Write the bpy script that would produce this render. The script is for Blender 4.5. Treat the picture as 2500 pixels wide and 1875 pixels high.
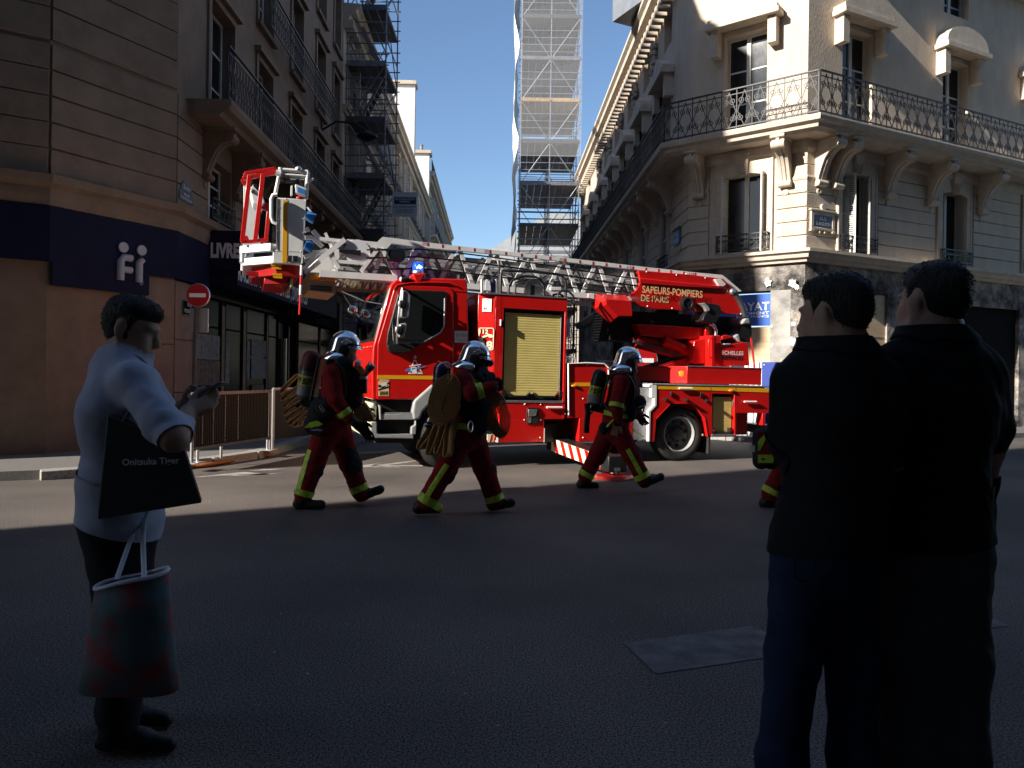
import bpy, bmesh, math, random
import numpy as np
from mathutils import Matrix, Vector
R = math.radians
random.seed(7)
scene = bpy.context.scene
for _o in list(bpy.data.objects):
    bpy.data.objects.remove(_o)
col = scene.collection
# ---------------------------------------------------------------- camera
FOC, CAMH, HOR, ROLL = 1822.0, 1.457, 908.0, 0.0145   # photo pixels (2500 wide), metres, horizon row, roll
cd = bpy.data.cameras.new('camera'); cam = bpy.data.objects.new('camera', cd); col.objects.link(cam)
cd.sensor_width = 36; cd.lens = FOC/2500*36; cd.shift_y = (HOR-937.5)/2500
cd.clip_start = 0.05; cd.clip_end = 2000
cam.matrix_world = Matrix.Translation((0, 0, CAMH)) @ Matrix.Rotation(R(90), 4, 'X') @ Matrix.Rotation(ROLL, 4, 'Z')
cd.dof.use_dof = True; cd.dof.focus_distance = 10.5; cd.dof.aperture_fstop = 9.0
scene.camera = cam
scene.render.resolution_x, scene.render.resolution_y = 1024, 768
# ---------------------------------------------------------------- light
SAZ, SEL = R(31.0), R(26.0)          # sunlight travels along this azimuth (from +X towards +Y) at this elevation
SUN = Vector((math.cos(SAZ)*math.cos(SEL), math.sin(SAZ)*math.cos(SEL), -math.sin(SEL)))
w = bpy.data.worlds.new('World'); scene.world = w; w.use_nodes = True
nt = w.node_tree; bg = nt.nodes['Background']
sky = nt.nodes.new('ShaderNodeTexSky'); sky.sky_type = 'NISHITA'; sky.sun_disc = False
sky.sun_elevation = SEL; sky.sun_rotation = math.atan2(-SUN.x, -SUN.y); sky.dust_density = 0.5; sky.ozone_density = 3.5; sky.air_density = 1.0
hs = nt.nodes.new('ShaderNodeHueSaturation'); hs.inputs['Saturation'].default_value = 1.0
nt.links.new(sky.outputs[0], hs.inputs['Color']); nt.links.new(hs.outputs[0], bg.inputs[0]); bg.inputs[1].default_value = 0.092
sl = bpy.data.lights.new('sun', 'SUN'); sl.energy = 5.0; sl.angle = R(0.53); sl.color = (1, 0.93, 0.83)
so = bpy.data.objects.new('sun', sl); col.objects.link(so); so.rotation_euler = SUN.to_track_quat('-Z', 'Y').to_euler(); so.location = (-20, -10, 30)
vs = scene.view_settings; vs.view_transform = 'Standard'; vs.look = 'None'; vs.exposure = 1.0; vs.gamma = 1; vs.use_curve_mapping = False
scene.render.engine = 'CYCLES'; scene.cycles.max_bounces = 6; scene.cycles.use_denoising = True
# ---------------------------------------------------------------- photo pixel -> place
def ray(px, py):
    a, b = px-1250, py-HOR; c, s = math.cos(ROLL), math.sin(ROLL)
    return Vector(((a*c+b*s)/FOC, 1, -(-a*s+b*c)/FOC))
EYE = Vector((0, 0, CAMH))
def at(px, py, Y): return EYE+ray(px, py)*Y
def gnd(px, py, z=0.0):
    d = ray(px, py); return EYE+d*((z-CAMH)/d.z)
S4 = 520/2212
ZK = dict(p=(0, 0, 1), z1=(310, 310, S4), z2=(780, 310, S4), z3=(1220, 310, S4), z4=(1670, 310, S4), z5=(310, 650, S4), z6=(780, 650, S4),
          z7=(1220, 650, S4), z8=(1670, 650, S4), b1=(310, 900, S4), b2=(680, 780, 600/2031), b3=(1220, 820, S4), b4=(1670, 900, S4),
          b5=(310, 1180, S4), b6=(1670, 1180, S4), b7=(560, 380, 300/1244), b8=(680, 790, 280/968),
          c1=(1160, 690, 240/2212), c2=(1160, 940, 240/2212), c3=(1600, 900, 280/2212), c4=(860, 640, 320/2212), c5=(860, 860, 320/2212), c6=(1580, 780, 300/2212))
def q(k, x, y):
    o = ZK[k]; return o[0]+x*o[2], o[1]+y*o[2]
class Frame:
    """local axes: x to the right along a face, y into it, z up"""
    def __init__(s, o, ang, pitch=0):
        s.M = Matrix.Translation(o) @ Matrix.Rotation(ang, 4, 'Z') @ Matrix.Rotation(pitch, 4, 'Y'); s.I = s.M.inverted()
    def px(s, px, py, y=0.0):
        e = s.I @ EYE; d = s.I.to_3x3() @ ray(px, py); t = (y-e.y)/d.y
        return e.x+d.x*t, e.z+d.z*t
    def q(s, k, x, y, d=0.0): return s.px(*q(k, x, y), y=d)
    def P(s, k, pts, d=0.0): return [s.q(k, x, y, d) for x, y in pts]
# ---------------------------------------------------------------- materials
MATS = {}
def mat(name, colr, rough=0.5, metal=0.0, var=0.0, scale=6.0, bump=0.0, bscale=40.0, coat=0.0, spec=0.5, col2=None, stretch=None, trans=0.0, emit=None, spread=(0.35, 0.65), rvar=0.0, ior=1.45):
    if name in MATS: return MATS[name]
    m = bpy.data.materials.new(name); m.use_nodes = True; n = m.node_tree; b = n.nodes['Principled BSDF']
    L = n.links.new
    b.inputs['Base Color'].default_value = (*colr, 1); b.inputs['Roughness'].default_value = rough; b.inputs['Metallic'].default_value = metal
    b.inputs['Coat Weight'].default_value = coat; b.inputs['Coat Roughness'].default_value = 0.05; b.inputs['Specular IOR Level'].default_value = spec
    b.inputs['Transmission Weight'].default_value = trans; b.inputs['IOR'].default_value = ior
    if emit: b.inputs['Emission Color'].default_value = (*emit[0], 1); b.inputs['Emission Strength'].default_value = emit[1]
    if var or bump or col2 or rvar:
        tc = n.nodes.new('ShaderNodeTexCoord'); mp = n.nodes.new('ShaderNodeMapping'); L(tc.outputs['Object'], mp.inputs[0])
        if stretch: mp.inputs['Scale'].default_value = stretch
    if var or col2 or rvar:
        nz = n.nodes.new('ShaderNodeTexNoise'); nz.inputs['Scale'].default_value = scale; nz.inputs['Detail'].default_value = 6; nz.inputs['Roughness'].default_value = 0.65
        L(mp.outputs[0], nz.inputs[0])
        rp = n.nodes.new('ShaderNodeValToRGB'); e = rp.color_ramp.elements
        e[0].position, e[1].position = spread
        c2 = col2 if col2 else tuple(min(1, c*(1+var)) for c in colr); c1 = colr if col2 else tuple(c*(1-var) for c in colr)
        e[0].color = (*c1, 1); e[1].color = (*c2, 1); L(nz.outputs[0], rp.inputs[0]); L(rp.outputs[0], b.inputs['Base Color'])
        if rvar:
            mr = n.nodes.new('ShaderNodeMapRange'); mr.inputs[3].default_value = max(0.02, rough-rvar); mr.inputs[4].default_value = min(1, rough+rvar)
            L(nz.outputs[0], mr.inputs[0]); L(mr.outputs[0], b.inputs['Roughness'])
    if bump:
        nb = n.nodes.new('ShaderNodeTexNoise'); nb.inputs['Scale'].default_value = bscale; nb.inputs['Detail'].default_value = 5; L(mp.outputs[0], nb.inputs[0])
        bp = n.nodes.new('ShaderNodeBump'); bp.inputs['Strength'].default_value = bump; bp.inputs['Distance'].default_value = 0.02
        L(nb.outputs[0], bp.inputs['Height']); L(bp.outputs[0], b.inputs['Normal'])
    MATS[name] = m; return m
M = dict(
    red=mat('fire red paint', (0.52, 0.008, 0.006), 0.32, var=0.06, scale=3, coat=0.55, rvar=0.05, bump=0.02, bscale=2.5),
    redd=mat('dark red frame paint', (0.30, 0.006, 0.005), 0.4, coat=0.3),
    grey=mat('light grey ladder paint', (0.72, 0.72, 0.71), 0.34, var=0.07, scale=5, rvar=0.1),
    gred=mat('grey plastic', (0.30, 0.30, 0.30), 0.42, var=0.08, scale=9, bump=0.05, bscale=300),
    white=mat('white paint', (0.78, 0.78, 0.76), 0.35, var=0.05, scale=8),
    cream=mat('cream reflective film', (0.80, 0.76, 0.50), 0.4),
    shut=mat('yellow roller shutter', (0.66, 0.55, 0.19), 0.45, var=0.06, scale=4, rvar=0.08),
    amber=mat('amber stripe', (0.75, 0.36, 0.01), 0.4),
    amberl=mat('amber lens', (0.85, 0.25, 0.01), 0.15, coat=0.6),
    black=mat('black plastic', (0.012, 0.012, 0.013), 0.42, var=0.3, scale=12),
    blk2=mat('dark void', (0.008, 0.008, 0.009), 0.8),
    rub=mat('tyre rubber', (0.020, 0.019, 0.018), 0.75, var=0.35, scale=14, bump=0.1, bscale=90),
    alu=mat('aluminium', (0.62, 0.62, 0.62), 0.35, 0.9, var=0.1, scale=20),
    tread=mat('chequered aluminium', (0.42, 0.42, 0.43), 0.42, 0.8, bump=0.6, bscale=160),
    steel=mat('dark steel', (0.10, 0.10, 0.105), 0.45, 0.6, var=0.2, scale=10),
    chrome=mat('chromed helmet', (0.88, 0.89, 0.92), 0.05, 1.0, rvar=0.035, var=0.04, scale=9, bump=0.03, bscale=6),
    gold=mat('gold lettering', (0.80, 0.58, 0.28), 0.45),
    paperw=mat('white film', (0.82, 0.82, 0.82), 0.5),
    blkf=mat('black film', (0.01, 0.01, 0.012), 0.5),
    bluef=mat('blue film', (0.04, 0.22, 0.60), 0.4),
    bluel=mat('blue beacon lens', (0.01, 0.06, 0.75), 0.08, coat=1, emit=((0.02, 0.12, 1.0), 0.35)),
    blueg=mat('beacon flash', (0.3, 0.6, 1), 0.2, emit=((0.25, 0.55, 1.0), 3.0)),
    glass=mat('tinted glass', (0.012, 0.014, 0.014), 0.05, spec=0.7),
    glassw=mat('window glass', (0.014, 0.017, 0.02), 0.06, spec=0.55, rvar=0.03, var=0.4, scale=1.5, bump=0.02, bscale=2),
    glasss=mat('shop glass', (0.006, 0.007, 0.008), 0.22, spec=0.06),
    mirr=mat('mirror', (0.7, 0.72, 0.75), 0.03, 1.0),
    ff=mat('firefighter red cloth', (0.22, 0.012, 0.013), 0.85, var=0.22, scale=7, bump=0.9, bscale=9, spec=0.2),
    ffd=mat('firefighter dark patch', (0.022, 0.022, 0.026), 0.8, var=0.3, scale=9, bump=0.5, bscale=14, spec=0.25),
    hivis=mat('green yellow reflective band', (0.50, 0.68, 0.06), 0.4, var=0.2, scale=30, bump=0.3, bscale=25),
    hivs=mat('silver reflective edge', (0.6, 0.62, 0.55), 0.4),
    hose=mat('tan fire hose', (0.52, 0.29, 0.11), 0.75, var=0.2, scale=40, bump=0.5, bscale=220),
    hoser=mat('orange fire hose', (0.45, 0.15, 0.04), 0.7, var=0.15, scale=30, bump=0.4, bscale=200),
    skin=mat('skin', (0.42, 0.24, 0.16), 0.55, var=0.12, scale=14, bump=0.15, bscale=120),
    hair=mat('dark hair', (0.012, 0.010, 0.009), 0.6, var=0.4, scale=60, bump=0.8, bscale=160, stretch=(1, 1, 0.3)),
    tee=mat('pale blue tee', (0.42, 0.44, 0.53), 0.9, var=0.06, scale=5, bump=0.7, bscale=6, spec=0.15),
    btee=mat('black tee', (0.012, 0.012, 0.013), 0.9, bump=0.6, bscale=7, spec=0.2),
    jean=mat('blue jeans', (0.018, 0.028, 0.062), 0.9, var=0.25, scale=6, bump=0.6, bscale=9, spec=0.15),
    trou=mat('charcoal trousers', (0.02, 0.02, 0.022), 0.9, bump=0.5, bscale=8, spec=0.2),
    gtrou=mat('grey trousers', (0.07, 0.07, 0.075), 0.9, var=0.15, scale=6, bump=0.5, bscale=8, spec=0.2),
    boot=mat('black leather', (0.012, 0.012, 0.012), 0.5, bump=0.3, bscale=30),
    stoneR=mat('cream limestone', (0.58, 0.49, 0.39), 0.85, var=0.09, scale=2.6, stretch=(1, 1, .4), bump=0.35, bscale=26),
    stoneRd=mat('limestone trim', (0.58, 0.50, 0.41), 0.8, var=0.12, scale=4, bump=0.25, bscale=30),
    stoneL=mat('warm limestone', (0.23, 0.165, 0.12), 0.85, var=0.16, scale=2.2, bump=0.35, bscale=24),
    stoneF=mat('far limestone', (0.50, 0.42, 0.33), 0.9, var=0.14, scale=1.6, bump=0.2, bscale=14),
    stoneN=mat('low bounce stone', (0.16, 0.14, 0.12), 0.9, var=0.15, scale=1.5),  # kept dark on the unseen buildings to cut light bounced into the shade
    plast=mat('rough charred plaster', (0.26, 0.23, 0.20), 0.95, var=0.25, scale=3, bump=1.0, bscale=14),
    iron=mat('black wrought iron', (0.015, 0.015, 0.017), 0.5),
    navy=mat('navy shop panel', (0.010, 0.013, 0.040), 0.7, spec=0.15, var=0.15, scale=3),
    shopd=mat('dark shopfront', (0.010, 0.009, 0.009), 0.9, spec=0.08, var=0.2, scale=5),
    zinc2=mat('pale zinc roof', (0.34, 0.35, 0.36), 0.6, var=0.12, scale=1.5),
    zinc=mat('zinc roof', (0.22, 0.24, 0.27), 0.5, 0.3, var=0.12, scale=3),
    wfr=mat('white window frame', (0.62, 0.61, 0.58), 0.5, var=0.06, scale=9),
    shtr=mat('grey shutter', (0.45, 0.44, 0.42), 0.6, var=0.1, scale=8),
    scafs=mat('galvanised scaffold', (0.36, 0.38, 0.42), 0.45, 0.7, var=0.2, scale=6),
    scafd=mat('weathered scaffold', (0.19, 0.19, 0.21), 0.5, 0.5, var=0.3, scale=6),
    plank=mat('scaffold plank', (0.36, 0.24, 0.11), 0.8, var=0.25, scale=5, stretch=(1, 6, 1)),
    ply=mat('plywood', (0.62, 0.46, 0.29), 0.75, var=0.12, scale=3.0, stretch=(0.35, 1, 3), bump=0.1, bscale=30),
    noent=mat('sign red', (0.42, 0.01, 0.015), 0.35),
    signb=mat('enamel blue', (0.012, 0.024, 0.085), 0.3, var=0.1, scale=10),
    signg=mat('enamel green edge', (0.05, 0.16, 0.14), 0.35),
    banb=mat('banner blue', (0.01, 0.10, 0.52), 0.4),
    barb=mat('barrier blue', (0.006, 0.035, 0.26), 0.5),
    sheet=mat('white scaffold sheet', (0.70, 0.70, 0.70), 0.7, var=0.06, scale=2),
    lett=mat('pale lettering', (0.70, 0.71, 0.76), 0.5),
    marking=mat('road paint', (0.34, 0.32, 0.30), 0.7, var=0.35, scale=9, bump=0.3, bscale=60),
    bagk=mat('black paper bag', (0.02, 0.02, 0.02), 0.5, bump=0.15, bscale=5),
)
# ---------------------------------------------------------------- mesh builder
def rot_to(d):
    return Vector(d).normalized().to_track_quat('Z', 'Y').to_matrix()
class MB:
    def __init__(s): s.v, s.f = [], []
    def add(s, v, f):
        n = len(s.v); s.v += [tuple(p) for p in v]; s.f += [tuple(i+n for i in t) for t in f]; return s
    def box(s, x0, x1, y0, y1, z0, z1):
        return s.add([(x0, y0, z0), (x1, y0, z0), (x1, y1, z0), (x0, y1, z0), (x0, y0, z1), (x1, y0, z1), (x1, y1, z1), (x0, y1, z1)],
                     [(0, 3, 2, 1), (4, 5, 6, 7), (0, 1, 5, 4), (1, 2, 6, 5), (2, 3, 7, 6), (3, 0, 4, 7)])
    def prism(s, pts, y0, y1, dx=0, dz=0):
        n = len(pts)
        return s.add([(x, y0, z) for x, z in pts]+[(x+dx, y1, z+dz) for x, z in pts],
                     [tuple(range(n)), tuple(range(2*n-1, n-1, -1))]+[(i, (i+1) % n, n+(i+1) % n, n+i) for i in range(n)])
    def loft(s, A, B, caps=True):
        n = len(A); f = [(i, (i+1) % n, n+(i+1) % n, n+i) for i in range(n)]
        if caps: f += [tuple(range(n)), tuple(range(2*n-1, n-1, -1))]
        return s.add(list(A)+list(B), f)
    def tube(s, pts, r, n=8, closed=False, flat=None, caps=True):
        pts = [Vector(p) for p in pts]; m = len(pts); rs = r if isinstance(r, (list, tuple)) else [r]*m
        up = None; rings = []
        for i, p in enumerate(pts):
            a = pts[i-1] if i > 0 else (pts[-1] if closed else p); b = pts[(i+1) % m] if (i < m-1 or closed) else p
            t = (b-a); t = t.normalized() if t.length > 1e-9 else Vector((0, 0, 1))
            if up is None:
                up = Vector((0, 0, 1)) if abs(t.z) < 0.9 else Vector((0, 1, 0))
            u = (up-t*up.dot(t)); u = u.normalized() if u.length > 1e-6 else t.orthogonal().normalized(); up = u; w_ = t.cross(u)
            k1, k2 = (1, 1) if flat is None else flat
            rings.append([p+u*(math.cos(2*math.pi*j/n+math.pi/n)*rs[i]*k1)+w_*(math.sin(2*math.pi*j/n+math.pi/n)*rs[i]*k2) for j in range(n)])
        v = [x for g in rings for x in g]; f = []
        for i in range(m if closed else m-1):
            for j in range(n):
                a, b = i*n+j, i*n+(j+1) % n; c, d = ((i+1) % m)*n+(j+1) % n, ((i+1) % m)*n+j; f.append((a, b, c, d))
        if not closed and caps: f += [tuple(range(n-1, -1, -1)), tuple(range((m-1)*n, m*n))]
        return s.add(v, f)
    def cyl(s, p0, p1, r0, r1=None, n=16): return s.tube([p0, p1], [r0, r0 if r1 is None else r1], n)
    def bar(s, p0, p1, w_, h=None):
        """square bar"""
        return s.tube([p0, p1], 0.7071*w_, 4, flat=(1 if h is None else h/w_, 1))
    def lathe(s, prof, n=24, o=(0, 0, 0), axis=(0, 0, 1), caps=True):
        Rm = rot_to(axis); o = Vector(o); v = []; f = []
        for r, h in prof:
            v += [o+Rm @ Vector((r*math.cos(2*math.pi*j/n), r*math.sin(2*math.pi*j/n), h)) for j in range(n)]
        for i in range(len(prof)-1):
            f += [(i*n+j, i*n+(j+1) % n, (i+1)*n+(j+1) % n, (i+1)*n+j) for j in range(n)]
        if caps: f += [tuple(range(n-1, -1, -1)), tuple(range((len(prof)-1)*n, len(prof)*n))]
        return s.add(v, f)
    def sphere(s, c, r, n=12, sc=(1, 1, 1)):
        c = Vector(c); v = []; f = []; k = n//2
        for i in range(k+1):
            a = math.pi*i/k
            v += [c+Vector((r*sc[0]*math.sin(a)*math.cos(2*math.pi*j/n), r*sc[1]*math.sin(a)*math.sin(2*math.pi*j/n), r*sc[2]*math.cos(a))) for j in range(n)]
        for i in range(k): f += [(i*n+j, (i+1)*n+j, (i+1)*n+(j+1) % n, i*n+(j+1) % n) for j in range(n)]
        return s.add(v, f)
    def mesh(s, name, m, smooth=False):
        me = bpy.data.meshes.new(name); me.from_pydata(s.v, [], s.f)
        bm = bmesh.new(); bm.from_mesh(me); bmesh.ops.remove_doubles(bm, verts=bm.verts, dist=1e-5)
        bmesh.ops.recalc_face_normals(bm, faces=bm.faces); bm.to_mesh(me); bm.free()
        if m: me.materials.append(M[m] if isinstance(m, str) else m)
        if smooth:
            me.shade_smooth()
        return me
    def build(s, name, m, parent=None, Mx=None, bevel=0, smooth=False, seg=2):
        return place(name, s.mesh(name, m, smooth), parent, Mx, bevel, seg, smooth)
def place(name, me, parent=None, Mx=None, bevel=0, seg=2, smooth=False):
    """link a mesh object; Mx maps mesh coordinates to the world"""
    o = bpy.data.objects.new(name, me); col.objects.link(o); Wm = Mx if Mx is not None else Matrix()
    WM[o.name] = Wm.copy()
    if parent is not None:
        o.parent = parent; o.matrix_local = WM[parent.name].inverted() @ Wm
    else: o.matrix_world = Wm
    if bevel:
        b = o.modifiers.new('edge', 'BEVEL'); b.width = bevel; b.segments = seg; b.limit_method = 'ANGLE'; b.angle_limit = R(35); b.harden_normals = False
        me.shade_smooth()
        if hasattr(me, 'set_sharp_from_angle'): me.set_sharp_from_angle(angle=R(40))
    elif smooth and hasattr(me, 'set_sharp_from_angle'): me.set_sharp_from_angle(angle=R(50))
    return o
WM = {}
def tag(o, label, cat, group=None, kind=None):
    o['label'] = label; o['category'] = cat
    if group: o['group'] = group
    if kind: o['kind'] = kind
    return o
def thing(name, label, cat, Mx, group=None):
    o = bpy.data.objects.new(name, None); col.objects.link(o); o.matrix_world = Mx; o.empty_display_size = 0.2; WM[o.name] = Mx.copy()
    return tag(o, label, cat, group)
def struct(o): o['kind'] = 'structure'; return o
def T3(x, y, z): return Matrix.Translation((x, y, z))
FONT = None
def text(name, s, m, parent, Mx, x, z, h, y=-0.004, wid=None, align='LEFT', ext=0.0015, bold=0.0, shear=0, rot=0):
    """flat lettering on a face frame Mx; h = capital height, wid = total width (squeezes or stretches)"""
    cu = bpy.data.curves.new(name, 'FONT'); cu.body = s; cu.size = 1; cu.offset = bold; cu.extrude = 0; cu.shear = shear; cu.resolution_u = 3
    ob = bpy.data.objects.new(name, cu); col.objects.link(ob); bpy.context.view_layer.update()
    me = bpy.data.meshes.new_from_object(ob.evaluated_get(bpy.context.evaluated_depsgraph_get()))
    bpy.data.objects.remove(ob); bpy.data.curves.remove(cu)
    xs = [v.co.x for v in me.vertices]; ys = [v.co.y for v in me.vertices]
    x0, x1 = min(xs), max(xs); k = h/0.729; kx = (wid/(x1-x0)) if wid else k
    ox = {'LEFT': 0, 'CENTER': -(x1-x0)*kx/2, 'RIGHT': -(x1-x0)*kx}[align]
    c, sn = math.cos(rot), math.sin(rot)
    for v in me.vertices:
        a, b = (v.co.x-x0)*kx+ox, v.co.y*k
        v.co = (x+a*c-b*sn, y, z+a*sn+b*c)
    me.materials.clear(); me.materials.append(M[m] if isinstance(m, str) else m); me.name = name
    return place(name, me, parent, Mx)
def strip(name, pts2, hw, y, m, parent, Mx):
    """thin flat ribbon following 2-D points on a face"""
    b = MB()
    for (x0, z0), (x1, z1) in zip(pts2, pts2[1:]):
        d = Vector((x1-x0, z1-z0)); L_ = d.length or 1e-6; nx, nz = -d.y/L_*hw, d.x/L_*hw
        b.add([(x0+nx, y, z0+nz), (x0-nx, y, z0-nz), (x1-nx, y, z1-nz), (x1+nx, y, z1+nz)], [(0, 1, 2, 3)])
    return b.build(name, m, parent, Mx)
# ================================================================= SETTING: ground
def asphalt():
    m = bpy.data.materials.new('asphalt'); m.use_nodes = True; n = m.node_tree; b = n.nodes['Principled BSDF']; L = n.links.new
    tc = n.nodes.new('ShaderNodeTexCoord'); b.inputs['Roughness'].default_value = 0.8; b.inputs['Specular IOR Level'].default_value = 0.25
    def noise(sc, det=3, src=None):
        z = n.nodes.new('ShaderNodeTexNoise'); z.inputs['Scale'].default_value = sc; z.inputs['Detail'].default_value = det; L(tc.outputs['Object'], z.inputs[0]); return z
    fine = noise(105, 3); big = noise(0.45, 5); grain = n.nodes.new('ShaderNodeTexVoronoi'); grain.inputs['Scale'].default_value = 120; L(tc.outputs['Object'], grain.inputs[0])
    r1 = n.nodes.new('ShaderNodeValToRGB'); e = r1.color_ramp.elements; e[0].position = 0.38; e[1].position = 0.62; e[0].color = (0.030, 0.028, 0.027, 1); e[1].color = (0.255, 0.225, 0.20, 1)
    L(fine.outputs[0], r1.inputs[0])
    r2 = n.nodes.new('ShaderNodeValToRGB'); e = r2.color_ramp.elements; e[0].position = 0.35; e[1].position = 0.68; e[0].color = (0.58, 0.58, 0.60, 1); e[1].color = (1.12, 1.08, 1.04, 1)
    L(big.outputs[0], r2.inputs[0])
    mx = n.nodes.new('ShaderNodeMix'); mx.data_type = 'RGBA'; mx.blend_type = 'MULTIPLY'; mx.inputs[0].default_value = 1; L(r1.outputs[0], mx.inputs[6]); L(r2.outputs[0], mx.inputs[7])
    L(mx.outputs[2], b.inputs['Base Color'])
    ad = n.nodes.new('ShaderNodeMath'); ad.operation = 'ADD'; L(fine.outputs[0], ad.inputs[0]); L(grain.outputs[0], ad.inputs[1])
    bp = n.nodes.new('ShaderNodeBump'); bp.inputs['Strength'].default_value = 0.22; bp.inputs['Distance'].default_value = 0.01; L(ad.outputs[0], bp.inputs['Height']); L(bp.outputs[0], b.inputs['Normal'])
    return m
M['asph'] = asphalt()
M['pave'] = mat('pavement asphalt', (0.16, 0.15, 0.14), 0.85, var=0.35, scale=60, bump=0.3, bscale=90)
M['kerbm'] = mat('granite kerb', (0.30, 0.28, 0.26), 0.8, var=0.3, scale=30, bump=0.2, bscale=60)
M['tar'] = mat('tar crack', (0.02, 0.02, 0.02), 0.6)
struct(MB().add([(-300, -300, 0), (300, -300, 0), (300, 500, 0), (-300, 500, 0)], [(0, 1, 2, 3)]).build('road', 'asph'))
DS = Vector((math.cos(R(91.3)), math.sin(R(91.3)), 0))
def slab(name, pts, z0, z1, m):
    n = len(pts)
    return MB().add([(x, y, z0) for x, y in pts]+[(x, y, z1) for x, y in pts], [tuple(range(n)), tuple(range(n, 2*n))]+[(i, (i+1) % n, n+(i+1) % n, n+i) for i in range(n)]).build(name, m)
def kerb(parent, pts, w_=0.22, z=0.125):
    """a row of separate granite kerb stones along a line"""
    for (x0, y0), (x1, y1) in zip(pts, pts[1:]):
        d = Vector((x1-x0, y1-y0, 0)); n = max(1, round(d.length/1.0)); st = d.length/n; a = math.atan2(d.y, d.x)
        for i in range(n):
            p = Vector((x0, y0, 0))+d*(i/n)
            MB().box(0.006, st-0.006, -w_/2, w_/2, -0.05, z+random.uniform(-.004, .004)).build('kerb_stone', 'kerbm', parent, T3(*p) @ Matrix.Rotation(a, 4, 'Z'), bevel=0.012)
C1 = Vector((-6.0, 13.2, 0)); LSa, LCa, LFa = R(91.6), R(62), R(33.0)
LCL = 2.2
C0 = C1-LCL*Vector((math.cos(LCa), math.sin(LCa), 0)); CF = C0-16*Vector((math.cos(LFa), math.sin(LFa), 0))
LS, LC, LF = Frame(C1, LSa), Frame(C0, LCa), Frame(CF, LFa)
K = Vector((6.7, 17.15, 0)); RA0 = Vector((4.44, 18.92, 0))
RA, RB = Frame(RA0, R(-38)), Frame(K, R(26.7)); RSL = 26.0; RAL = (K-RA0).length
RS = Frame(RA0+RSL*Vector((-math.cos(R(-89.0)), -math.sin(R(-89.0)), 0)), R(-89.0))       # x = RSL at the chamfer, smaller = farther
pl = [(-4.25, 120), (-4.05, 13.0), (-4.15, 12.0), (-4.5, 11.1), (-5.1, 10.2), (-6.0, 9.5), (-7.2, 8.9), (-22, 0.7), (-26, 9), (-12, 40), (-12, 120)]
pavL = struct(slab('pavement', pl, -0.2, 0.12, 'pave')); kerb(pavL, pl[1:8][:5])
kerb(pavL, [(-4.25, 40), (-4.05, 13.0)][::-1])
pr = [(2.9, 120), (3.1, 19.2), (3.35, 18.2), (4.1, 17.3), (5.6, 16.1), (6.6, 15.8), (7.4, 15.9), (24, 24.3), (24, 40), (10, 120)]
pavR = struct(slab('pavement', pr, -0.2, 0.12, 'pave')); kerb(pavR, pr[1:7])
# painted marks and cracks on the road
def road_mark(name, polys, label, cat='road marking', m='marking', group=None):
    b = MB()
    for pg in polys:
        b.add([(*gnd(*p).xy, 0.004) for p in pg], [tuple(range(len(pg)))])
    return tag(b.build(name, m), label, cat, group)
qq = lambda k, pts: [q(k, *p) for p in pts]
road_mark('road_arrow', [qq('b1', [(640, 1135), (1140, 1082), (1240, 1076), (1490, 1100), (1640, 1080), (1240, 1112), (1100, 1117), (960, 1113), (800, 1128)]),
                         qq('b1', [(1258, 1066), (1420, 1047), (1660, 1040), (1480, 1058)])], 'painted white lane arrow on the sunlit asphalt beside the walking firefighter')
road_mark('road_arrow', [qq('b2', [(655, 1222), (700, 1205), (930, 1178), (800, 1196), (760, 1216), (990, 1218), (1010, 1225)]),
                         qq('b2', [(800, 1205), (1010, 1180), (1200, 1158), (1060, 1186), (900, 1206), (1250, 1206), (1180, 1216), (870, 1214)])],
          'painted white arrow head on the road between the two hose carriers')
M['worn'] = mat('worn road paint', (0.135, 0.13, 0.135), 0.85, var=0.4, scale=5, bump=0.3, bscale=60)
for pg, lb in (([(1.41, 4.33), (1.60, 3.95), (.72, 3.62), (.62, 4.03)], 'worn pale crossing stripe on the dark road left of the jeans'), ([(1.86, 4.50), (2.9, 4.88), (2.95, 4.4), (2.1, 4.12)], 'worn crossing stripe seen between the legs of the men on the right')):
    tag(MB().add([(x, y, .004) for x, y in pg], [(0, 1, 2, 3)]).build('crossing_stripe', 'worn'), lb, 'road marking', 'worn crossing stripes')
MATS['road paint'].node_tree.nodes['Principled BSDF'].inputs['Roughness'].default_value = 0.8
ck = [gnd(*q('b2', x, y)) for x, y in ((420, 1395), (700, 1365), (860, 1340), (960, 1312), (1040, 1272), (1120, 1240), (1230, 1204))]
ck2 = []
for a, b_ in zip(ck, ck[1:]):
    for i in range(6):
        p = a.lerp(b_, i/6); ck2.append((p.x+random.uniform(-.012, .012), p.y+random.uniform(-.03, .03), 0.003))
bb = MB()
for a, b_ in zip(ck2, ck2[1:]):
    w_ = random.uniform(.004, .009); bb.add([(a[0], a[1]-w_, .003), (b_[0], b_[1]-w_, .003), (b_[0], b_[1]+w_, .003), (a[0], a[1]+w_, .003)], [(0, 1, 2, 3)])
tag(bb.build('road_crack', 'tar'), 'thin jagged crack running across the sunlit asphalt', 'crack')
# scattered pale grit on the dark road: nobody could count it
bb = MB()
for i in range(420):
    x, y = random.uniform(-4, 4.5), random.uniform(2.2, 9.5); r_ = random.uniform(.002, .006)
    a = random.uniform(0, 6.28); bb.add([(x+r_*1.6*math.cos(a+t)*(1+.3*random.random()), y+r_*math.sin(a+t), 0.003+(.003 if t < 2 else 0)) for t in (0, 1.57, 3.14, 4.71)], [(0, 1, 2, 3)])
g_ = bb.build('grit', 'marking'); g_['kind'] = 'stuff'; g_['label'] = 'tiny pale litter specks scattered over the asphalt'; g_['category'] = 'grit'
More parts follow.
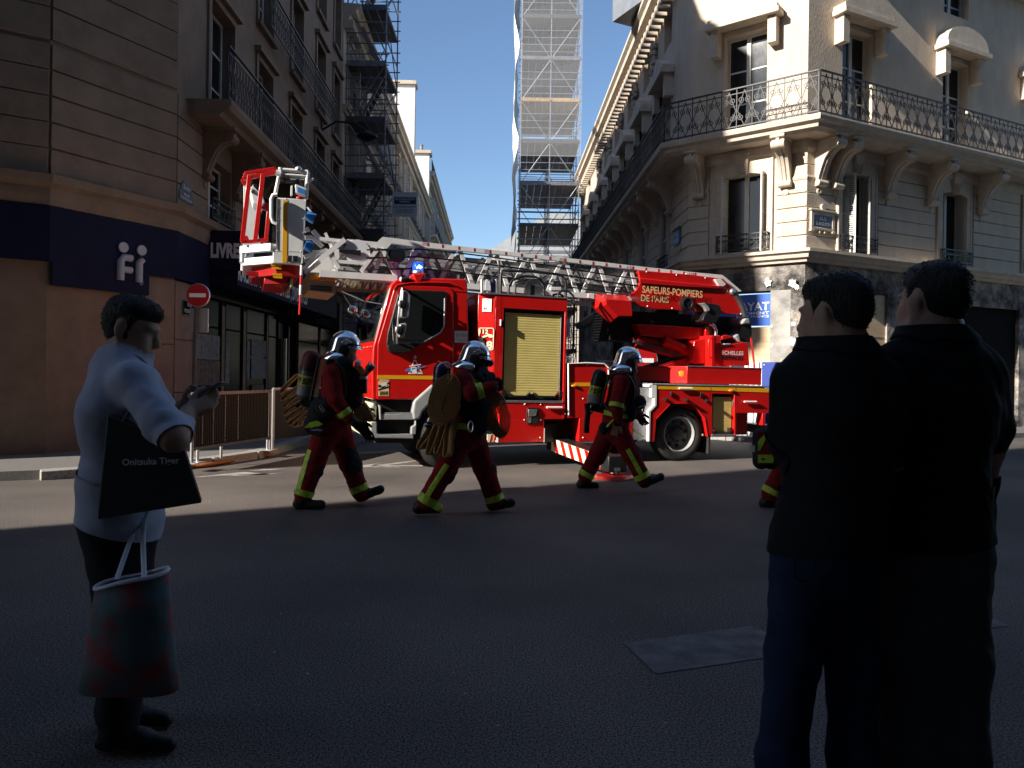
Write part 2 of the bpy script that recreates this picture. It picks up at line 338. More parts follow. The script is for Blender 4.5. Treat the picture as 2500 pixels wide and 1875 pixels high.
# ================================================================= facade helpers
def wall(F, P, x0, x1, z0, z1, holes, m, t=0.45, y=0.0, name='wall'):
    b = MB(); xs = sorted({x0, x1, *[h[0] for h in holes], *[h[1] for h in holes]})
    xs = [x for x in xs if x0 <= x <= x1]
    for a, c in zip(xs, xs[1:]):
        mid = (a+c)/2; hs = sorted((h[2], h[3]) for h in holes if h[0] < mid < h[1]); z = z0
        for ha, hb in hs:
            if ha > z: b.box(a, c, y, y+t, z, ha)
            z = max(z, hb)
        if z < z1: b.box(a, c, y, y+t, z, z1)
    return b.build(name, m, P, F.M)
def courses(F, P, x0, x1, zs, m, y=-0.035, gap=0.022, k0=0, k1=0, jx=None):
    """rusticated courses, each its own stone band with recessed joints"""
    for a, c in zip(zs, zs[1:]):
        cuts = [x0, x1] if not jx else [x0]+[x for x in jx if x0+.2 < x < x1-.2]+[x1]
        for u, v in zip(cuts, cuts[1:]):
            b = MB(); e0 = k0*y if u == x0 else 0; e1 = k1*y if v == x1 else 0
            za, zb = a+gap/2, c-gap/2
            A = [(u+e0, y, za), (v+e1, y, za), (v, 0.02, za), (u, 0.02, za)]; B = [(u+e0, y, zb), (v+e1, y, zb), (v, 0.02, zb), (u, 0.02, zb)]
            b.loft(A, B); b.build('stone_course', m, P, F.M, bevel=0.008, seg=1)
def mould(F, P, name, x0, x1, prof, m, k0=0, k1=0):
    n = len(prof); A = [(x0+k0*y, y, z) for y, z in prof]; B = [(x1+k1*y, y, z) for y, z in prof]
    return MB().loft(A, B).build(name, m, P, F.M)
def window(F, P, xa, xb, za, zb, d=0.22, m='wfr', arch=0.0, rails=(0.33, 0.66), glass='glassw', leafs=2, cache={}):
    key = (round(xb-xa, 3), round(zb-za, 3), arch, rails, leafs, m, glass)
    if key not in cache:
        W_, H_ = xb-xa, zb-za; f = 0.055; b = MB()
        b.box(0, f, 0, .07, 0, H_); b.box(W_-f, W_, 0, .07, 0, H_); b.box(f, W_-f, 0, .07, 0, f*1.6); b.box(f, W_-f, 0, .07, H_-f, H_)
        if leafs == 2: b.box(W_/2-.05, W_/2+.05, -.012, .07, f*1.6, H_-f)
        for r_ in rails: b.box(f, W_-f, .012, .06, H_*r_-.018, H_*r_+.018)
        cache[key] = (b.mesh('window', m), MB().box(f*.5, W_-f*.5, .03, .04, f, H_-f*.5).mesh('pane', glass))
    fm, gm = cache[key]; Mx = F.M @ T3(xa, d, za)
    w_ = place('window', fm, P, Mx); place('pane', gm, w_, Mx); return w_
def shutter(F, P, x, z0, z1, wd, y, ang=0, m='shtr', cache={}):
    key = (round(z1-z0, 2), round(wd, 2), m)
    if key not in cache:
        H_ = z1-z0; b = MB(); f = .05; b.box(0, f, 0, .035, 0, H_); b.box(wd-f, wd, 0, .035, 0, H_); b.box(f, wd-f, 0, .035, 0, .09); b.box(f, wd-f, 0, .035, H_-.07, H_); b.box(f, wd-f, 0, .035, H_*.48, H_*.48+.07)
        z = .11
        while z < H_-.09:
            b.add([(f, 0.004, z), (wd-f, 0.004, z), (wd-f, .031, z+.035), (f, .031, z+.035), (f, .01, z-.006), (wd-f, .01, z-.006)], [(0, 1, 2, 3), (4, 5, 2, 3), (0, 1, 5, 4)]); z += .05
        cache[key] = b.mesh('shutter', m)
    return place('shutter', cache[key], P, F.M @ T3(x, y, z0) @ Matrix.Rotation(ang, 4, 'Z'))
def scroll(b, cx, cz, r, y, turns=1.4, a0=0, s=1, w_=.008):
    n = int(turns*11); b.tube([(cx+s*r*(1-.75*i/n)*math.cos(a0+turns*6.28*i/n), y, cz+r*(1-.75*i/n)*math.sin(a0+turns*6.28*i/n)) for i in range(n+1)], w_, 4)
def railing(F, P, x0, x1, z, y, h=0.95, st=0.13, style=0, ends=0.0, r=.009, name='railing'):
    b = MB(); b.bar((x0, y, z+h), (x1, y, z+h), .045, .03); b.bar((x0, y, z+.06), (x1, y, z+.06), .03); b.bar((x0, y, z+h-.12), (x1, y, z+h-.12), .02)
    n = max(2, round((x1-x0)/st)); dx = (x1-x0)/n
    for i in range(n+1):
        x = x0+dx*i
        if style == 0:      # dense scrolled panels
            b.tube([(x, y, z+.06), (x+.25*dx, y, z+h*.3), (x-.25*dx, y, z+h*.6), (x, y, z+h-.12)], r, 4)
            if i < n:
                scroll(b, x+dx*.5, z+h*.28, dx*.42, y, 1.3, 1.57, 1, r*.8); scroll(b, x+dx*.5, z+h*.62, dx*.40, y, 1.2, -1.57, -1, r*.8); b.tube([(x+dx*.5, y, z+.06), (x+dx*.5, y, z+h-.12)], r*.7, 4)
        else:               # heart scrolls
            b.tube([(x, y, z), (x, y, z+h)], r, 4)
            if i < n:
                for sgn in (-1, 1):
                    cx = x+dx/2+sgn*dx*.24; scroll(b, cx, z+h*.28, dx*.22, y, 1.5, 1.57, -sgn, r*.8); scroll(b, cx, z+h*.70, dx*.21, y, 1.4, -1.57, -sgn, r*.8)
                    b.tube([(x+dx/2, y, z+.06), (cx+sgn*dx*.2, y, z+h*.45), (x+dx/2, y, z+h-.06)], r*.8, 4)
    if ends:
        for x in (x0, x1): b.bar((x, y, z+h), (x, y+ends, z+h), .035, .025); b.bar((x, y, z+.06), (x, y+ends, z+.06), .025); [b.tube([(x, y+ends*t, z+.06), (x, y+ends*t, z+h)], r, 4) for t in (.02, .33, .66)]
    return b.build(name, 'iron', P, F.M)
def console(F, P, x, zt, pr=.7, h=1.0, w_=.26, m='stoneRd'):
    """carved scroll bracket under a balcony"""
    pf = [(0, 0), (-pr, 0), (-pr, -.10*h), (-pr*.98, -.17*h), (-pr*.86, -.24*h), (-pr*.66, -.30*h), (-pr*.48, -.42*h), (-pr*.36, -.58*h), (-pr*.26, -.74*h), (-pr*.20, -.86*h), (-pr*.22, -.95*h), (-pr*.1, -h), (0, -h)]
    b = MB()
    for i in range(3):
        a = x-w_/2+i*w_/3; k = 1 if i == 1 else .93
        A = [(a+.006, y*k, zt+z) for y, z in pf]; B = [(a+w_/3-.006, y*k, zt+z) for y, z in pf]; b.loft(A, B)
    b.cyl((x-w_/2-.02, -pr*.88, zt-.14*h), (x+w_/2+.02, -pr*.88, zt-.14*h), .10*h, n=14); b.cyl((x-w_/2-.015, -pr*.18, zt-.93*h), (x+w_/2+.015, -pr*.18, zt-.93*h), .075*h, n=14)
    b.box(x-w_/2-.03, x+w_/2+.03, -pr-.03, 0, zt-.001, zt+.07)
    o = b.build('console', m, P, F.M, bevel=.008, seg=1)
    r_ = MB().lathe([(.03, 0), (.07, 0), (.075, .03), (.05, .045), (.03, .04)], 14, (x, -.02, zt-h-.10), (0, -1, 0)); r_.build('rosette', m, o, F.M)
    return o
def floors(F, P, x0, x1, spec, bays, m, wm='wfr', name='wall', glass='glassw', shut=0, trim=None):
    """storeys: spec = list of (z0, z1, sill, head); bays = list of (centre, width)"""
    for z0, z1, s_, h_ in spec:
        hs = [(c-w_/2, c+w_/2, s_, h_) for c, w_ in bays]
        wall(F, P, x0, x1, z0, z1, hs, m, name=name)
        for i, (xa, xb, za, zb) in enumerate(hs):
            w_ = window(F, P, xa, xb, za, zb, glass=glass, m=wm)
            if trim:
                b = MB(); t = .14; b.box(xa-t, xa-.003, -.05, .05, za-.05, zb+t); b.box(xb+.003, xb+t, -.05, .05, za-.05, zb+t); b.box(xa-.003, xb+.003, -.05, .05, zb+.003, zb+t); b.box(xa-t-.06, xb+t+.06, -.16, .02, zb+t+.004, zb+t+.12); b.box(xa-t, xb+t, -.12, .02, za-.16, za-.055)
                b.build('window_surround', trim, P, F.M)
            if shut and (i+shut) % 3:
                for sx in (xa-.02, xb+.02): shutter(F, P, sx if sx > xa else sx, za, zb, (xb-xa)*.48, .02 if sx > xa else .02, R(-72) if sx > xa else R(-108))
def dentils(F, P, x0, x1, z, m, st=.32, d=.28, h=.22):
    b = MB(); n = int((x1-x0)/st)
    for i in range(n): b.box(x0+i*st, x0+i*st+st*.5, -d, .02, z, z+h)
    o = b.build('dentil_course', m, P, F.M); o['kind'] = 'stuff'; return o
CORN = [(.02, 0), (-.10, 0), (-.14, .06), (-.16, .14), (-.30, .17), (-.32, .26), (-.40, .32), (-.40, .40), (.02, .42)]
def cornice(F, P, x0, x1, z, m, s=1.0, k0=0, k1=0, name='cornice'):
    return mould(F, P, name, x0, x1, [(y*s, z+zz*s) for y, zz in CORN], m, k0, k1)
def mansard(F, P, x0, x1, z, h=2.6, back=1.6, depth=8, m='zinc'):
    return MB().loft([(x0, .05, z), (x0, back, z+h), (x0, depth, z+h+.7), (x0, depth, z)], [(x1, .05, z), (x1, back, z+h), (x1, depth, z+h+.7), (x1, depth, z)]).build('roof', m, P, F.M)
# ================================================================= left corner building
BL = thing('corner_building', 'warm limestone corner building with bookshop front and iron balcony left of the street', 'building', T3(*C1))
for F, x0, x1, k0, k1 in ((LF, 2, 16, 0, -.296), (LC, 0, LCL, .296, -.264), (LS, 0, 14.4, .264, 0)):
    # band between ground floor and first floor, second floor slab
    mould(F, BL, 'string_course', x0, x1, [(.02, 3.86), (-.06, 3.86), (-.10, 4.0), (-.10, 4.12), (-.20, 4.18), (-.22, 4.30), (.02, 4.33)], 'stoneL', k0, k1)
    cornice(F, BL, x0, x1, 15.6, 'stoneL', 1.6, k0, k1)
zc = [4.33+.395*i for i in range(6)]
for F, x0, x1 in ((LF, 2, 16), (LC, 0, LCL)):
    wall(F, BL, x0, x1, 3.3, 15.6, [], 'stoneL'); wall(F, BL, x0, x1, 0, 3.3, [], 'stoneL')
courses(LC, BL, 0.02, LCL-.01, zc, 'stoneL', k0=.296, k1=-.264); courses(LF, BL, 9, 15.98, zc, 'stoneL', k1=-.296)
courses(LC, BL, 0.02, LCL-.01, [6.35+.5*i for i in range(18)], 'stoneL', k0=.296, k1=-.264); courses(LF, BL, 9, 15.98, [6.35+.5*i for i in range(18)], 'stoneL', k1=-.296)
bayL = [(2.12, 1.3), (5.0, 1.15), (7.9, 1.15), (10.8, 1.15), (13.2, 1.0)]
floors(LS, BL, 0, 14.4, [(4.33, 6.3, 4.42, 5.62)], [bayL[0]], 'stoneL')
BLw = [(4.33, 6.3, 4.42, 5.55)]
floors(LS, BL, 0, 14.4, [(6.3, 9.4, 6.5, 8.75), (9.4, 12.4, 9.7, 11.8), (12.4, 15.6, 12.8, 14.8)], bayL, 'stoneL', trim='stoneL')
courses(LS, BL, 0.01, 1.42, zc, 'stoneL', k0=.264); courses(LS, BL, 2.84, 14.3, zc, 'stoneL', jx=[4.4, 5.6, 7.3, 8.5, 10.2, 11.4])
for c, w_ in bayL[1:]:
    MB().box(c-w_/2, c+w_/2, -.07, -.03, 4.45, 5.6).build('blind_window', 'shopd', BL, LS.M)
# pan coupe balcony consoles and the long second-floor balcony
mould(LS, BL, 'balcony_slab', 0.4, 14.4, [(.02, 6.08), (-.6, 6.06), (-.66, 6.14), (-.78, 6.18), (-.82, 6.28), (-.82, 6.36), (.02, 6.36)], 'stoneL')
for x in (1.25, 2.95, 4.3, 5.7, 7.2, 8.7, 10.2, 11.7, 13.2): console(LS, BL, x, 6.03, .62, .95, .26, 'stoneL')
railing(LS, BL, 0.45, 14.4, 6.36, -.74, 1.0, .17, 0, r=.011)
railing(LS, BL, 4.3, 11.6, 9.45, -.35, .9, .2, 0, r=.011); railing(LS, BL, 1.2, 3.0, 9.45, -.35, .9, .2, 0, r=.011)
railing(LS, BL, 1.48, 2.78, 4.36, -.1, .45, .2, 1, r=.009, name='window_guard')
mansard(LS, BL, -1, 14.4, 16.2)
for F, x0, x1 in ((LC, -.4, LCL+.4), (LF, 2, 16.4)): mansard(F, BL, x0, x1, 16.2)
# shop: navy fascia, entrance sign, stone pillar, dark glazed front
for F, x0, x1, k0, k1 in ((LF, 8, 16, 0, -.296), (LC, 0, LCL, .296, -.264), (LS, 0, 1.42, .264, 0)):
    mould(F, BL, 'fascia', x0, x1, [(-.005, 3.02), (-.09, 3.02), (-.09, 3.84), (-.005, 3.84)], 'navy', k0, k1)
courses(LC, BL, LCL-.58, LCL-.01, [0.12, .95, 1.85, 3.0], 'stoneL', y=-.03, k1=-.264, gap=.01); courses(LS, BL, 0.01, .80, [0.12, 1.0, 1.95, 3.0], 'stoneL', y=-.03, k0=.264, gap=.01)
wall(LS, BL, 0, 14.4, 0, 4.33, [(1.03, 7.0, .5, 2.95), (7.0, 8.3, .12, 2.8), (8.6, 14.0, .4, 2.9)], 'shopd')
posts = [(1.03, 2.72), (2.9, 4.1), (4.3, 5.9), (6.0, 6.95), (8.65, 11.8), (11.9, 13.9)]
for a, c in posts: window(LS, BL, a, c, .55, 2.9, d=.12, m='shopd', rails=(.74,), leafs=1, glass='glasss')
window(LS, BL, 7.05, 8.25, .14, 2.78, d=.2, m='shopd', rails=(), leafs=1, glass='glasss')
MB().box(7.62, 7.72, .1, .18, .3, 2.3).build('door_handle', 'alu', BL, LS.M)
shp = mat('poster print', (0.22, 0.23, 0.24), 0.6, col2=(0.10, 0.11, 0.13), scale=9, spread=(.48, .60)); M['post'] = shp
M['post2'] = mat('book covers', (0.22, 0.12, 0.07), 0.6, col2=(0.05, 0.07, 0.09), scale=8, spread=(.4, .6))
for i, (a, c, z0, z1, m_) in enumerate([(1.38, 2.6, 1.62, 2.12, 'post'), (1.36, 2.62, 1.10, 1.6, 'post2'), (2.95, 3.2, 1.1, 2.0, 'post'), (4.35, 4.6, 1.2, 2.1, 'post'), (4.7, 5.85, 1.75, 2.15, 'post'), (4.7, 5.85, 1.2, 1.7, 'post'), (1.4, 2.3, .6, 1.02, 'post2'), (4.75, 5.7, .62, 1.05, 'post2')]):
    n = max(1, round((c-a)/.21))
    for j in range(n):
        u = a+(c-a)*j/n; MB().box(u+.006, u+(c-a)/n-.006, .118, .126, z0, z1).build('poster', m_, BL, LS.M)
# fascia box that juts over the shop window, its narrow end facing us
SG = thing('shop_sign', 'navy box fascia with pale condensed lettering over the bookshop window', 'sign', LS.M @ T3(1.5, 0, 0))
MB().box(1.45, 10.9, -.62, -.06, 3.08, 4.02).build('sign_box', 'navy', SG, LS.M, bevel=.01)
text('lettering', 'RACHAT TOUS VOS LIVRES , DVD et CD', 'lett', SG, LS.M @ T3(0, -.62, 0), *[LS.q('z5', 1155, 145, -.62)[0], 3.20], .34, wid=LS.q('z5', 1872, 400, -.62)[0]-LS.q('z5', 1155, 145, -.62)[0], bold=.03)
EN = Frame(LS.M @ Vector((1.45, -.62, 0)), LSa-R(90)+R(1.0)); e0 = EN.px(508, 560)[0]
LV = thing('shop_sign', 'navy end panel reading LIVRES in big pale letters', 'sign', EN.M)
ex0, ex1, ez1, ez0 = EN.q('z1', 850, 1300)[0], EN.q('z1', 1330, 1300)[0], EN.q('z1', 900, 1078)[1], EN.q('z1', 900, 1490)[1]
MB().box(ex0, ex1, -.05, -.005, ez0, ez1).build('sign_box', 'navy', LV, EN.M, bevel=.006)
text('lettering', 'LIVRES', 'lett', LV, EN.M @ T3(0, -.05, 0), EN.q('z1', 878, 1345)[0], EN.q('z1', 878, 1352)[1], EN.q('z1', 878, 1207)[1]-EN.q('z1', 878, 1352)[1], wid=EN.q('z1', 1232, 1345)[0]-EN.q('z1', 878, 1345)[0], bold=.055)
IF = thing('shop_sign', 'navy panel with rounded pale letters at far left of the stone pillar', 'sign', LC.M)
MB().box(.02, LCL-.555, -.10, -.04, LC.q('z5', 190, 305)[1], 3.02).build('sign_box', 'navy', IF, LC.M, bevel=.006)
zb_ = LC.q('z5', 60, 205)[1]; x_ = LC.q('z5', 38, 100)[0]; x2_ = LC.q('z5', 125, 100)[0]; M['lett2'] = mat('pale rounded letters', (.42, .43, .47), .5)
b = MB(); b.cyl((x_+.11, -.105, zb_+.60), (x_+.11, -.135, zb_+.60), .085, n=20); b.tube([(x_+.07, -.115, zb_+.06), (x_+.07, -.115, zb_+.38), (x_+.12, -.115, zb_+.44), (x2_-.06, -.115, zb_+.44)], .06, 10); b.tube([(x_+.1, -.115, zb_+.24), (x2_-.07, -.115, zb_+.24)], .055, 10); b.build('lettering', 'lett2', IF, LC.M, smooth=True)
b = MB(); x_ -= .33; b.cyl((x_+.11, -.105, zb_+.60), (x_+.11, -.135, zb_+.60), .085, n=20); b.tube([(x_+.07, -.115, zb_+.06), (x_+.07, -.115, zb_+.38), (x_+.12, -.115, zb_+.44), (x_+.26, -.115, zb_+.44)], .06, 10); b.tube([(x_+.1, -.115, zb_+.24), (x_+.26, -.115, zb_+.24)], .055, 10); b.build('lettering', 'lett2', IF, LC.M, smooth=True)
text('trademark', '\u00ae', 'lett2', IF, LC.M @ T3(0, -.10, 0), LC.q('z5', 88, 215)[0], zb_+.02, .07)
# street name plates
def plate(F, k, x0, z0, x1, z1, lines, label, arch=None, y=-.04, m='signb', frame=None):
    a, za = F.q(k, x0, z0, y); c, zb = F.q(k, x1, z1, y); za, zb = max(za, zb), min(za, zb)
    t = thing('street_name_plate', label, 'street sign', F.M @ T3(a, y, zb), None)
    MB().box(a, c, y-.012, y, zb, za).build('plate', 'signg', t, F.M); MB().box(a+.015, c-.015, y-.017, y-.0125, zb+.015, za-.015).build('enamel', m, t, F.M)
    if arch:
        n = 14; r_ = (c-a)*.40; cx = (a+c)/2
        MB().prism([(cx+r_*math.cos(math.pi*i/n), za+.004+r_*.85*math.sin(math.pi*i/n)) for i in range(n+1)], y-.014, y).build('arch_plate', 'signg', t, F.M)
        MB().prism([(cx+(r_-.02)*math.cos(math.pi*i/n), za+.008+(r_-.02)*.85*math.sin(math.pi*i/n)) for i in range(n+1)], y-.018, y-.0145).build('arch_enamel', m, t, F.M)
        text('lettering', arch, 'paperw', t, F.M @ T3(0, y-.018, 0), cx, za+.05, .075, align='CENTER', wid=r_*1.2)
    H_ = za-zb; n = len(lines)
    for i, (s_, kx) in enumerate(lines):
        text('lettering', s_, 'paperw', t, F.M @ T3(0, y-.017, 0), (a+c)/2, za-H_*(i+.82)/n*.88-.01, H_*.27, align='CENTER', wid=(c-a)*kx)
    return t
plate(LS, 'z1', 535, 640, 684, 820, [('RUE', .35), ('MONSIGNY', .8)], 'blue enamel street plate RUE MONSIGNY on the warm corner wall', arch='2e Arr')
plate(LS, 'z5', 575, 345, 700, 525, [('RUE', .35), ('MONSIGNY', .8)], 'small dark street plate on the stone pillar behind the no entry sign', m='shopd')
# wall lantern under the balcony, seen dark against the facade
wl = thing('street_lantern', 'dark cast iron lantern on a curved wall bracket high on the left facade', 'street lamp', LS.M @ T3(11.2, 0, 9))
lp = [LS.M @ Vector((11.0, -.02, 9.2)), LS.M @ Vector((11.0, -.5, 9.5)), LS.M @ Vector((11.0, -1.1, 9.45)), LS.M @ Vector((11.0, -1.5, 9.2))]
MB().tube(lp, .035, 6).cyl(LS.M @ Vector((11., -.0, 8.7)), LS.M @ Vector((11., -.0, 9.8)), .06).build('bracket', 'iron', wl)
MB().lathe([(.05, .0), (.16, -.06), (.34, -.16), (.34, -.22), (.2, -.30), (.1, -.34)], 18, LS.M @ Vector((11.0, -1.5, 9.22))).build('lamp_head', 'iron', wl)
# ================================================================= left street: second and third buildings
def prof_wall(F, P, pts, y0, y1, m, name): return MB().prism(pts, y0, y1).build(name, m, P, F.M)
B2 = thing('street_building', 'pale stone building with long bracketed cornice behind the dark scaffold', 'building', LS.M @ T3(14.4, 0, 0))
bays2 = [(16+2.9*i, 1.1) for i in range(12)]
floors(LS, B2, 14.4, 50, [(0, 4.3, 1.0, 3.4), (4.3, 7.7, 4.7, 7.0), (7.7, 11.2, 8.1, 10.5), (11.2, 14.4, 11.5, 13.7)], bays2, 'stoneF', shut=2, trim='stoneF')
cornice(LS, B2, 14.4, 50, 14.4, 'stoneF', 1.5); dentils(LS, B2, 14.4, 50, 14.1, 'stoneF', .36, .36, .3); cornice(LS, B2, 14.4, 50, 11.0, 'stoneF', .7, name='string_course')
cornice(LS, B2, 14.4, 50, 7.5, 'stoneF', .7, name='string_course'); railing(LS, B2, 15, 50, 11.2, -.3, .7, .3, 0, r=.012); railing(LS, B2, 15, 50, 7.8, -.3, .7, .3, 0, r=.012)
MB().tube([LS.M @ Vector((30.2, -.12, 0)), LS.M @ Vector((30.2, -.12, 14.3))], .09, 10).build('drainpipe', 'stoneF', B2)
prof_wall(LS, B2, [(14.4, 15.0), (37.5, 15.0), (37.5, 17.6), (14.4, 17.6)], 1.2, 6, 'zinc', 'roof'); mansard(LS, B2, 36, 50, 15.0, 1.8, 1.4)
wc = mat('whitewashed wall', (.66, .64, .60), .8, var=.12, scale=1.5); M['wwash'] = wc
pw = thing('party_wall', 'tall white stepped chimney wall rising above the left cornice', 'wall', LS.M @ T3(45, 0, 15))
prof_wall(LS, pw, [(49.2, 14.9), (50.2, 14.9), (50.2, 19.6), (49.2, 19.6)], -.2, 8, 'wwash', 'wall')
prof_wall(LS, pw, [(39.2, 14.9), (40.0, 14.9), (40.0, 21.5), (39.2, 21.5)], -.0, 6, 'wwash', 'chimney_stack')
MB().box(39.0, 40.2, -.1, 6.1, 21.5, 21.75).build('coping', 'stoneF', pw, LS.M); MB().box(49.0, 50.4, -.35, 8.1, 19.6, 19.85).build('coping', 'stoneF', pw, LS.M)
for i in range(4): MB().lathe([(.14, 0), (.12, .5), (.16, .55), (.16, .6)], 12, LS.M @ Vector((49.7, .5+1.2*i, 19.85))).build('chimney_pot', 'plast', pw)
B3 = thing('street_building', 'narrow far building with balconies and slate roof at the end of the left row', 'building', LS.M @ T3(50, 0, 0))
bays3 = [(52+3*i, 1.2) for i in range(10)]
floors(LS, B3, 50.3, 82, [(0, 5, 1.0, 3.6), (5, 9, 5.5, 8.2), (9, 13, 9.4, 12.2), (13, 17.8, 13.6, 16.4)], bays3, 'stoneF', shut=1, trim='stoneF')
cornice(LS, B3, 50.3, 82, 17.8, 'stoneF', 1.6); dentils(LS, B3, 50.3, 82, 17.4, 'stoneF', .4, .4, .35); railing(LS, B3, 50.5, 82, 13.1, -.7, 1.0, .4, 0, r=.014); railing(LS, B3, 50.5, 82, 18.5, -.3, 1.0, .4, 0, r=.014)
mansard(LS, B3, 50.3, 82, 18.4, 3.2, 1.6); mould(LS, B3, 'balcony_slab', 50.4, 82, [(.02, 12.8), (-.8, 12.9), (-.85, 13.1), (.02, 13.1)], 'stoneF')
for i in range(10): console(LS, B3, 51+3.1*i, 12.8, .6, .9, .35, 'stoneF')
for i in range(5):
    x = 53+6*i; MB().box(x, x+1.3, .55, 2.4, 18.5, 20.9).build('dormer', 'zinc', B3, LS.M)
B4 = thing('street_building', 'small pale gabled building closing the far end of the street', 'building', T3(2, 112, 0))
FE = Frame((-3.1, 118, 0), R(0)); floors(FE, B4, 0, 26, [(0, 6, 2, 5), (6, 12, 7, 10.5), (12, 18.5, 13, 16.5)], [(2+3.2*i, 1.4) for i in range(7)], 'stoneF', trim='stoneF')
prof_wall(FE, B4, [(-.5, 18.9), (26.5, 18.9), (26.5, 24), (9, 27), (3.5, 23.6), (1.2, 22), (-.5, 21)], 0.3, 12, 'zinc2', 'roof'); cornice(FE, B4, -.5, 26.5, 18.3, 'stoneF', 1.4)
# ================================================================= right corner building
BR = thing('corner_building', 'cream limestone corner building under repair with scroll brackets on the right', 'building', T3(*K))
kk, kr = .633, .477
segs = ((RS, 0, RSL, 0, -kr), (RA, 0, RAL, kr, -kk), (RB, 0, 16, kk, 0))
for F, x0, x1, k0, k1 in segs:
    mould(F, BR, 'string_course', x0, x1, [(.02, 4.08), (-.10, 4.08), (-.12, 4.14), (-.20, 4.17), (-.22, 4.25), (-.30, 4.29), (-.30, 4.36), (.02, 4.38)], 'stoneRd', k0, k1)
    mould(F, BR, 'balcony_slab', x0, x1, [(.02, 6.90), (-.58, 6.88), (-.66, 6.94), (-.70, 6.94), (-.72, 7.02), (-.82, 7.06), (-.84, 7.14), (-.84, 7.18), (.02, 7.18)], 'stoneRd', k0, k1)
    mould(F, BR, 'frieze', x0, x1, [(.02, 6.62), (-.05, 6.62), (-.09, 6.70), (-.09, 6.90), (.02, 6.90)], 'stoneRd', k0, k1)
    cornice(F, BR, x0, x1, 12.3, 'stoneRd', 1.4, k0, k1); dentils(F, BR, x0+.1, x1-.1, 12.0, 'stoneRd', .42, .32, .28)
    mansard(F, BR, x0, x1, 12.9, 2.8, 1.7)
winA, winB = (RA.q('z4', 400, 900, .05)[0], RA.q('z4', 845, 900, .05)[0]), (1.16, 2.16)
zcr = [4.38+.3255*i for i in range(8)]; ZW0, ZW1 = 4.40, 6.34
wall(RA, BR, 0, RAL, 4.30, 6.95, [(*winA, ZW0, ZW1)], 'stoneR'); wall(RB, BR, 0, 16, 4.30, 6.95, [(1.16, 2.16, ZW0, ZW1), (4.9, 5.9, ZW0, ZW1), (8.6, 9.6, ZW0, ZW1)], 'stoneR')
winS = [RSL-1.1-3.2*i for i in range(8)]; winS = [RSL-2.75-3.15*i for i in range(7)]
wall(RS, BR, 0, RSL, 4.30, 6.95, [(c-.5, c+.5, ZW0, ZW1) for c in winS], 'stoneR')
courses(RA, BR, 2.20, RAL, zcr, 'stoneR', k1=-kk); courses(RA, BR, 0.0, .53, zcr, 'stoneR', k0=kr); courses(RB, BR, 0, .98, zcr, 'stoneR', k0=kk)
for a, c in ((2.42, 4.6), (6.2, 8.3), (9.9, 13)): courses(RB, BR, a, c, zcr, 'stoneR')
courses(RS, BR, RSL-2.0, RSL, zcr, 'stoneR', k1=-kr)
for a, c in zip(winS, winS[1:]): courses(RS, BR, c+.72, a-.72, zcr, 'stoneR')
def surround(F, P, xa, xb, za, zb, m='stoneRd', t=.2, arch=.09):
    """moulded architrave with a shallow arch and a keystone"""
    n = 8; b = MB(); b.box(xa-t, xa-.004, -.045, .03, za-.02, zb); b.box(xb+.004, xb+t, -.045, .03, za-.02, zb); b.box(xa-t, xa-t+.05, -.06, -.046, za-.02, zb+t+.12); b.box(xb+t-.05, xb+t, -.06, -.046, za-.02, zb+t+.12)
    top = [(xa-t, zb+t+.14), (xb+t, zb+t+.14), (xb+t, zb+.003), (xb, zb+.003)]+[(xb+(xa-xb)*i/n, zb-.10+arch*math.sin(math.pi*i/n)) for i in range(n+1)]+[(xa, zb+.003), (xa-t, zb+.003)]
    b.prism(top, -.048, .03); b.box(xa-t, xb+t, -.062, -.05, zb+t+.09, zb+t+.14)
    o = b.build('window_surround', m, P, F.M)
    cx = (xa+xb)/2; kb = MB(); kb.add([(cx-.12, -.09, zb-.06), (cx+.12, -.09, zb-.06), (cx+.16, -.14, zb+.40), (cx-.16, -.14, zb+.40), (cx-.12, 0, zb-.06), (cx+.12, 0, zb-.06), (cx+.16, 0, zb+.40), (cx-.16, 0, zb+.40)], [(0, 1, 2, 3), (4, 5, 6, 7), (0, 1, 5, 4), (1, 2, 6, 5), (2, 3, 7, 6), (3, 0, 4, 7)])
    for i in (-1, 0, 1): kb.bar((cx+.075*i, -.10, zb-.04), (cx+.085*i, -.125, zb+.2), .03)
    kb.box(cx-.19, cx+.19, -.17, 0, zb+.402, zb+.46); kb.build('keystone', m, P, F.M, bevel=.006, seg=1)
for F, (xa, xb) in ((RA, winA), (RB, winB), (RB, (4.9, 5.9)), (RB, (8.6, 9.6))):
    surround(F, BR, xa, xb, ZW0, ZW1); window(F, BR, xa, xb, ZW0, ZW1+.02, d=.24, rails=())
    railing(F, BR, xa-.08, xb+.12, ZW0+.02, -.14, .42 if F is RA else .36, .26 if F is RA else .2, 1, ends=.14, name='window_guard', r=.008)
for c in winS:
    surround(RS, BR, c-.5, c+.5, ZW0, ZW1); window(RS, BR, c-.5, c+.5, ZW0, ZW1, d=.24, rails=()); shutter(RS, BR, c-.5, ZW0, ZW1, .5, .03); shutter(RS, BR, c+.0, ZW0, ZW1, .5, .035)
    railing(RS, BR, c-.55, c+.55, ZW0, -.12, .42, .2, 1, ends=.12, name='window_guard')
shutter(RA, BR, winA[0]+.02, ZW0, ZW1-.04, .42, .23, R(-86), 'wfr'); shutter(RA, BR, winA[1]-.02, ZW0, ZW1-.04, .42, .21, R(-92), 'wfr')
shutter(RB, BR, winB[0]+.015, ZW0, ZW1-.05, .46, .19, R(-55), 'wfr'); shutter(RB, BR, winB[1]-.015, ZW0, ZW1-.05, .46, .19, R(-125), 'wfr')
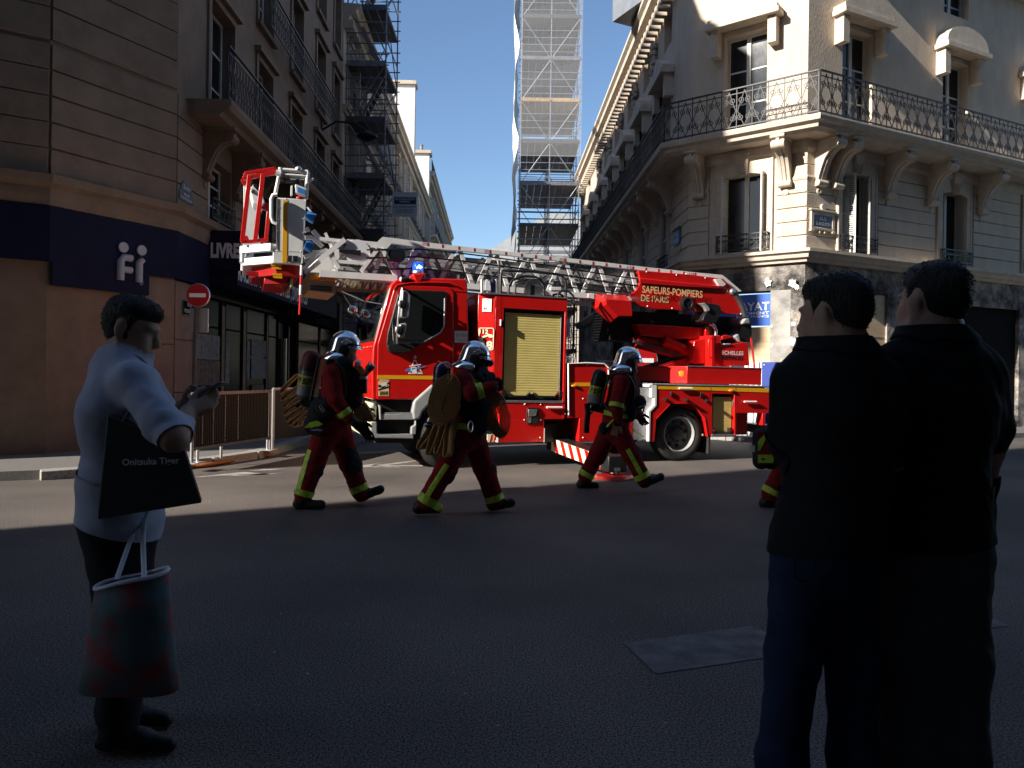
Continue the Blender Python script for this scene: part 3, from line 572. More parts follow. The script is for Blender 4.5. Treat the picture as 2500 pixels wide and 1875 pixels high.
wr = MB(); wr.tube([(1.66+.11*math.cos(i*.45), .2, 5.95+.13*math.sin(i*.45)) for i in range(14)], .014, 6, closed=True); tag(wr.build('wreath', 'iron', None, RB.M), 'small dark round wreath hanging in the shuttered window', 'wreath')
MB().tube([(0.985, -.05, 4.40), (0.985, -.05, 6.0)], .045, 10).build('drainpipe', 'stoneRd', BR, RB.M)
for F, x, s_ in ((RA, .30, 1), (RA, 2.42, 1), (RB, .36, 1), (RB, .90, 1), (RB, 2.75, 1), (RB, 4.4, 1), (RB, 6.5, 1)): console(F, BR, x, 6.86, .68, 1.02, .27)
for F, a, c in ((RA, 2.2, RAL), (RB, 0, .98), (RA, 0, .53)): mould(F, BR, 'bracket_band', a+.01, c, [(.02, 5.98), (-.05, 5.98), (-.07, 6.03), (-.05, 6.08), (.02, 6.08)], 'stoneRd', kr if a == 0 and F is RA else (kk if F is RB else 0), -kk if c == RAL else 0)
for c in winS: [console(RS, BR, c+d_, 6.86, .68, .95, .26) for d_ in (-.85, .85)]
for F, x0, x1, kx in ((RS, .5, RSL-.02, -kr), (RA, .02, RAL-.02, 0), (RB, .02, 14, 0)):
    y_ = -.76; a0 = x0 + (kr*y_ if F is RA else (kk*y_ if F is RB else 0)); a1 = x1-(kr*y_ if F is RS else (kk*y_ if F is RA else 0))
    railing(F, BR, a0, a1, 7.19, y_, .95, .20 if F is RS else .36, 0 if F is RS else 1, r=.013)
# upper storeys with pediments
def pediment(F, P, c, z, w_=1.7, seg=False, m='stoneRd'):
    if seg: pts = [(c-w_/2, z)]+[(c-w_/2*math.cos(math.pi*i/10), z+.10+.42*math.sin(math.pi*i/10)) for i in range(11)]+[(c+w_/2, z)]
    else: pts = [(c-w_/2, z), (c-w_/2, z+.12), (c, z+.58), (c+w_/2, z+.12), (c+w_/2, z)]
    b = MB(); b.prism(pts, -.34, .02); b.box(c-w_/2-.06, c+w_/2+.06, -.40, -.02, z-.12, z-.004)
    for s_ in (-1, 1): b.box(c+s_*(w_/2-.14)-.1, c+s_*(w_/2-.14)+.1, -.26, 0, z-.75, z-.125)
    return b.build('pediment', m, P, F.M)
up = [(6.95, 10.6, 7.3, 9.75), (10.6, 12.3, 10.95, 12.05)]
floors(RS, BR, 0, RSL, up, [(c, 1.05) for c in winS], 'stoneR', wm='wfr'); floors(RA, BR, 0, RAL, up, [(1.4, 1.05)], 'stoneR'); floors(RB, BR, 0, 16, up, [(1.66, 1.05), (5.4, 1.05), (9.1, 1.05), (12.6, 1.05)], 'stoneR')
for i, c in enumerate(winS): pediment(RS, BR, c, 10.0, seg=i % 2 == 1); shutter(RS, BR, c-.55, 7.35, 9.7, .52, -.05, R(-165), 'navy')
pediment(RA, BR, 1.4, 10.0)
for c in (1.66, 5.4, 9.1): pediment(RB, BR, c, 10.0, seg=c > 5 and c < 6)
lf = mat('carved stone leaf', (.46, .39, .32), .9, var=.3, scale=12, bump=.6, bscale=30); M['carv'] = lf
for i, c in enumerate(winS[1:6]):
    b = MB()
    for j in range(18): b.sphere((c+1.55+random.uniform(-.2, .2), -.1, 11.2+random.uniform(-.45, .5)), random.uniform(.07, .15), 6)
    b.build('carved_swag', 'carv', BR, RS.M)
plate(RB, 'z4', 1345, 905, 1530, 1060, [('RUE', .33), ('St AUGUSTIN', .78)], 'dark blue street plate RUE St AUGUSTIN in a carved stone frame', y=-.06)
a, za = RB.q('z4', 1345, 905, -.06); c, zb = RB.q('z4', 1530, 1060, -.06)
b = MB(); za, zb = max(za, zb), min(za, zb)
for u in ((a-.09, a-.004, zb-.06, za+.08), (c+.004, c+.09, zb-.06, za+.08), (a-.004, c+.004, za+.004, za+.08), (a-.004, c+.004, zb-.06, zb-.004)): b.box(u[0], u[1], -.085, -.03, u[2], u[3])
b.box(a-.13, c+.13, -.11, -.03, za+.082, za+.12); b.cyl(((a+c)/2, -.04, za+.19), ((a+c)/2, -.10, za+.19), .075, n=14)
for u in (-.1, .06): b.sphere(((a+c)/2+u, -.06, zb-.11), .035, 8)
for u in (a-.05, c+.05): b.box(u-.06, u+.06, -.1, -.03, zb-.11, zb-.064)
b.build('plate_frame', 'stoneRd', BR, RB.M, bevel=.006, seg=1)
plate(RS, 'z3', 1816, 1100, 1873, 1205, [('RUE', .4), ('MONSIGNY', .8)], 'small blue street plate on the shaded street facade', y=-.06, m='bluef')
a, za = RS.q('z3', 1816, 1100, -.06); c, zb = RS.q('z3', 1873, 1205, -.06); b = MB(); b.box(a-.14, c+.1, -.12, -.03, za+.05, za+.13); b.box(a-.06, c+.06, -.09, -.03, zb-.16, zb-.08); [b.sphere((a+(c-a)*t, -.06, zb-.22+.05*abs(t-.5)), .05, 8) for t in (0, .3, .6, .95)]; b.build('plate_frame', 'stoneRd', BR, RS.M)['kind'] = 'stuff'
# gutted ground floor: charred plaster, bare pillars, boards
def charred():
    m = bpy.data.materials.new('charred plaster'); m.use_nodes = True; n = m.node_tree; bs = n.nodes['Principled BSDF']; L = n.links.new; bs.inputs['Roughness'].default_value = .95
    tc = n.nodes.new('ShaderNodeTexCoord')
    z1 = n.nodes.new('ShaderNodeTexNoise'); z1.inputs['Scale'].default_value = 1.3; z1.inputs['Detail'].default_value = 9; z1.inputs['Roughness'].default_value = .72; L(tc.outputs['Object'], z1.inputs[0])
    r1 = n.nodes.new('ShaderNodeValToRGB'); e = r1.color_ramp.elements; e[0].position = .40; e[0].color = (.035, .033, .032, 1); e[1].position = .62; e[1].color = (.48, .42, .36, 1); e2 = e.new(.5); e2.color = (.20, .18, .165, 1); L(z1.outputs[0], r1.inputs[0]); L(r1.outputs[0], bs.inputs['Base Color'])
    z2 = n.nodes.new('ShaderNodeTexNoise'); z2.inputs['Scale'].default_value = 22; z2.inputs['Detail'].default_value = 8; L(tc.outputs['Object'], z2.inputs[0])
    bp = n.nodes.new('ShaderNodeBump'); bp.inputs['Strength'].default_value = .9; bp.inputs['Distance'].default_value = .04; L(z2.outputs[0], bp.inputs['Height']); L(bp.outputs[0], bs.inputs['Normal']); return m
M['char'] = charred()
wall(RA, BR, 0, RAL, 0, 4.30, [(.02, 2.09, 0, 3.47)], 'char'); wall(RB, BR, 0, 16, 0, 4.30, [(1.2, 2.85, .3, 3.5), (5.2, 8.4, .3, 3.4)], 'char')
wall(RS, BR, 0, RSL, 0, 4.30, [(RSL-4.2, RSL-1.0, .3, 3.4), (RSL-8.4, RSL-5.2, .3, 3.4), (RSL-13, RSL-10, .3, 3.4)], 'char')
M['conc'] = mat('bare concrete', (.20, .195, .19), .9, col2=(.42, .40, .37), scale=2.2, bump=.5, bscale=18)
MB().box(2.10, 2.575, -.05, .25, 0, 3.46).build('pillar', 'conc', BR, RA.M, bevel=.01); MB().box(2.585, RAL+.02, -.1, .2, 0, 3.5).build('pillar', 'char', BR, RA.M, bevel=.02)
for cx_, cz_, rr in ((2.03, 3.66, .10), (2.62, 3.60, .10), (2.72, 3.50, .06), (2.14, 2.62, .035), (2.66, 2.66, .06), (2.63, 2.26, .09), (2.16, 2.18, .04), (2.70, 2.0, .05)):
    n = 16; b = MB(); pp = [(cx_+rr*(.55+.6*random.random())*math.cos(6.283*k/n), cz_+rr*(.6+.7*random.random())*math.sin(6.283*k/n)) for k in range(n)]
    b.prism(pp, -.112 if cx_ > 2.58 else (-.058 if cz_ < 3.46 else -.012), -.04).build('bare_patch', 'wwash', BR, RA.M)
for i, (z0, z1) in enumerate(((.1, 1.0), (1.0, 1.9), (1.9, 2.62))): MB().box(.04, 2.08, .08+.004*i, .11+.004*i, z0+.004, z1-.004).build('plywood_board', 'ply', BR, RA.M)
for x0, x1, z0, z1 in ((1.22, 2.02, 2.44, 3.48), (2.03, 2.84, 2.44, 3.48), (1.22, 2.02, 1.2, 2.10), (2.03, 2.84, 1.2, 2.10), (1.22, 2.84, .3, 1.19)): MB().box(x0, x1, .05, .08, z0, z1).build('plywood_board', 'ply', BR, RB.M)
M['terra'] = mat('terracotta vents', (.30, .11, .06), .8, var=.2, scale=9); MB().box(1.22, 2.84, .06, .10, 2.11, 2.43).build('vent_board', 'ply', BR, RB.M)
for j in range(13): MB().box(1.26+.12*j, 1.34+.12*j, .03, .059, 2.14, 2.24).build('vent_brick', 'terra', BR, RB.M)
MB().box(5.22, 8.38, .1, .14, .3, 3.4).build('shop_shutter', 'shopd', BR, RB.M)
for c, fr in ((RSL-2.6, RS), (RSL-6.8, RS), (RSL-11.5, RS)): MB().box(c-1.58, c+1.58, .1, .14, .3, 3.4).build('shop_shutter', 'shopd', BR, fr.M)
bn = thing('banner', 'blue builder banner with bold white lettering on the plywood boards', 'banner', RA.M @ T3(.05, 0, 2.6))
MB().box(.05, 2.085, .03, .06, 2.645, 3.40).build('panel', 'banb', bn, RA.M)
xr = RA.q('z8', 885, 400, .03)[0]
for s_, ya, yb, wd in (('FAYAT', 455, 370, .82), ('BATIMENT', 500, 470, .80), ('ILE-DE-FRANCE', 532, 508, .80)):
    z0 = RA.q('z8', 800, ya, .03)[1]; z1 = RA.q('z8', 800, yb, .03)[1]; text('lettering', s_, 'white', bn, RA.M @ T3(0, .03, 0), xr, z0, z1-z0, align='RIGHT', wid=wd, bold=.02 if s_ == 'FAYAT' else .012)
# site hoarding in front of the corner: blue sheet and white corrugated panels
HO = Frame(RA.M @ Vector((-.6, -1.35, 0)), R(-38)); ho = thing('site_hoarding', 'white corrugated site hoarding with a blue panel in front of the gutted corner', 'hoarding', HO.M)
b = MB(); xs0, xs1 = .3, HO.q('z8', 806, 1100)[0]; n = 22; zt = HO.q('z8', 760, 995)[1]; st = (xs1-xs0)/n
pf = []
for i in range(n): pf += [(xs0+st*i, 0), (xs0+st*(i+.42), 0), (xs0+st*(i+.5), .05), (xs0+st*(i+.92), .05)]
for (x0, y0), (x1, y1) in zip(pf, pf[1:]): b.add([(x0, y0, .12), (x1, y1, .12), (x1, y1, zt), (x0, y0, zt)], [(0, 1, 2, 3)])
b.build('corrugated_panel', 'white', ho, HO.M); zt2 = HO.q('z8', 820, 995)[1]
MB().box(xs1+.01, xs1+1.75, -.02, .03, .12, zt2).build('blue_panel', 'barb', ho, HO.M, bevel=.004)
for x in (xs1+.06, xs1+1.7):
    for z in (zt2-.06, .5, 1.0): MB().lathe([(.016, 0), (.012, .012)], 8, (x, -.02, z), (0, -1, 0)).build('rivet', 'white', ho, HO.M)
# unseen near buildings: the first casts the road shadow, two added to block skylight
SH = Vector((-.6, 8.95, 0)); sd = Vector((math.cos(SAZ), math.sin(SAZ), 0))
e1 = SH-sd*21
BN = thing('near_building', 'tall stone building on the near side of the crossing, out of view to the left', 'building', T3(*e1))
FN = Frame(e1-24*Vector((math.cos(R(22)), math.sin(R(22)), 0)), R(22)+math.pi)   # street face looks north
FN = Frame(e1, R(213)); floors(FN, BN, 0, 24, [(0, 4.4, 1, 3.4), (4.4, 8, 5, 7.3), (8, 11.6, 8.6, 10.9), (11.6, 15.2, 12.2, 14.4), (15.2, 18.8, 15.8, 18), (18.8, 25, 19.4, 21.6)], [(2+3*i, 1.2) for i in range(7)], 'stoneN', trim='stoneN')
FN2 = Frame(e1+20*Vector((math.cos(R(-57)), math.sin(R(-57)), 0)), R(123)); floors(FN2, BN, 0, 20, [(0, 4.4, 1, 3.4), (4.4, 8, 5, 7.3), (8, 11.6, 8.6, 10.9), (11.6, 15.2, 12.2, 14.4), (15.2, 18.8, 15.8, 18), (18.8, 25, 19.4, 21.6)], [(2+3*i, 1.2) for i in range(6)], 'stoneN', trim='stoneN')
MB().box(0.3, 23.7, .46, 19.5, 0, 25.2).build('core', 'stoneN', BN, FN.M); cornice(FN, BN, 0, 24, 25, 'stoneN', 1.2)
BM = thing('near_building', 'tall stone building behind the photographer, out of view', 'building', T3(0, -2.2, 0))
FM = Frame((16, -2.2, 0), R(180)); floors(FM, BM, 0, 30, [(0, 4.4, 1, 3.4), (4.4, 8, 5, 7.3), (8, 11.6, 8.6, 10.9), (11.6, 15.2, 12.2, 14.4), (15.2, 18.8, 15.8, 18), (18.8, 25, 19.4, 21.6)], [(2+3*i, 1.2) for i in range(9)], 'stoneN', trim='stoneN')
mansard(FM, BM, 0, 30, 25, 3, 2, 10)
MB().box(0.3, 29.7, .46, 12, 0, 25.2).build('core', 'stoneN', BM, FM.M)
BQ = thing('near_building', 'stone building on the near right side of the crossing, out of view', 'building', T3(9, 4, 0))
FQ = Frame((7.5, 3.0, 0), R(180+26.7)); FQ = Frame((24, 11.3, 0), R(206.7)); floors(FQ, BQ, 0, 18, [(0, 4.4, 1, 3.4), (4.4, 8, 5, 7.3), (8, 11.6, 8.6, 10.9), (11.6, 15.2, 12.2, 14.4), (15.2, 22, 15.8, 18)], [(2+3*i, 1.2) for i in range(5)], 'stoneN', trim='stoneN')
MB().box(0.3, 17.7, .46, 10, 0, 22).build('core', 'stoneN', BQ, FQ.M)
# ================================================================= scaffolds
def scaffold(P, x0, x1, y0, y1, z1, lift, nx, ny, m, planks, stairs=False, skip=0):
    b = MB(); xs = [x0+(x1-x0)*i/nx for i in range(nx+1)]; ys = [y0+(y1-y0)*i/ny for i in range(ny+1)]
    for x in xs:
        for y in ys: MB().tube([(x, y, 0), (x, y, z1)], .03, 6).build('standard', m, P)
    z = 0.3; k = 0
    while z < z1-.2:
        for y in ys:
            for dz in (0, .4, .8, 1.2, 1.6):
                if z+dz < z1: b.tube([(x0-.12, y, z+dz), (x1+.12, y, z+dz)], .024, 5)
        for x in xs:
            for dz in (0, 1.0):
                if z+dz < z1: b.tube([(x, y0-.1, z+dz), (x, y1+.1, z+dz)], .024, 5)
        for i, (a, c) in enumerate(zip(xs, xs[1:])):
            for y in (ys[0], ys[-1]): b.tube([(a, y, z), (c, y, z+lift)] if (k+i) % 2 else [(c, y, z), (a, y, z+lift)], .022, 5)
        b.tube([(x1, y0, z), (x1, y1, z+lift)] if k % 2 else [(x1, y1, z), (x1, y0, z+lift)], .022, 5)
        n = 4
        for i in range(n*nx):
            w_ = (x1-x0)/(n*nx); MB().box(x0+w_*i+.008, x0+w_*(i+1)-.008, y0-.05, y1+.05, z-.06, z-.012).build('plank', planks[k % len(planks)], P)
        MB().box(x0, x1, y0-.045, y0-.02, z-.01, z+.15).build('toe_board', planks[(k) % len(planks)], P)
        if stairs:
            s = MB(); a, c = (x0+.2, x1-.2) if k % 2 else (x1-.2, x0+.2)
            for sx in (-.28, .28): s.bar((a, (y0+y1)/2-.2+sx, z), (c, (y0+y1)/2-.2+sx, z+lift), .05, .1)
            s.build('stair_stringer', m, P)
            for i in range(1, 9):
                t = i/9; x = a+(c-a)*t; MB().box(x-.1, x+.1, (y0+y1)/2-.46, (y0+y1)/2+.06, z+lift*t-.02, z+lift*t).build('step', m, P)
            for sx in (-.3, .3): b.tube([(a, (y0+y1)/2-.2+sx, z+.95), (c, (y0+y1)/2-.2+sx, z+lift+.95)], .02, 5)
        z += lift; k += 1
    o = b.build('ledger', m, P); o['kind'] = 'stuff'
SL = thing('scaffold_tower', 'dark scaffold stair tower standing against the left facade', 'scaffold', T3(-5.6, 28, 0))
scaffold(SL, -6.35, -4.9, 28.0, 30.7, 17.5, 2.1, 1, 1, 'scafd', ['scafd', 'steel'], stairs=True)
SR = thing('scaffold_tower', 'tall scaffold with plank decks and white sheeting on the right of the street', 'scaffold', T3(2, 43, 0))
scaffold(SR, 0.30, 3.6, 42.0, 48.0, 24.5, 2.35, 2, 3, 'scafs', ['scafd', 'steel', 'plank', 'scafd', 'steel'])
b = MB(); n = 26      # loose white sheet on its street side
for j in range(3):
    for i in range(n):
        z0, z1 = 9.5+15*i/n, 9.5+15*(i+1)/n; f = lambda z, y: .18-.30*abs(math.sin((z-9.5)*.62+y*.3))-.06*math.sin(z*2.1)
        ya, yb = 41.95+2*j, 43.95+2*j
        b.add([(f(z0, ya), ya, z0), (f(z0, yb), yb, z0), (f(z1, yb), yb, z1), (f(z1, ya), ya, z1)], [(0, 1, 2, 3)])
sh = b.build('sheeting', 'sheet', SR, None, smooth=True); so_ = sh.modifiers.new('thick', 'SOLIDIFY'); so_.thickness = .01
b = MB()
for i in range(10): b.add([(.12-.1*math.sin(z), y, z) for y, z in ((42, 1+.85*i), (48, 1+.85*i), (48, 1.85+.85*i), (42, 1.85+.85*i))], [(0, 1, 2, 3)])
M['net'] = mat('white scaffold net', (.75, .75, .75), .8); _n = M['net'].node_tree; _t = _n.nodes.new('ShaderNodeBsdfTransparent'); _m = _n.nodes.new('ShaderNodeMixShader'); _m.inputs[0].default_value = .16
_n.links.new(_t.outputs[0], _m.inputs[1]); _n.links.new(_n.nodes['Principled BSDF'].outputs[0], _m.inputs[2]); _n.links.new(_m.outputs[0], _n.nodes['Material Output'].inputs[0])
b2 = MB()
for i in range(12):
    z0, z1 = 13.6+.9*i, 14.5+.9*i; b2.add([(.2, 41.9+.05*math.sin(3*i), z0), (3.7, 41.9+.05*math.sin(3*i+1), z0), (3.7, 41.9+.05*math.sin(3*i+4), z1), (.2, 41.9+.05*math.sin(3*i+3), z1)], [(0, 1, 2, 3)])
b2.build('front_net', 'net', SR)
M['mesh'] = mat('dark debris netting', (.05, .055, .065), .8); b.build('netting', 'mesh', SR)
SBF = Frame(at(957, 600, 29.2), R(-1)); SBF = Frame((0, 29.2, 0), 0)
sb = thing('scaffold_sign', 'square grey sign board hung on the dark scaffold, blue name panel and phone numbers', 'sign', SBF.M @ T3(-4.3, 0, 5))
xa, za = SBF.q('z2', 758, 674); xb, zb = SBF.q('z2', 1013, 934)
M['gboard'] = mat('grey sign board', (.62, .63, .66), .6, var=.05)
MB().box(xa, xb, 0, .03, zb, za).build('board', 'gboard', sb, SBF.M); MB().box(xa+.07, xb-.05, -.006, -.001, SBF.q('z2', 800, 800)[1], SBF.q('z2', 800, 728)[1]).build('name_panel', 'signb', sb, SBF.M)
for s_, y, h, wd, m_ in (('LES ECHAFAUDEURS', 760, .085, .76, 'lett'), ('PARISIENS', 787, .085, .4, 'lett'), ('LOCATION-MONTAGE-VENTE', 838, .065, .9, 'blkf'), ('Tel: 01.43.87.31.90', 868, .065, .66, 'blkf'), ('Fax: 01.43.87.22.21', 890, .065, .66, 'blkf')):
    text('lettering', s_, m_, sb, SBF.M, (xa+xb)/2, SBF.q('z2', 880, y)[1], h, y=-.009, wid=wd, align='CENTER', bold=.01)
b = MB(); b.bar((-4.9, 29.25, za-.1), (xb, 29.25, za-.1), .04); b.bar((-4.9, 29.25, zb+.1), (xb, 29.25, zb+.1), .04); b.build('support_arm', 'scafd', sb)
# ================================================================= street furniture on the left corner
f0, f1 = gnd(*q('b1', 672, 985), .12), gnd(*q('b1', 1482, 845), .12); fd = (f1-f0); FB = Frame(f0, math.atan2(fd.y, fd.x)); fl = fd.length
fn = thing('crowd_barrier', 'metal barrier of close vertical slats at the left kerb', 'barrier', FB.M)
for x in (0, fl): MB().tube([(x, 0, 0), (x, 0, .97)], .024, 8).build('post', 'gred', fn, FB.M)
for x in (.16, fl*.36, fl-.02): MB().tube([(x, .03, 0), (x, .03, .20)], .022, 8).build('foot_post', 'alu', fn, FB.M)
for x in (0.05, fl): MB().box(x-.12, x+.12, -.1, .1, 0, .012).build('base_plate', 'gred', fn, FB.M)
MB().bar((0, 0, .965), (fl, 0, .965), .045).build('top_rail', 'steel', fn, FB.M); MB().bar((0, 0, .2), (fl, 0, .2), .04).build('bottom_rail', 'steel', fn, FB.M)
n = 46; sm = MB().box(-.014, .014, -.008, .008, .22, .945).mesh('slat', 'blk2')
for i in range(n): place('slat', sm, fn, FB.M @ T3(.05+(fl-.1)*(i+.5)/n, 0, 0))
MB().box(.03, fl-.03, .02, .026, .22, .945).build('backing_mesh', 'blk2', fn, FB.M)
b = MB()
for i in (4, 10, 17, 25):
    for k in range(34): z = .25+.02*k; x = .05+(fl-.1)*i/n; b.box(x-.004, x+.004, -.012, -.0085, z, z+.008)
g = b.build('painted_glints', 'white', fn, FB.M); g['kind'] = 'stuff'  # white dots stand in for sunlight showing through the barrier
FB2 = Frame(FB.M @ Vector((fl+.08, 0, 0)), math.atan2(fd.y, fd.x)+R(-6)); fn2 = thing('crowd_barrier', 'dark sheeted barrier continuing behind the first firefighter', 'barrier', FB2.M)
MB().box(0.05, 2.9, 0, .02, .16, 1.0).build('panel', 'blk2', fn2, FB2.M); [MB().tube([(x, 0, 0), (x, 0, 1.0)], .024, 8).build('post', 'gred', fn2, FB2.M) for x in (0, 1.45, 2.9)]; MB().bar((0, 0, 1.0), (2.9, 0, 1.0), .035).build('top_rail', 'gred', fn2, FB2.M)
[MB().box(x-.12, x+.12, -.12, .12, 0, .012).build('base_plate', 'gred', fn2, FB2.M) for x in (1.45, 2.9)]
# no entry signs
def no_entry(p, r_, Fz, label, tall=True, ang=0):
    Fq = Frame((p.x, p.y, 0), ang); t = thing('no_entry_sign', label, 'road sign', Fq.M)
    MB().lathe([(r_*.96, 0), (r_, .012), (r_, .03), (r_*.96, .04)], 40, (0, .02, Fz), (0, 1, 0)).build('rim', 'alu', t, Fq.M); MB().lathe([(r_*.93, 0), (r_*.93, .006)], 40, (0, .014, Fz), (0, 1, 0)).build('face', 'noent', t, Fq.M)
    MB().box(-r_*.68, r_*.68, .006, .0135, Fz-r_*.16, Fz+r_*.16).build('white_bar', 'paperw', t, Fq.M)
    MB().cyl((-.06, .09, .1), (-.06, .09, Fz+r_*.9), .03, n=12).build('pole', 'steel', t, Fq.M); MB().box(-.1, 0, .05, .12, Fz-.1, Fz-.05).build('clamp', 'steel', t, Fq.M); return t, Fq
pn = at(*q('z5', 730, 300), 12.3); t, Fq = no_entry(pn, .198, pn.z, 'round red no entry sign on a dark pole before the stone pillar')
x0, z1 = Fq.q('z5', 648, 432, .12); x1, z0 = Fq.q('z5', 836, 690, .12)
sg = thing('road_sign', 'grey back of a square sign below the no entry sign', 'road sign', Fq.M @ T3(0, .1, 1))
MB().box(x0, x1, .125, .14, z0, z1).build('plate', 'gred', sg, Fq.M, bevel=.012); MB().tube([(x1, .13, z0+.01), (x1, .13, z1-.01)], .012, 6).build('rim', 'alu', sg, Fq.M)
pn2 = at(*q('z7', 1508, 978), 16.2); no_entry(pn2, .30, pn2.z, 'round no entry sign seen through the gap under the ladder boom', ang=R(8))
# hose along the kerb
hp = [gnd(*q('b1', x, y)) for x, y in ((420, 1075), (650, 1038), (800, 1027), (900, 1012), (1050, 985), (1250, 940), (1450, 918))]+[gnd(*q('b1', x, y)) for x, y in ((1600, 850), (1720, 795), (1860, 737), (1990, 690), (2120, 660))]
hh = []
for a, c in zip(hp, hp[1:]): hh += [a.lerp(c, i/4) for i in range(4)]
tag(MB().tube([(p.x, p.y, .035) for p in hh], .045, 10, flat=(.75, 1.25)).build('fire_hose', 'hoser', smooth=True), 'orange fire hose lying along the left kerb', 'hose')
# barrier grid and stacked things behind the truck on the right pavement
GB = Frame(Vector((3.0, 18.6, .0)), R(-3)); gb = thing('crowd_barrier', 'grey mesh site fence panel behind the turntable truck', 'barrier', GB.M @ T3(0, 0, 0))
b = MB(); [b.tube([(x*.09, 0, .3), (x*.09, 0, 1.75)], .005, 4) for x in range(-9, 24)]; [b.tube([(-.8, 0, .3+z*.11), (2.1, 0, .3+z*.11)], .005, 4) for z in range(14)]; o = b.build('mesh_wires', 'scafs', gb, GB.M); o['kind'] = 'stuff'
for z in (.3, 1.75): MB().tube([(-.85, 0, z), (2.15, 0, z)], .022, 8).build('rail', 'scafs', gb, GB.M)
for x in (-.85, 2.15): MB().tube([(x, 0, 0), (x, 0, 1.8)], .022, 8).build('post', 'scafs', gb, GB.M)
# ================================================================= ladder truck
g0 = gnd(1663, 1127); TR = Frame(g0, R(20), 0.011); TM = TR.M; WT = 2.40
TK = thing('ladder_fire_truck', 'red turntable ladder fire engine with raised grey ladder and rescue basket', 'fire truck', TM)
def pr(name, k, pts, y0, y1, m, parent=None, bevel=0, seg=2, dx=0, dz=0, smooth=False):
    return MB().prism(TR.P(k, pts, y0), y0, y1, dx, dz).build(name, m, parent or TK, TM, bevel, smooth, seg)
def X(k, x, y, d=0.0): return TR.q(k, x, y, d)[0]
def Zz(k, x, y, d=0.0): return TR.q(k, x, y, d)[1]
def p3(k, x, y, d=0.0):
    a, c = TR.q(k, x, y, d); return Vector((a, d, c))
def bx(name, x0, x1, y0, y1, z0, z1, m, parent=None, bevel=0): return MB().box(x0, x1, y0, y1, z0, z1).build(name, m, parent or TK, TM, bevel)
def tb(name, pts, r, m, parent=None, n=8, closed=False, flat=None): return MB().tube(pts, r, n, closed, flat).build(name, m, parent or TK, TM, smooth=True)
def vprism(pts, z0, z1):
    n = len(pts); return MB().add([(x, y, z0) for x, y in pts]+[(x, y, z1) for x, y in pts], [tuple(range(n)), tuple(range(n, 2*n))]+[(i, (i+1) % n, n+(i+1) % n, n+i) for i in range(n)])
def rounded(k, pts, r=.05, y=0, n=4):
    """pixel polygon with rounded corners, in face coordinates"""
    P = [Vector(p) for p in TR.P(k, pts, y)]; o = []
    for i, p in enumerate(P):
        a, c = P[i-1], P[(i+1) % len(P)]; ra = min(r, (a-p).length*.45, (c-p).length*.45); u = p+(a-p).normalized()*ra; v = p+(c-p).normalized()*ra
        for j in range(n+1):
            t = j/n; o.append(tuple(u*(1-t)**2+p*2*t*(1-t)+v*t*t))
    return o
# ---- chassis, axles, wheels
bx('chassis_rail', -4.9, 1.5, .55, .72, .48, .74, 'steel'); bx('chassis_rail', -4.9, 1.5, 1.68, 1.85, .48, .74, 'steel')
for x in (-3.95, 0): MB().cyl((x, .3, .44), (x, 2.1, .44), .1, n=12).build('axle', 'steel', TK, TM)
def wheel(x, y, z0, steer=0, flip=False, double=False):
    Rw = .455; sgn = -1 if not flip else 1
    Mx = TM @ T3(x, y, z0+Rw) @ Matrix.Rotation(steer, 4, 'Z') @ Matrix.Rotation(R(180) if flip else 0, 4, 'Z')
    tp = [(.30, .02), (.315, .005), (.36, -.012), (.42, -.005), (.445, .02), (.455, .05), (.455, .24), (.44, .27), (.36, .29), (.30, .28)]
    t = MB().lathe(tp, 56, (0, 0, 0), (0, 1, 0), caps=False).build('wheel', 'rub', TK, Mx, smooth=True)
    b = MB()
    for i in range(64):
        a = 2*math.pi*i/64; c, s = math.cos(a), math.sin(a)
        for yy in (.045, .10, .155, .21): b.add([(.462*math.cos(a+d), yy+e, .462*math.sin(a+d)) for d, e in ((0, 0), (.065, .0), (.065, .035), (0, .035))], [(0, 1, 2, 3)])
    tr = b.build('tread', 'rub', t, Mx); tr['kind'] = 'stuff'
    rim = MB().lathe([(.305, .01), (.285, .0), (.275, .03), (.27, .13), (.25, .15)], 40, (0, 0, 0), (0, 1, 0), caps=False).build('rim', 'gred', t, Mx, smooth=True)
    MB().lathe([(.26, .14), (.20, .155), (.16, .14), (.11, .11), (.10, .06), (.06, .05)], 32, (0, 0, 0), (0, 1, 0)).build('wheel_disc', 'steel', t, Mx, smooth=True)
    for i in range(8):
        a = 2*math.pi*i/8+.2; MB().cyl((.205*math.cos(a), .13, .205*math.sin(a)), (.205*math.cos(a), .16, .205*math.sin(a)), .032, n=12).build('hand_hole', 'blk2', t, Mx)
    for i in range(10):
        a = 2*math.pi*i/10; MB().cyl((.135*math.cos(a), .09, .135*math.sin(a)), (.135*math.cos(a), .14, .135*math.sin(a)), .014, n=6).build('wheel_nut', 'steel', t, Mx)
    return t
wheel(0, .06, -.003); wheel(-3.95, .10, -.054, R(20)); wheel(0, 2.34, -.003, flip=True); wheel(-3.95, 2.3, -.054, R(20), True)
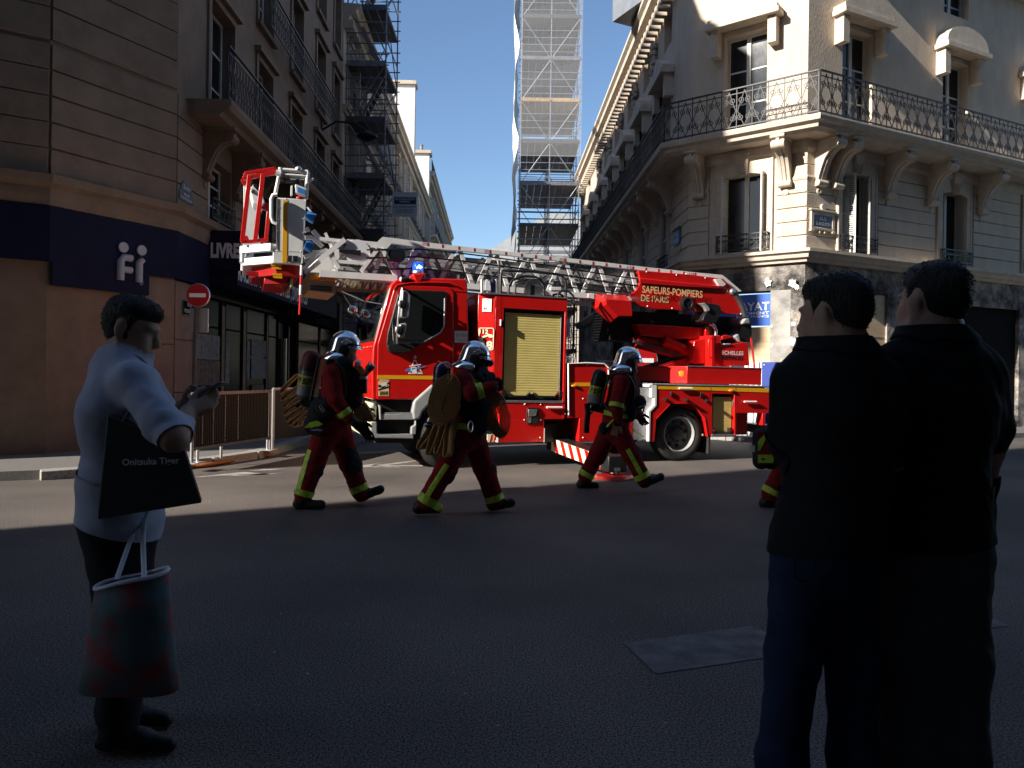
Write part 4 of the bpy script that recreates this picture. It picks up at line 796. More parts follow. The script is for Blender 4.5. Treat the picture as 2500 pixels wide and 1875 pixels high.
# ---- cab (a little narrower than the body behind it)
TR0, TM0 = TR, TM; TR = Frame(TM0 @ Vector((0, .09, 0)), R(20), 0.011); TM = TR.M
cabp = TR.P('c5', [(335, 800), (328, 300)])+TR.P('c4', [(352, 1420), (382, 1325), (628, 440), (660, 372), (740, 300), (850, 268), (1300, 266), (1905, 283), (1948, 325), (1973, 1400)])+TR.P('c5', [(2010, 560), (1700, 525), (1372, 525), (1040, 803)])
cab = MB().prism(cabp, 0, WT-.04).build('cab', 'red', TK, TM, bevel=.07, seg=4)
gx0, gz0 = TR.q('c4', 382, 1325); gx1, gz1 = TR.q('c4', 628, 440); ux, uz = gx1-gx0, gz1-gz0; L_ = math.hypot(ux, uz); nx_, nz_ = -uz/L_, ux/L_
def ws(t0, t1, y0, y1, o): return [(gx0+ux*t+nx_*o, y, gz0+uz*t+nz_*o) for t, y in ((t0, y0), (t0, y1), (t1, y1), (t1, y0))]
MB().loft(ws(.0, 1.0, .035, WT-.075, .012), ws(.0, 1.0, .035, WT-.075, -.02)).build('windscreen_seal', 'black', cab, TM, bevel=.02)
wsn = MB().loft(ws(.05, .96, .075, WT-.115, .02), ws(.05, .96, .075, WT-.115, .0)).build('windscreen', 'glass', cab, TM, bevel=.015)
for y in (.5, 1.3): MB().bar((gx0+ux*.06+nx_*.03, y, gz0+uz*.06+nz_*.03), (gx0+ux*.34+nx_*.03, y+.5, gz0+uz*.34+nz_*.03), .018).build('wiper', 'black', wsn, TM)
dr = MB().prism(rounded('c4', [(430, 1380), (700, 470), (745, 385), (1640, 425), (1703, 500), (1703, 1500), (1703, 2040), (1372+10, 2040), (1060, 2300), (410, 2320)], .05), -.014, .01).build('door', 'red', cab, TM, bevel=.007)
dg = MB().prism(rounded('c4', [(575, 1380), (600, 1180), (770, 550), (860, 465), (1560, 490), (1590, 530), (1560, 1120), (1500, 1200), (1230, 1360), (900, 1540), (640, 1540), (590, 1480)], .04, -.014), -.030, -.0).build('window_seal', 'black', dr, TM, bevel=.008)
MB().prism(rounded('c4', [(625, 1310), (640, 1170), (790, 570), (880, 500), (1540, 515), (1555, 560), (1535, 1110), (1480, 1180), (1210, 1325)], .03, -.03), -.034, -.028).build('pane', 'glass', dr, TM)
MB().prism(rounded('c4', [(590, 1400), (850, 1370), (1180, 1370), (1000, 1480), (880, 1525), (650, 1525), (600, 1475)], .03, -.03), -.085, -.03).build('mirror_foot', 'black', dr, TM, bevel=.03, seg=3)
tb('chrome_edge', [p3('c4', 1560, 610, -.033), p3('c4', 1558, 800, -.033), p3('c4', 1545, 1090, -.033), p3('c4', 1490, 1185, -.033), p3('c4', 1380, 1250, -.033), p3('c4', 1215, 1345, -.033)], .011, 'alu', dr)
# roof gutter, beacon on its wedge, side lamp
tb('gutter', [p3('c4', 700, 470, -.01), p3('c4', 760, 385, -.01), p3('c4', 1000, 350, -.012), p3('c4', 1300, 340, -.012), p3('c4', 1650, 350, -.012), p3('c4', 1760, 400, -.012)], .012, 'red', cab)
zr = Zz('c4', 1100, 268); bx0 = X('c4', 950, 268, .25); bxm = X('c4', 1110, 200, .3)
wb = MB().loft([(*TR.q('c4', 940, 275, .1), .1)[0:1]+(.1, zr-.02), (X('c4', 1190, 275, .1), .1, zr-.1), (X('c4', 1230, 275, .6), .6, zr-.02), (X('c4', 940, 275, .6), .6, zr-.02)],
               [(X('c4', 1020, 195, .15), .10, Zz('c4', 1020, 192, .15)), (X('c4', 1228, 195, .15), .10, Zz('c4', 1228, 192, .15)), (X('c4', 1228, 195, .15), .5, Zz('c4', 1228, 192, .15)), (X('c4', 1020, 195, .15), .5, Zz('c4', 1020, 192, .15))])
wb.build('beacon_base', 'red', cab, TM, bevel=.01)
pr('beacon_wedge', 'c4', [(1030, 200), (1225, 200), (1130, 372), (1100, 372)], -.02, .3, 'red', cab, .008)
bc = Vector((X('c4', 1108, 180, .28), .28, Zz('c4', 1108, 190, .28))); rb = (X('c4', 1200, 180, .28)-X('c4', 1012, 180, .28))/2; hb = Zz('c4', 1108, 10, .28)-bc.z
MB().lathe([(rb*1.02, 0), (rb*1.02, .03), (rb*.95, .035)], 24, bc).build('beacon_ring', 'alu', cab, TM, smooth=True)
be = MB().lathe([(rb*.96, .03), (rb, hb*.5), (rb*.94, hb*.9), (rb*.8, hb), (.001, hb*1.02)], 24, bc).build('beacon', 'bluel', cab, TM, smooth=True)
for i in range(5): MB().sphere(bc+Vector((-.03+.015*i, -rb*.96, hb*(.45+.1*(i % 3)))), .017, 8, (1, .5, 1)).build('flash_led', 'blueg', be, TM)
MB().tube([p3('c4', 815, 290, .0), p3('c4', 960, 290, .0)], .035, 10).build('side_lamp', 'black', cab, TM, bevel=.01); MB().sphere(p3('c4', 822, 290, -.0), .036, 10, (.6, 1, 1)).build('lamp_lens', 'white', cab, TM, smooth=True)
# mirrors
mirr = tb('mirror_arm', [p3('c4', 845, 440, -.2), p3('c4', 800, 700, -.22), p3('c4', 770, 1000, -.22), p3('c4', 752, 1290, -.16), p3('c4', 760, 1370, -.08)], .014, 'alu', cab)
tb('mirror_arm', [p3('c4', 845, 420, -.2), p3('c4', 840, 440, -.0)], .02, 'black', mirr)
def housing(k, pts, y0, y1, m='gred'): return MB().prism(rounded(k, pts, .035, y0), y0, y1).build('mirror_housing', m, mirr, TM, bevel=.028, seg=3)
M['mirh'] = mat('silver mirror shell', (.50, .50, .50), .28, .55); housing('c4', [(850, 470), (900, 475), (985, 545), (955, 935), (815, 935)], -.28, -.1, 'mirh'); housing('c4', [(800, 1040), (925, 1020), (880, 1270), (790, 1270)], -.28, -.12, 'mirh')
for (x0, y0, x1, y1) in ((870, 480, 850, 930), (845, 1050, 815, 1270)): MB().bar(p3('c4', x0, y0, -.283), p3('c4', x1, y1, -.283), .016).build('mirror_joint', 'black', mirr, TM)
for x, y in ((800, 700), (752, 1140)): MB().sphere(p3('c4', x, y, -.29), .045, 10, (.6, .5, 1.1)).build('clamp', 'mirh', mirr, TM, smooth=True); MB().sphere(p3('c4', x+62, y+15, -.285), .06, 12, (1, .35, 1.1)).build('clamp_boss', 'black', mirr, TM, smooth=True)
fm = tb('far_mirror_arm', [(gx0-.05, 2.3, gz0-.05), p3('z6', 470, 600, 2.4), p3('z6', 340, 430, 2.5), p3('z6', 230, 260, 2.5), (gx1, 2.3, gz1)], .014, 'steel', cab)
MB().sphere(p3('z6', 340, 455, 2.5), .10, 12, (1, .6, .85)).build('far_mirror', 'mirr', cab, TM, smooth=True)
# front: bumper, lamps, chevrons
fx = X('c5', 335, 800)
for i in range(5):
    z0 = 1.42-.05*i; MB().add([(fx-.004-.0, .25+.32*i, 1.15), (fx-.004, .40+.32*i, 1.15), (fx-.004, .30+.32*i, 1.75), (fx-.004, .15+.32*i, 1.75)], [(0, 1, 2, 3)]).build('chevron', 'cream', cab, TM)
MB().box(fx-.06, X('c5', 420, 900), -.0, WT-.04, Zz('c5', 300, 1160), Zz('c5', 300, 855)).build('bumper', 'cream', TK, TM, bevel=.05)
MB().box(fx-.09, X('c5', 425, 1200), .0, WT-.04, Zz('c5', 400, 1445), Zz('c5', 400, 1172)).build('bumper_skirt', 'cream', TK, TM, bevel=.04)
pr('bumper_end', 'c5', [(312, 1180), (415, 1175), (420, 1360), (460, 1385), (1035, 1385), (1035, 1460), (312, 1445)], -.03, .2, 'gred', None, .012)
for y in (.3, 1.8): MB().cyl((fx-.10, y, .62), (fx-.05, y, .62), .1, n=18).build('headlamp', 'white', TK, TM)
# steps under the door
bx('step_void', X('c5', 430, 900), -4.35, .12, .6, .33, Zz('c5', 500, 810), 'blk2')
for (ya, yb, xa, xb) in ((1020, 1140, 470, 1042), (1385, 1425, 470, 1030)):
    st = pr('step', 'c5', [(xa, ya+25), (xb, ya+25), (xb, yb), (xa, yb)], -.02, .22, 'gred', None, .008)
    a, c = X('c5', xa+60, ya), X('c5', xb-30, ya); zt = Zz('c5', 700, ya+22, -.02)
    b = MB(); [b.box(a+(c-a)*i/16, a+(c-a)*(i+.55)/16, -.018, .02, zt, zt+.022) for i in range(16)]; b.build('tread_teeth', 'tread', st, TM)['kind'] = 'stuff'
pr('step_side', 'c5', [(450, 890), (490, 910), (490, 1140), (470, 1140)], -.03, .15, 'gred', None, .008)
pr('wheel_arch', 'c5', [(1015, 1000), (1035, 850), (1060, 800), (1365, 530), (1380, 640), (1330, 860), (1200, 1000), (1140, 1140), (1030, 1140)], -.05, .32, 'gred', None, .035, 4)
pr('mud_guard', 'c5', [(1060, 1155), (1085, 1155), (1085, 1230), (1075, 1390), (1000, 1385), (1000, 1260), (1060, 1225)], -.04, .1, 'gred', None, .015)
pr('rear_wheel_arch', 'c5', [(1380, 530), (1700, 530), (2010, 640), (2180, 1000), (2180, 1200), (2110, 1200), (2080, 1000), (1950, 760), (1690, 640), (1380, 640)], -.02, .3, 'gred', None, .02)
# livery on the door: stripe, emblem, stickers
pr('stripe', 'c5', [(420, 385), (1690, 402), (1690, 466), (420, 450)], -.0185, -.0142, 'amber', dr)
em = pr('emblem', 'c5', [(945, 360), (1040, 130), (1075, 130), (1190, 360), (1110, 360), (1085, 290), (1030, 290), (1000, 360)], -.0175, -.0142, 'paperw', dr)
MB().prism(TR.P('c5', [(1000, 322), (1045, 150), (1070, 150), (1120, 290), (1170, 350), (1105, 325), (1060, 250), (1010, 330), (960, 352)], -.0195), -.0195, -.0176).build('emblem_tower', 'red', em, TM)
MB().prism(TR.P('c5', [(890, 318), (930, 275), (1040, 262), (1250, 232), (1130, 280), (960, 322)], -.0215), -.0215, -.0196).build('emblem_swoosh', 'bluef', em, TM)
strip('emblem_ring', TR.P('c5', [(990, 320), (1000, 270), (1045, 245), (1075, 265), (1080, 300)], -.022), .007, -.0222, 'paperw', em, TM); strip('emblem_lines', TR.P('c5', [(960, 235), (1160, 205)], -.022), .006, -.0222, 'paperw', em, TM); strip('emblem_lines', TR.P('c5', [(945, 360), (1190, 360)], -.022), .004, -.0222, 'paperw', em, TM)
strip('emblem_star', TR.P('c5', [(1035, 75), (1085, 95), (1060, 50), (1055, 115), (1085, 70), (1030, 100)], -.018), .004, -.0182, 'lett', em, TM)
MB().prism(TR.P('c5', [(1015, 350), (1005, 310), (1035, 285), (1075, 290), (1100, 350)], -.0225), -.0225, -.0216).build('emblem_bear', 'paperw', em, TM)
sk = pr('blind_spot_sticker', 'c5', [(440, 492), (617, 495), (617, 738), (440, 736)], -.0175, -.0142, 'gold', dr)
for pts in ([(440, 545), (520, 560), (617, 500), (617, 530), (520, 600), (440, 590)], [(440, 620), (617, 570), (617, 600), (440, 650)]): MB().prism(TR.P('c5', pts, -.019), -.019, -.0176).build('pictogram', 'blkf', sk, TM)
MB().prism(TR.P('c5', [(485, 540), (585, 520), (590, 555), (500, 580)], -.0205), -.0205, -.0191).build('pictogram', 'lett', sk, TM)
text('lettering', 'ATTENTION', 'paperw', sk, TM, *[X('c5', 442, 484), Zz('c5', 500, 486)], .026, y=-.0162, wid=X('c5', 617, 480)-X('c5', 442, 480), bold=.02)
text('lettering', 'ANGLES', 'blkf', sk, TM, X('c5', 460, 690), Zz('c5', 500, 690), .030, y=-.0195, wid=X('c5', 600, 690)-X('c5', 460, 690), bold=.04); text('lettering', 'MORTS', 'blkf', sk, TM, X('c5', 462, 722), Zz('c5', 500, 722), .030, y=-.0195, wid=X('c5', 594, 722)-X('c5', 462, 722), bold=.04)
rp = pr('maker_plate', 'c4', [(1730, 1158), (1945, 1162), (1943, 1362), (1730, 1356)], -.02, -.001, 'lett', cab)
MB().prism(TR.P('c4', [(1750, 1230), (1778, 1195), (1802, 1230), (1778, 1270)], -.023), -.023, -.0205).build('diamond', 'gred', rp, TM); MB().prism(TR.P('c4', [(1766, 1230), (1778, 1213), (1789, 1230), (1778, 1250)], -.025), -.025, -.0235).build('diamond_hole', 'lett', rp, TM)
for s_, y in (('RENAULT', 1228), ('TRUCKS', 1255)): text('lettering', s_, 'gred', rp, TM, X('c4', 1820, y), Zz('c4', 1820, y), .018, y=-.022, wid=.13 if s_[0] == 'R' else .115, bold=.03)
strip('plate_line', TR.P('c4', [(1732, 1310), (1942, 1315)], -.021), .003, -.0212, 'gred', rp, TM); text('lettering', 'D 14', 'gred', rp, TM, X('c4', 1810, 1342), Zz('c4', 1810, 1344), .016, y=-.022)
tb('rear_cab_line', [p3('c4', 1705, 490, -.002), p3('c4', 1950, 500, -.002)], .005, 'redd', cab)
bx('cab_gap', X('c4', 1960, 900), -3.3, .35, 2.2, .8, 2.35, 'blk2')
# ---- equipment module behind the cab
TR, TM = TR0, TM0
xl, xc, xr_ = X('c1', 70, 250, .13), X('c1', 463, 270), X('c1', 2078, 430); zt, zm, zb = 2.592, .985, .345
vprism([(xl, .13), (xc, 0.0), (xc, .08), (xc+.05, .12), (xc+.05, 2.3), (xl, 2.3)], zm, zt).build('module_corner', 'red', TK, TM, bevel=.008)
bx('module_core', xc+.06, xr_-.01, .13, WT, .72, zt-.004, 'redd')
so0, so1, sz0, sz1 = X('c1', 650, 570), X('c1', 2020, 650), Zz('c2', 630, 338), 2.394
pnl = bx('module_header', xc+.002, xr_, 0, .128, sz1, zt, 'red', None, .005); bx('module_post', xc+.002, so0, 0, .128, sz0-.004, sz1-.002, 'red', None, .005); bx('module_post', so1, xr_, -.004, .128, .72, sz1-.002, 'red', None, .005)
bx('top_trim', xl, xr_+.01, -.012, .35, zt+.001, zt+.022, 'alu', None, .004)
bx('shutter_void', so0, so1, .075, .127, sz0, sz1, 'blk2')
sh_ = bx('roller_shutter', so0+.035, so1-.055, .052, .07, sz0+.10, sz1-.06, 'shut'); n = 31; zz0, zz1 = sz0+.14, sz1-.075; ms = None
for i in range(n):
    a = zz0+(zz1-zz0)*i/n; b = MB().loft([(so0+.037, .052, a+.0006), (so0+.037, .0495, a+.004), (so0+.037, .048, a+(zz1-zz0)/n*.6), (so0+.037, .0495, a+(zz1-zz0)/n-.003), (so0+.037, .052, a+(zz1-zz0)/n-.0006)], [(so1-.057, .052, a+.0006), (so1-.057, .0495, a+.004), (so1-.057, .048, a+(zz1-zz0)/n*.6), (so1-.057, .0495, a+(zz1-zz0)/n-.003), (so1-.057, .052, a+(zz1-zz0)/n-.0006)])
    b.build('slat', 'shut', sh_, TM)
bx('guide_rail', so0+.012, so0+.034, .03, .07, sz0, sz1-.03, 'black', sh_); bx('guide_rail', so1-.054, so1-.03, .02, .07, sz0, sz1-.03, 'black', sh_); tb('guide_edge', [(so1-.055, .022, sz0+.1), (so1-.055, .022, sz1-.1)], .005, 'alu', sh_)
for a, c in ((.06, .46), (.52, .93)):
    xa, xb = so0+(so1-so0)*a, so0+(so1-so0)*c; tb('pull_bar', [(xa, .03, sz0+.12), (xa+.05, .02, sz0+.06), (xb-.05, .02, sz0+.06), (xb, .03, sz0+.12)], .014, 'black', sh_); MB().prism([(xa+.06, sz0+.075), (xb-.06, sz0+.075), (xb-.02, sz0+.125), (xa+.02, sz0+.125)], .03, .045).build('pull_recess', 'shut', sh_, TM)
for x in (so0+.065, so1-.085): bx('red_marker', x-.03, x+.03, .012, .03, sz0+.09, sz0+.115, 'red', sh_)
for x in (so0+.02, so1-.04): MB().box(x-.02, x+.05, .0, .06, sz0+.05, sz0+.15).build('latch', 'black', sh_, TM, bevel=.008)
bx('sill_trim', so0-.02, so1, -.012, .12, sz0-.035, sz0-.002, 'alu', None, .003)
xlo, xhi = X('c2', 525, 1200), X('c2', 1548, 1100); lp_ = bx('lower_panel', xlo, xr_, 0, .3, .70, sz0-.038, 'red', None, .006); bx('lower_panel', xlo, xhi, .0, .3, zb, .698, 'red', None, .006)
bx('panel_edge', xlo-.022, xlo-.002, -.004, .1, zb, zb+.14, 'white'); bx('panel_edge', xhi-.0, xhi+.012, -.003, .1, zb-.004, .56, 'white')
for x, y in ((1110, 432), (1475, 438), (1105, 785), (1475, 785), (560, 1185), (1460, 1182), (1125, 425), (2020, 645)): MB().lathe([(.011, 0), (.009, .008), (.004, .012)], 10, p3('c2', x, y, 0), (0, -1, 0)).build('bolt', 'white', lp_, TM)
fr = MB().prism(rounded('c2', [(1160, 508), (1430, 508), (1430, 878), (1150, 878)], .02), -.016, .0).build('fuel_flap_frame', 'black', TK, TM, bevel=.006)
pr('step_pocket', 'c2', [(1180, 540), (1412, 540), (1412, 860), (1180, 865)], -.019, -.0162, 'blk2', fr); pr('pocket_step', 'c2', [(1195, 548), (1405, 545), (1370, 690), (1200, 715)], -.030, -.0195, 'alu', fr, .004); pr('pocket_wall', 'c2', [(1180, 718), (1265, 718), (1258, 850), (1180, 862)], -.022, -.0195, 'alu', fr)
lt = tb('strip_light', [p3('c2', 1640, 505, -.03), p3('c2', 1955, 508, -.03)], .018, 'white', None, 8); MB().sphere(p3('c2', 1625, 503, -.03), .02, 8).build('lamp_cap', 'white', lt, TM)
bx('warning_board', X('c2', 285, 1200), X('c2', 450, 1200), .02, .04, Zz('c2', 300, 1288), Zz('c2', 300, 1112), 'cream')
for i in range(2): a = 300+85*i; pr('warning_stripe', 'c2', [(a+20, 1288), (a+60, 1288), (a+105, 1115), (a+65, 1115)], .017, .0195, 'red', None)
pr('sticker', 'c1', [(165, 358), (368, 360), (362, 655), (165, 655)], .10, .104, 'paperw') if False else None
# stickers on the lit corner post
CN = Frame(TM @ Vector((xl, .13, 0)), R(20)+math.atan2(-.13, xc-xl), 0.011*0.95)
def cn(x, y): return CN.q('c1', x, y)
(sa, sza), (sb_, szb) = cn(165, 358), cn(366, 655)
stk = MB().box(sa, sb_, -.003, -.0008, min(sza, szb), max(sza, szb)).build('sticker', 'paperw', TK, CN.M)
text('lettering', 'FRANCE', 'lett', stk, CN.M, sa+.02, cn(200, 490)[1], .025, y=-.0045, wid=(sb_-sa)*.75)
for u, m_ in ((205, 'blkf'), (240, 'red')): strip('tricolour', [cn(u, 605), cn(u+15, 560)], .008, -.0045, m_, stk, CN.M)
for u in (280, 305): strip('tricolour', [cn(u-4, 390), cn(u+4, 374)], .006, -.0045, 'blkf', stk, CN.M)
num = strip('number_frame', [cn(*p) for p in ((90, 1270), (85, 1050), (105, 1022), (395, 1025), (418, 1060), (400, 1495), (380, 1512), (290, 1510))], .006, -.003, 'cream', TK, CN.M)
text('lettering', '112', 'cream', num, CN.M, cn(95, 1140)[0], cn(95, 1142)[1], cn(95, 1048)[1]-cn(95, 1142)[1], y=-.003, wid=cn(295, 1100)[0]-cn(95, 1100)[0], bold=.03)
text('lettering', '18', 'cream', num, CN.M, cn(160, 1480)[0], cn(160, 1482)[1], cn(160, 1310)[1]-cn(160, 1482)[1], y=-.003, wid=cn(385, 1400)[0]-cn(160, 1400)[0], bold=.04)
MB().prism([cn(*p) for p in ((90, 1290), (130, 1235), (220, 1180), (300, 1160), (370, 1165), (398, 1195), (392, 1235), (310, 1235), (298, 1205), (215, 1230), (165, 1262), (185, 1290), (130, 1335), (100, 1330))], -.003, -.0008).build('handset', 'cream', num, CN.M)
strip('handset_cord', [cn(*p) for p in ((100, 1335), (80, 1380), (78, 1430))], .006, -.003, 'cream', num, CN.M)
MB().tube([p3('c1', 577, 830, -.02), p3('c1', 575, 968, -.02)], .013, 8).build('marker_lamp', 'white', TK, TM); bx('marker_bracket', X('c1', 580, 900), X('c1', 640, 900), -.02, .0, Zz('c1', 600, 990), Zz('c1', 600, 860), 'black')
strip('panel_joint', TR.P('c1', [(590, 275), (572, 1600)], -.001), .003, -.0015, 'redd', pnl, TM)
# ---- kit on the module roof: rails, hose reel loops, cones, mirror disc
zr0 = zt+.02
def hoop(name, pts, d, r=.022, m='black'): return tb(name, [p3('z7', x, y, d) for x, y in pts], r, m, None, 8)
hoop('guard_rail', [(10, 330), (10, 90), (30, 45), (330, 55), (560, 78), (640, 95), (680, 140), (690, 190), (682, 345)], .22)
hoop('guard_rail', [(90, 320), (95, 200), (130, 150), (180, 125), (235, 105), (370, 110), (420, 140), (460, 200), (462, 335)], .30, .02)
hoop('guard_rail', [(160, 300), (165, 170), (230, 140), (330, 165), (375, 220), (380, 320)], .5, .018); hoop('guard_rail', [(600, 340), (610, 280), (650, 255), (720, 262), (765, 310), (775, 380), (765, 840), (740, 880), (700, 895)], .12, .018)
hoop('guard_rail', [(540, 340), (560, 295), (620, 285), (670, 320)], .4, .018)
MB().lathe([(.16, 0), (.16, .02), (.02, .03)], 24, p3('z7', 355, 235, .35), (0, -1, 0)).build('work_lamp', 'alu', TK, TM, smooth=True); bx('lamp_bracket', X('z7', 320, 230, .33), X('z7', 360, 230, .33), .31, .34, zr0, zr0+.2, 'black')
for u, m_ in ((1690, 'alu'), (1745, 'gred'), (1800, 'signb'), (1838, 'alu')): tb('hydrant_tool', [p3('z6', u, 290, .35), p3('z6', u, 140, .35)], .035, m_, None, 10)
bx('gauge', X('z6', 1720, 200, .31), X('z6', 1768, 200, .31), .30, .33, Zz('z6', 1740, 250, .3), Zz('z6', 1740, 150, .3), 'lett'); tb('antenna', [p3('z6', 1868, 290, .3), p3('z6', 1868, -60, .3)], .016, 'black')
# ---- middle: low locker, steps
zl = Zz('z7', 900, 1008); xm = X('z7', 1132, 1100); x0_ = X('z7', 718, 1100)
lk = bx('side_locker', x0_, xm, 0, .5, .72, zl, 'red', None, .006); bx('side_locker', X('b3', 825, 950), X('b3', 1380, 950), .0, .5, Zz('b3', 900, 1098), .718, 'red', None, .006)
tb('locker_trim', [p3('z7', 716, 1545, -.01), p3('z7', 712, 1010, -.01), p3('z7', 900, 1004, -.01), p3('z7', 1085, 1012, -.01), p3('z7', 1128, 1050, -.01), p3('z7', 1132, 1130, -.01)], .013, 'white', lk)
pr('stripe', 'z7', [(722, 1208), (1130, 1208), (1130, 1246), (722, 1246)], -.004, -.0012, 'amber', lk); MB().sphere(p3('z7', 775, 1242, -.01), .045, 12, (1.2, .5, .5)).build('side_marker', 'amberl', lk, TM, smooth=True)
for x, y in ((865, 1375), (865, 1780), (910, 1022), (742, 1018)): MB().lathe([(.012, 0), (.005, .012)], 8, p3('z7', x, y, 0), (0, -1, 0)).build('bolt', 'white', lk, TM)
bx('outrigger_bay', xhi+.02, X('b3', 820, 900), .25, 1.6, .3, .70, 'blk2'); bx('outrigger_box', xhi+.05, X('b3', 620, 1000), .1, .3, Zz('b3', 500, 1110), Zz('b3', 500, 920), 'black', None, .006)
bx('mid_deck', x0_, X('b3', 1640, 600), .5, 2.3, .6, 1.22, 'redd'); bx('mid_deck_top', x0_, X('b3', 1640, 600), .48, 2.3, 1.222, 1.245, 'tread')
stp = bx('step_wall', X('b3', 1395, 600, .06), X('b3', 1600, 600, .06), .06, .5, Zz('b3', 1450, 1078, .06), 1.22, 'tread', None, .004)
for y in (690, 890): pr('foot_hole', 'b3', [(1440, y-9), (1500, y-9), (1500, y+9), (1440, y+9)], .054, .0595, 'alu', stp)
pr('edge_trim', 'b3', [(1553, 505), (1632, 510), (1630, 725), (1568, 790), (1560, 1098), (1545, 1098), (1545, 780), (1608, 715), (1605, 640), (1580, 640), (1580, 530), (1553, 530)], -.012, .2, 'white', None, .004)
# ---- rear body
stz = Zz('c3', 30, 325); zS0 = Zz('c3', 30, 392)
xr0, xr1 = X('c3', 32, 360), TR.px(1885, 950)[0]
bx('rear_core', xr0+.05, xr1-.05, .14, WT, .86, 1.27, 'redd'); bx('rear_core', X('c3', 1000, 900), xr1-.4, .14, WT, .45, .86, 'redd'); bx('deck_plate', xr0-.1, xr1, -.015, WT, 1.272, 1.296, 'tread', None, .004)
rp_ = [(34, 398), (1096, 428), (1096, 1318), (1010, 1312), (955, 950), (727, 668), (298, 672), (20, 965)]
r1 = MB().prism(TR.P('c3', rp_)+TR.P('b3', [(1605, 1097), (1572, 1097), (1572, 802), (1642, 730)]), 0, .13).build('side_panel', 'red', TK, TM, bevel=.005)
pr('side_panel', 'c3', [(1526, 440), (2240, 458), (2240, 860), (1562, 856), (1556, 1316), (1520, 1316)], 0, .13, 'red', None, .005); pr('side_panel', 'c3', [(1100, 428), (1524, 440), (1524, 492), (1100, 482)], 0, .13, 'red', None, .005)
rs = pr('stripe', 'c3', [(32, 326), (1075, 348), (1550, 362), (2240, 386), (2240, 462), (1550, 440), (1075, 420), (32, 395)], -.006, -.001, 'amber', None)
for x in (1072, 1553): strip('panel_joint', TR.P('c3', [(x, 350), (x+2, 432)], -.007), .004, -.0072, 'redd', rs, TM)
lk2 = bx('locker_void', X('c3', 1098, 700), X('c3', 1524, 700), .1, .135, Zz('c3', 1300, 1262), Zz('c3', 1300, 488), 'blk2')
sa, sc, sz0_, sz1_ = X('c3', 1112, 700, .06), X('c3', 1468, 700, .06), Zz('c3', 1300, 1225, .06), Zz('c3', 1300, 545, .06)
sh2 = bx('roller_shutter', sa, sc, .06, .075, sz0_, sz1_, 'shut'); n = 22
for i in range(n):
    a = sz0_+.02+(sz1_-sz0_-.02)*i/n; h = (sz1_-sz0_-.02)/n; MB().loft([(sa+.002, .06, a+.001), (sa+.002, .055, a+.004), (sa+.002, .055, a+h-.003), (sa+.002, .06, a+h-.001)], [(sc-.002, .06, a+.001), (sc-.002, .055, a+.004), (sc-.002, .055, a+h-.003), (sc-.002, .06, a+h-.001)]).build('slat', 'shut', sh2, TM)
for x in (1125, 1450): MB().box(X('c3', x-25, 1180), X('c3', x+25, 1180), .0, .06, sz0_-.02, sz0_+.08).build('latch', 'black', sh2, TM, bevel=.006); bx('red_marker', X('c3', x-5, 1180), X('c3', x+22, 1180), -.006, .0, sz0_+.02, sz0_+.045, 'red', sh2)
tb('pull_bar', [p3('c3', 1150, 1200, .03), p3('c3', 1180, 1235, .02), p3('c3', 1420, 1235, .02), p3('c3', 1450, 1200, .03)], .012, 'black', sh2)
pr('sill_trim', 'c3', [(1090, 1264), (1520, 1264), (1520, 1318), (1090, 1318)], -.005, .12, 'alu', None, .003); tb('side_latch', [p3('c3', 1505, 600, .03), p3('c3', 1490, 720, .03)], .012, 'steel')
for (x0, x1, y) in ((480, 712, 381), (1735, 1950, 638)):
    l_ = tb('strip_light', [p3('c3', x0, y, -.035), p3('c3', x1, y+2, -.035)], .017, 'white', None, 8)
    MB().sphere(p3('c3', x0-14, y, -.035), .018, 8).build('lamp_cap', 'white', l_, TM)
MB().sphere(p3('c3', 1465, 425, -.01), .05, 12, (1.2, .5, .5)).build('side_marker', 'amberl', TK, TM, smooth=True)
for x, y in ((300, 490), (868, 510)): MB().box(X('c3', x-16, y), X('c3', x+16, y), -.03, -.001, Zz('c3', x, y+50), Zz('c3', x, y-48)).build('hinge', 'black', r1, TM, bevel=.005)
for x, y in ((190, 590), (590, 600), (980, 615)): MB().cyl(p3('c3', x, y, -.001), p3('c3', x, y, -.075), .028, n=12).build('clip', 'black', r1, TM)
strip('panel_joint', TR.P('c3', [(108, 565), (108, 412), (1055, 440), (1055, 600)], -.001), .003, -.0015, 'redd', r1, TM); tb('arch_edge', [p3('c3', x, y, -.003) for x, y in ((1010, 1310), (955, 950), (727, 668), (298, 672), (20, 965))], .006, 'red', r1)
vprism([(X('c3', 1040, 1400), .02), (X('c3', 1075, 1400), .02), (X('c3', 1075, 1400), .42), (X('c3', 1040, 1400), .42)], .12, .41).build('mud_flap', 'rub', TK, TM)
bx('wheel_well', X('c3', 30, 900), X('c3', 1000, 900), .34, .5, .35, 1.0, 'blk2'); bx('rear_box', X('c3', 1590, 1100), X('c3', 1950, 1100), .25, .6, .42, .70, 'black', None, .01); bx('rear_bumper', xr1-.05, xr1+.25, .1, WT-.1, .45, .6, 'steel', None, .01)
bx('rear_lamp_post', X('c3', 2060, 950), X('c3', 2115, 950), -.01, .15, Zz('c3', 2080, 1095), Zz('c3', 2080, 862), 'red', None, .006)
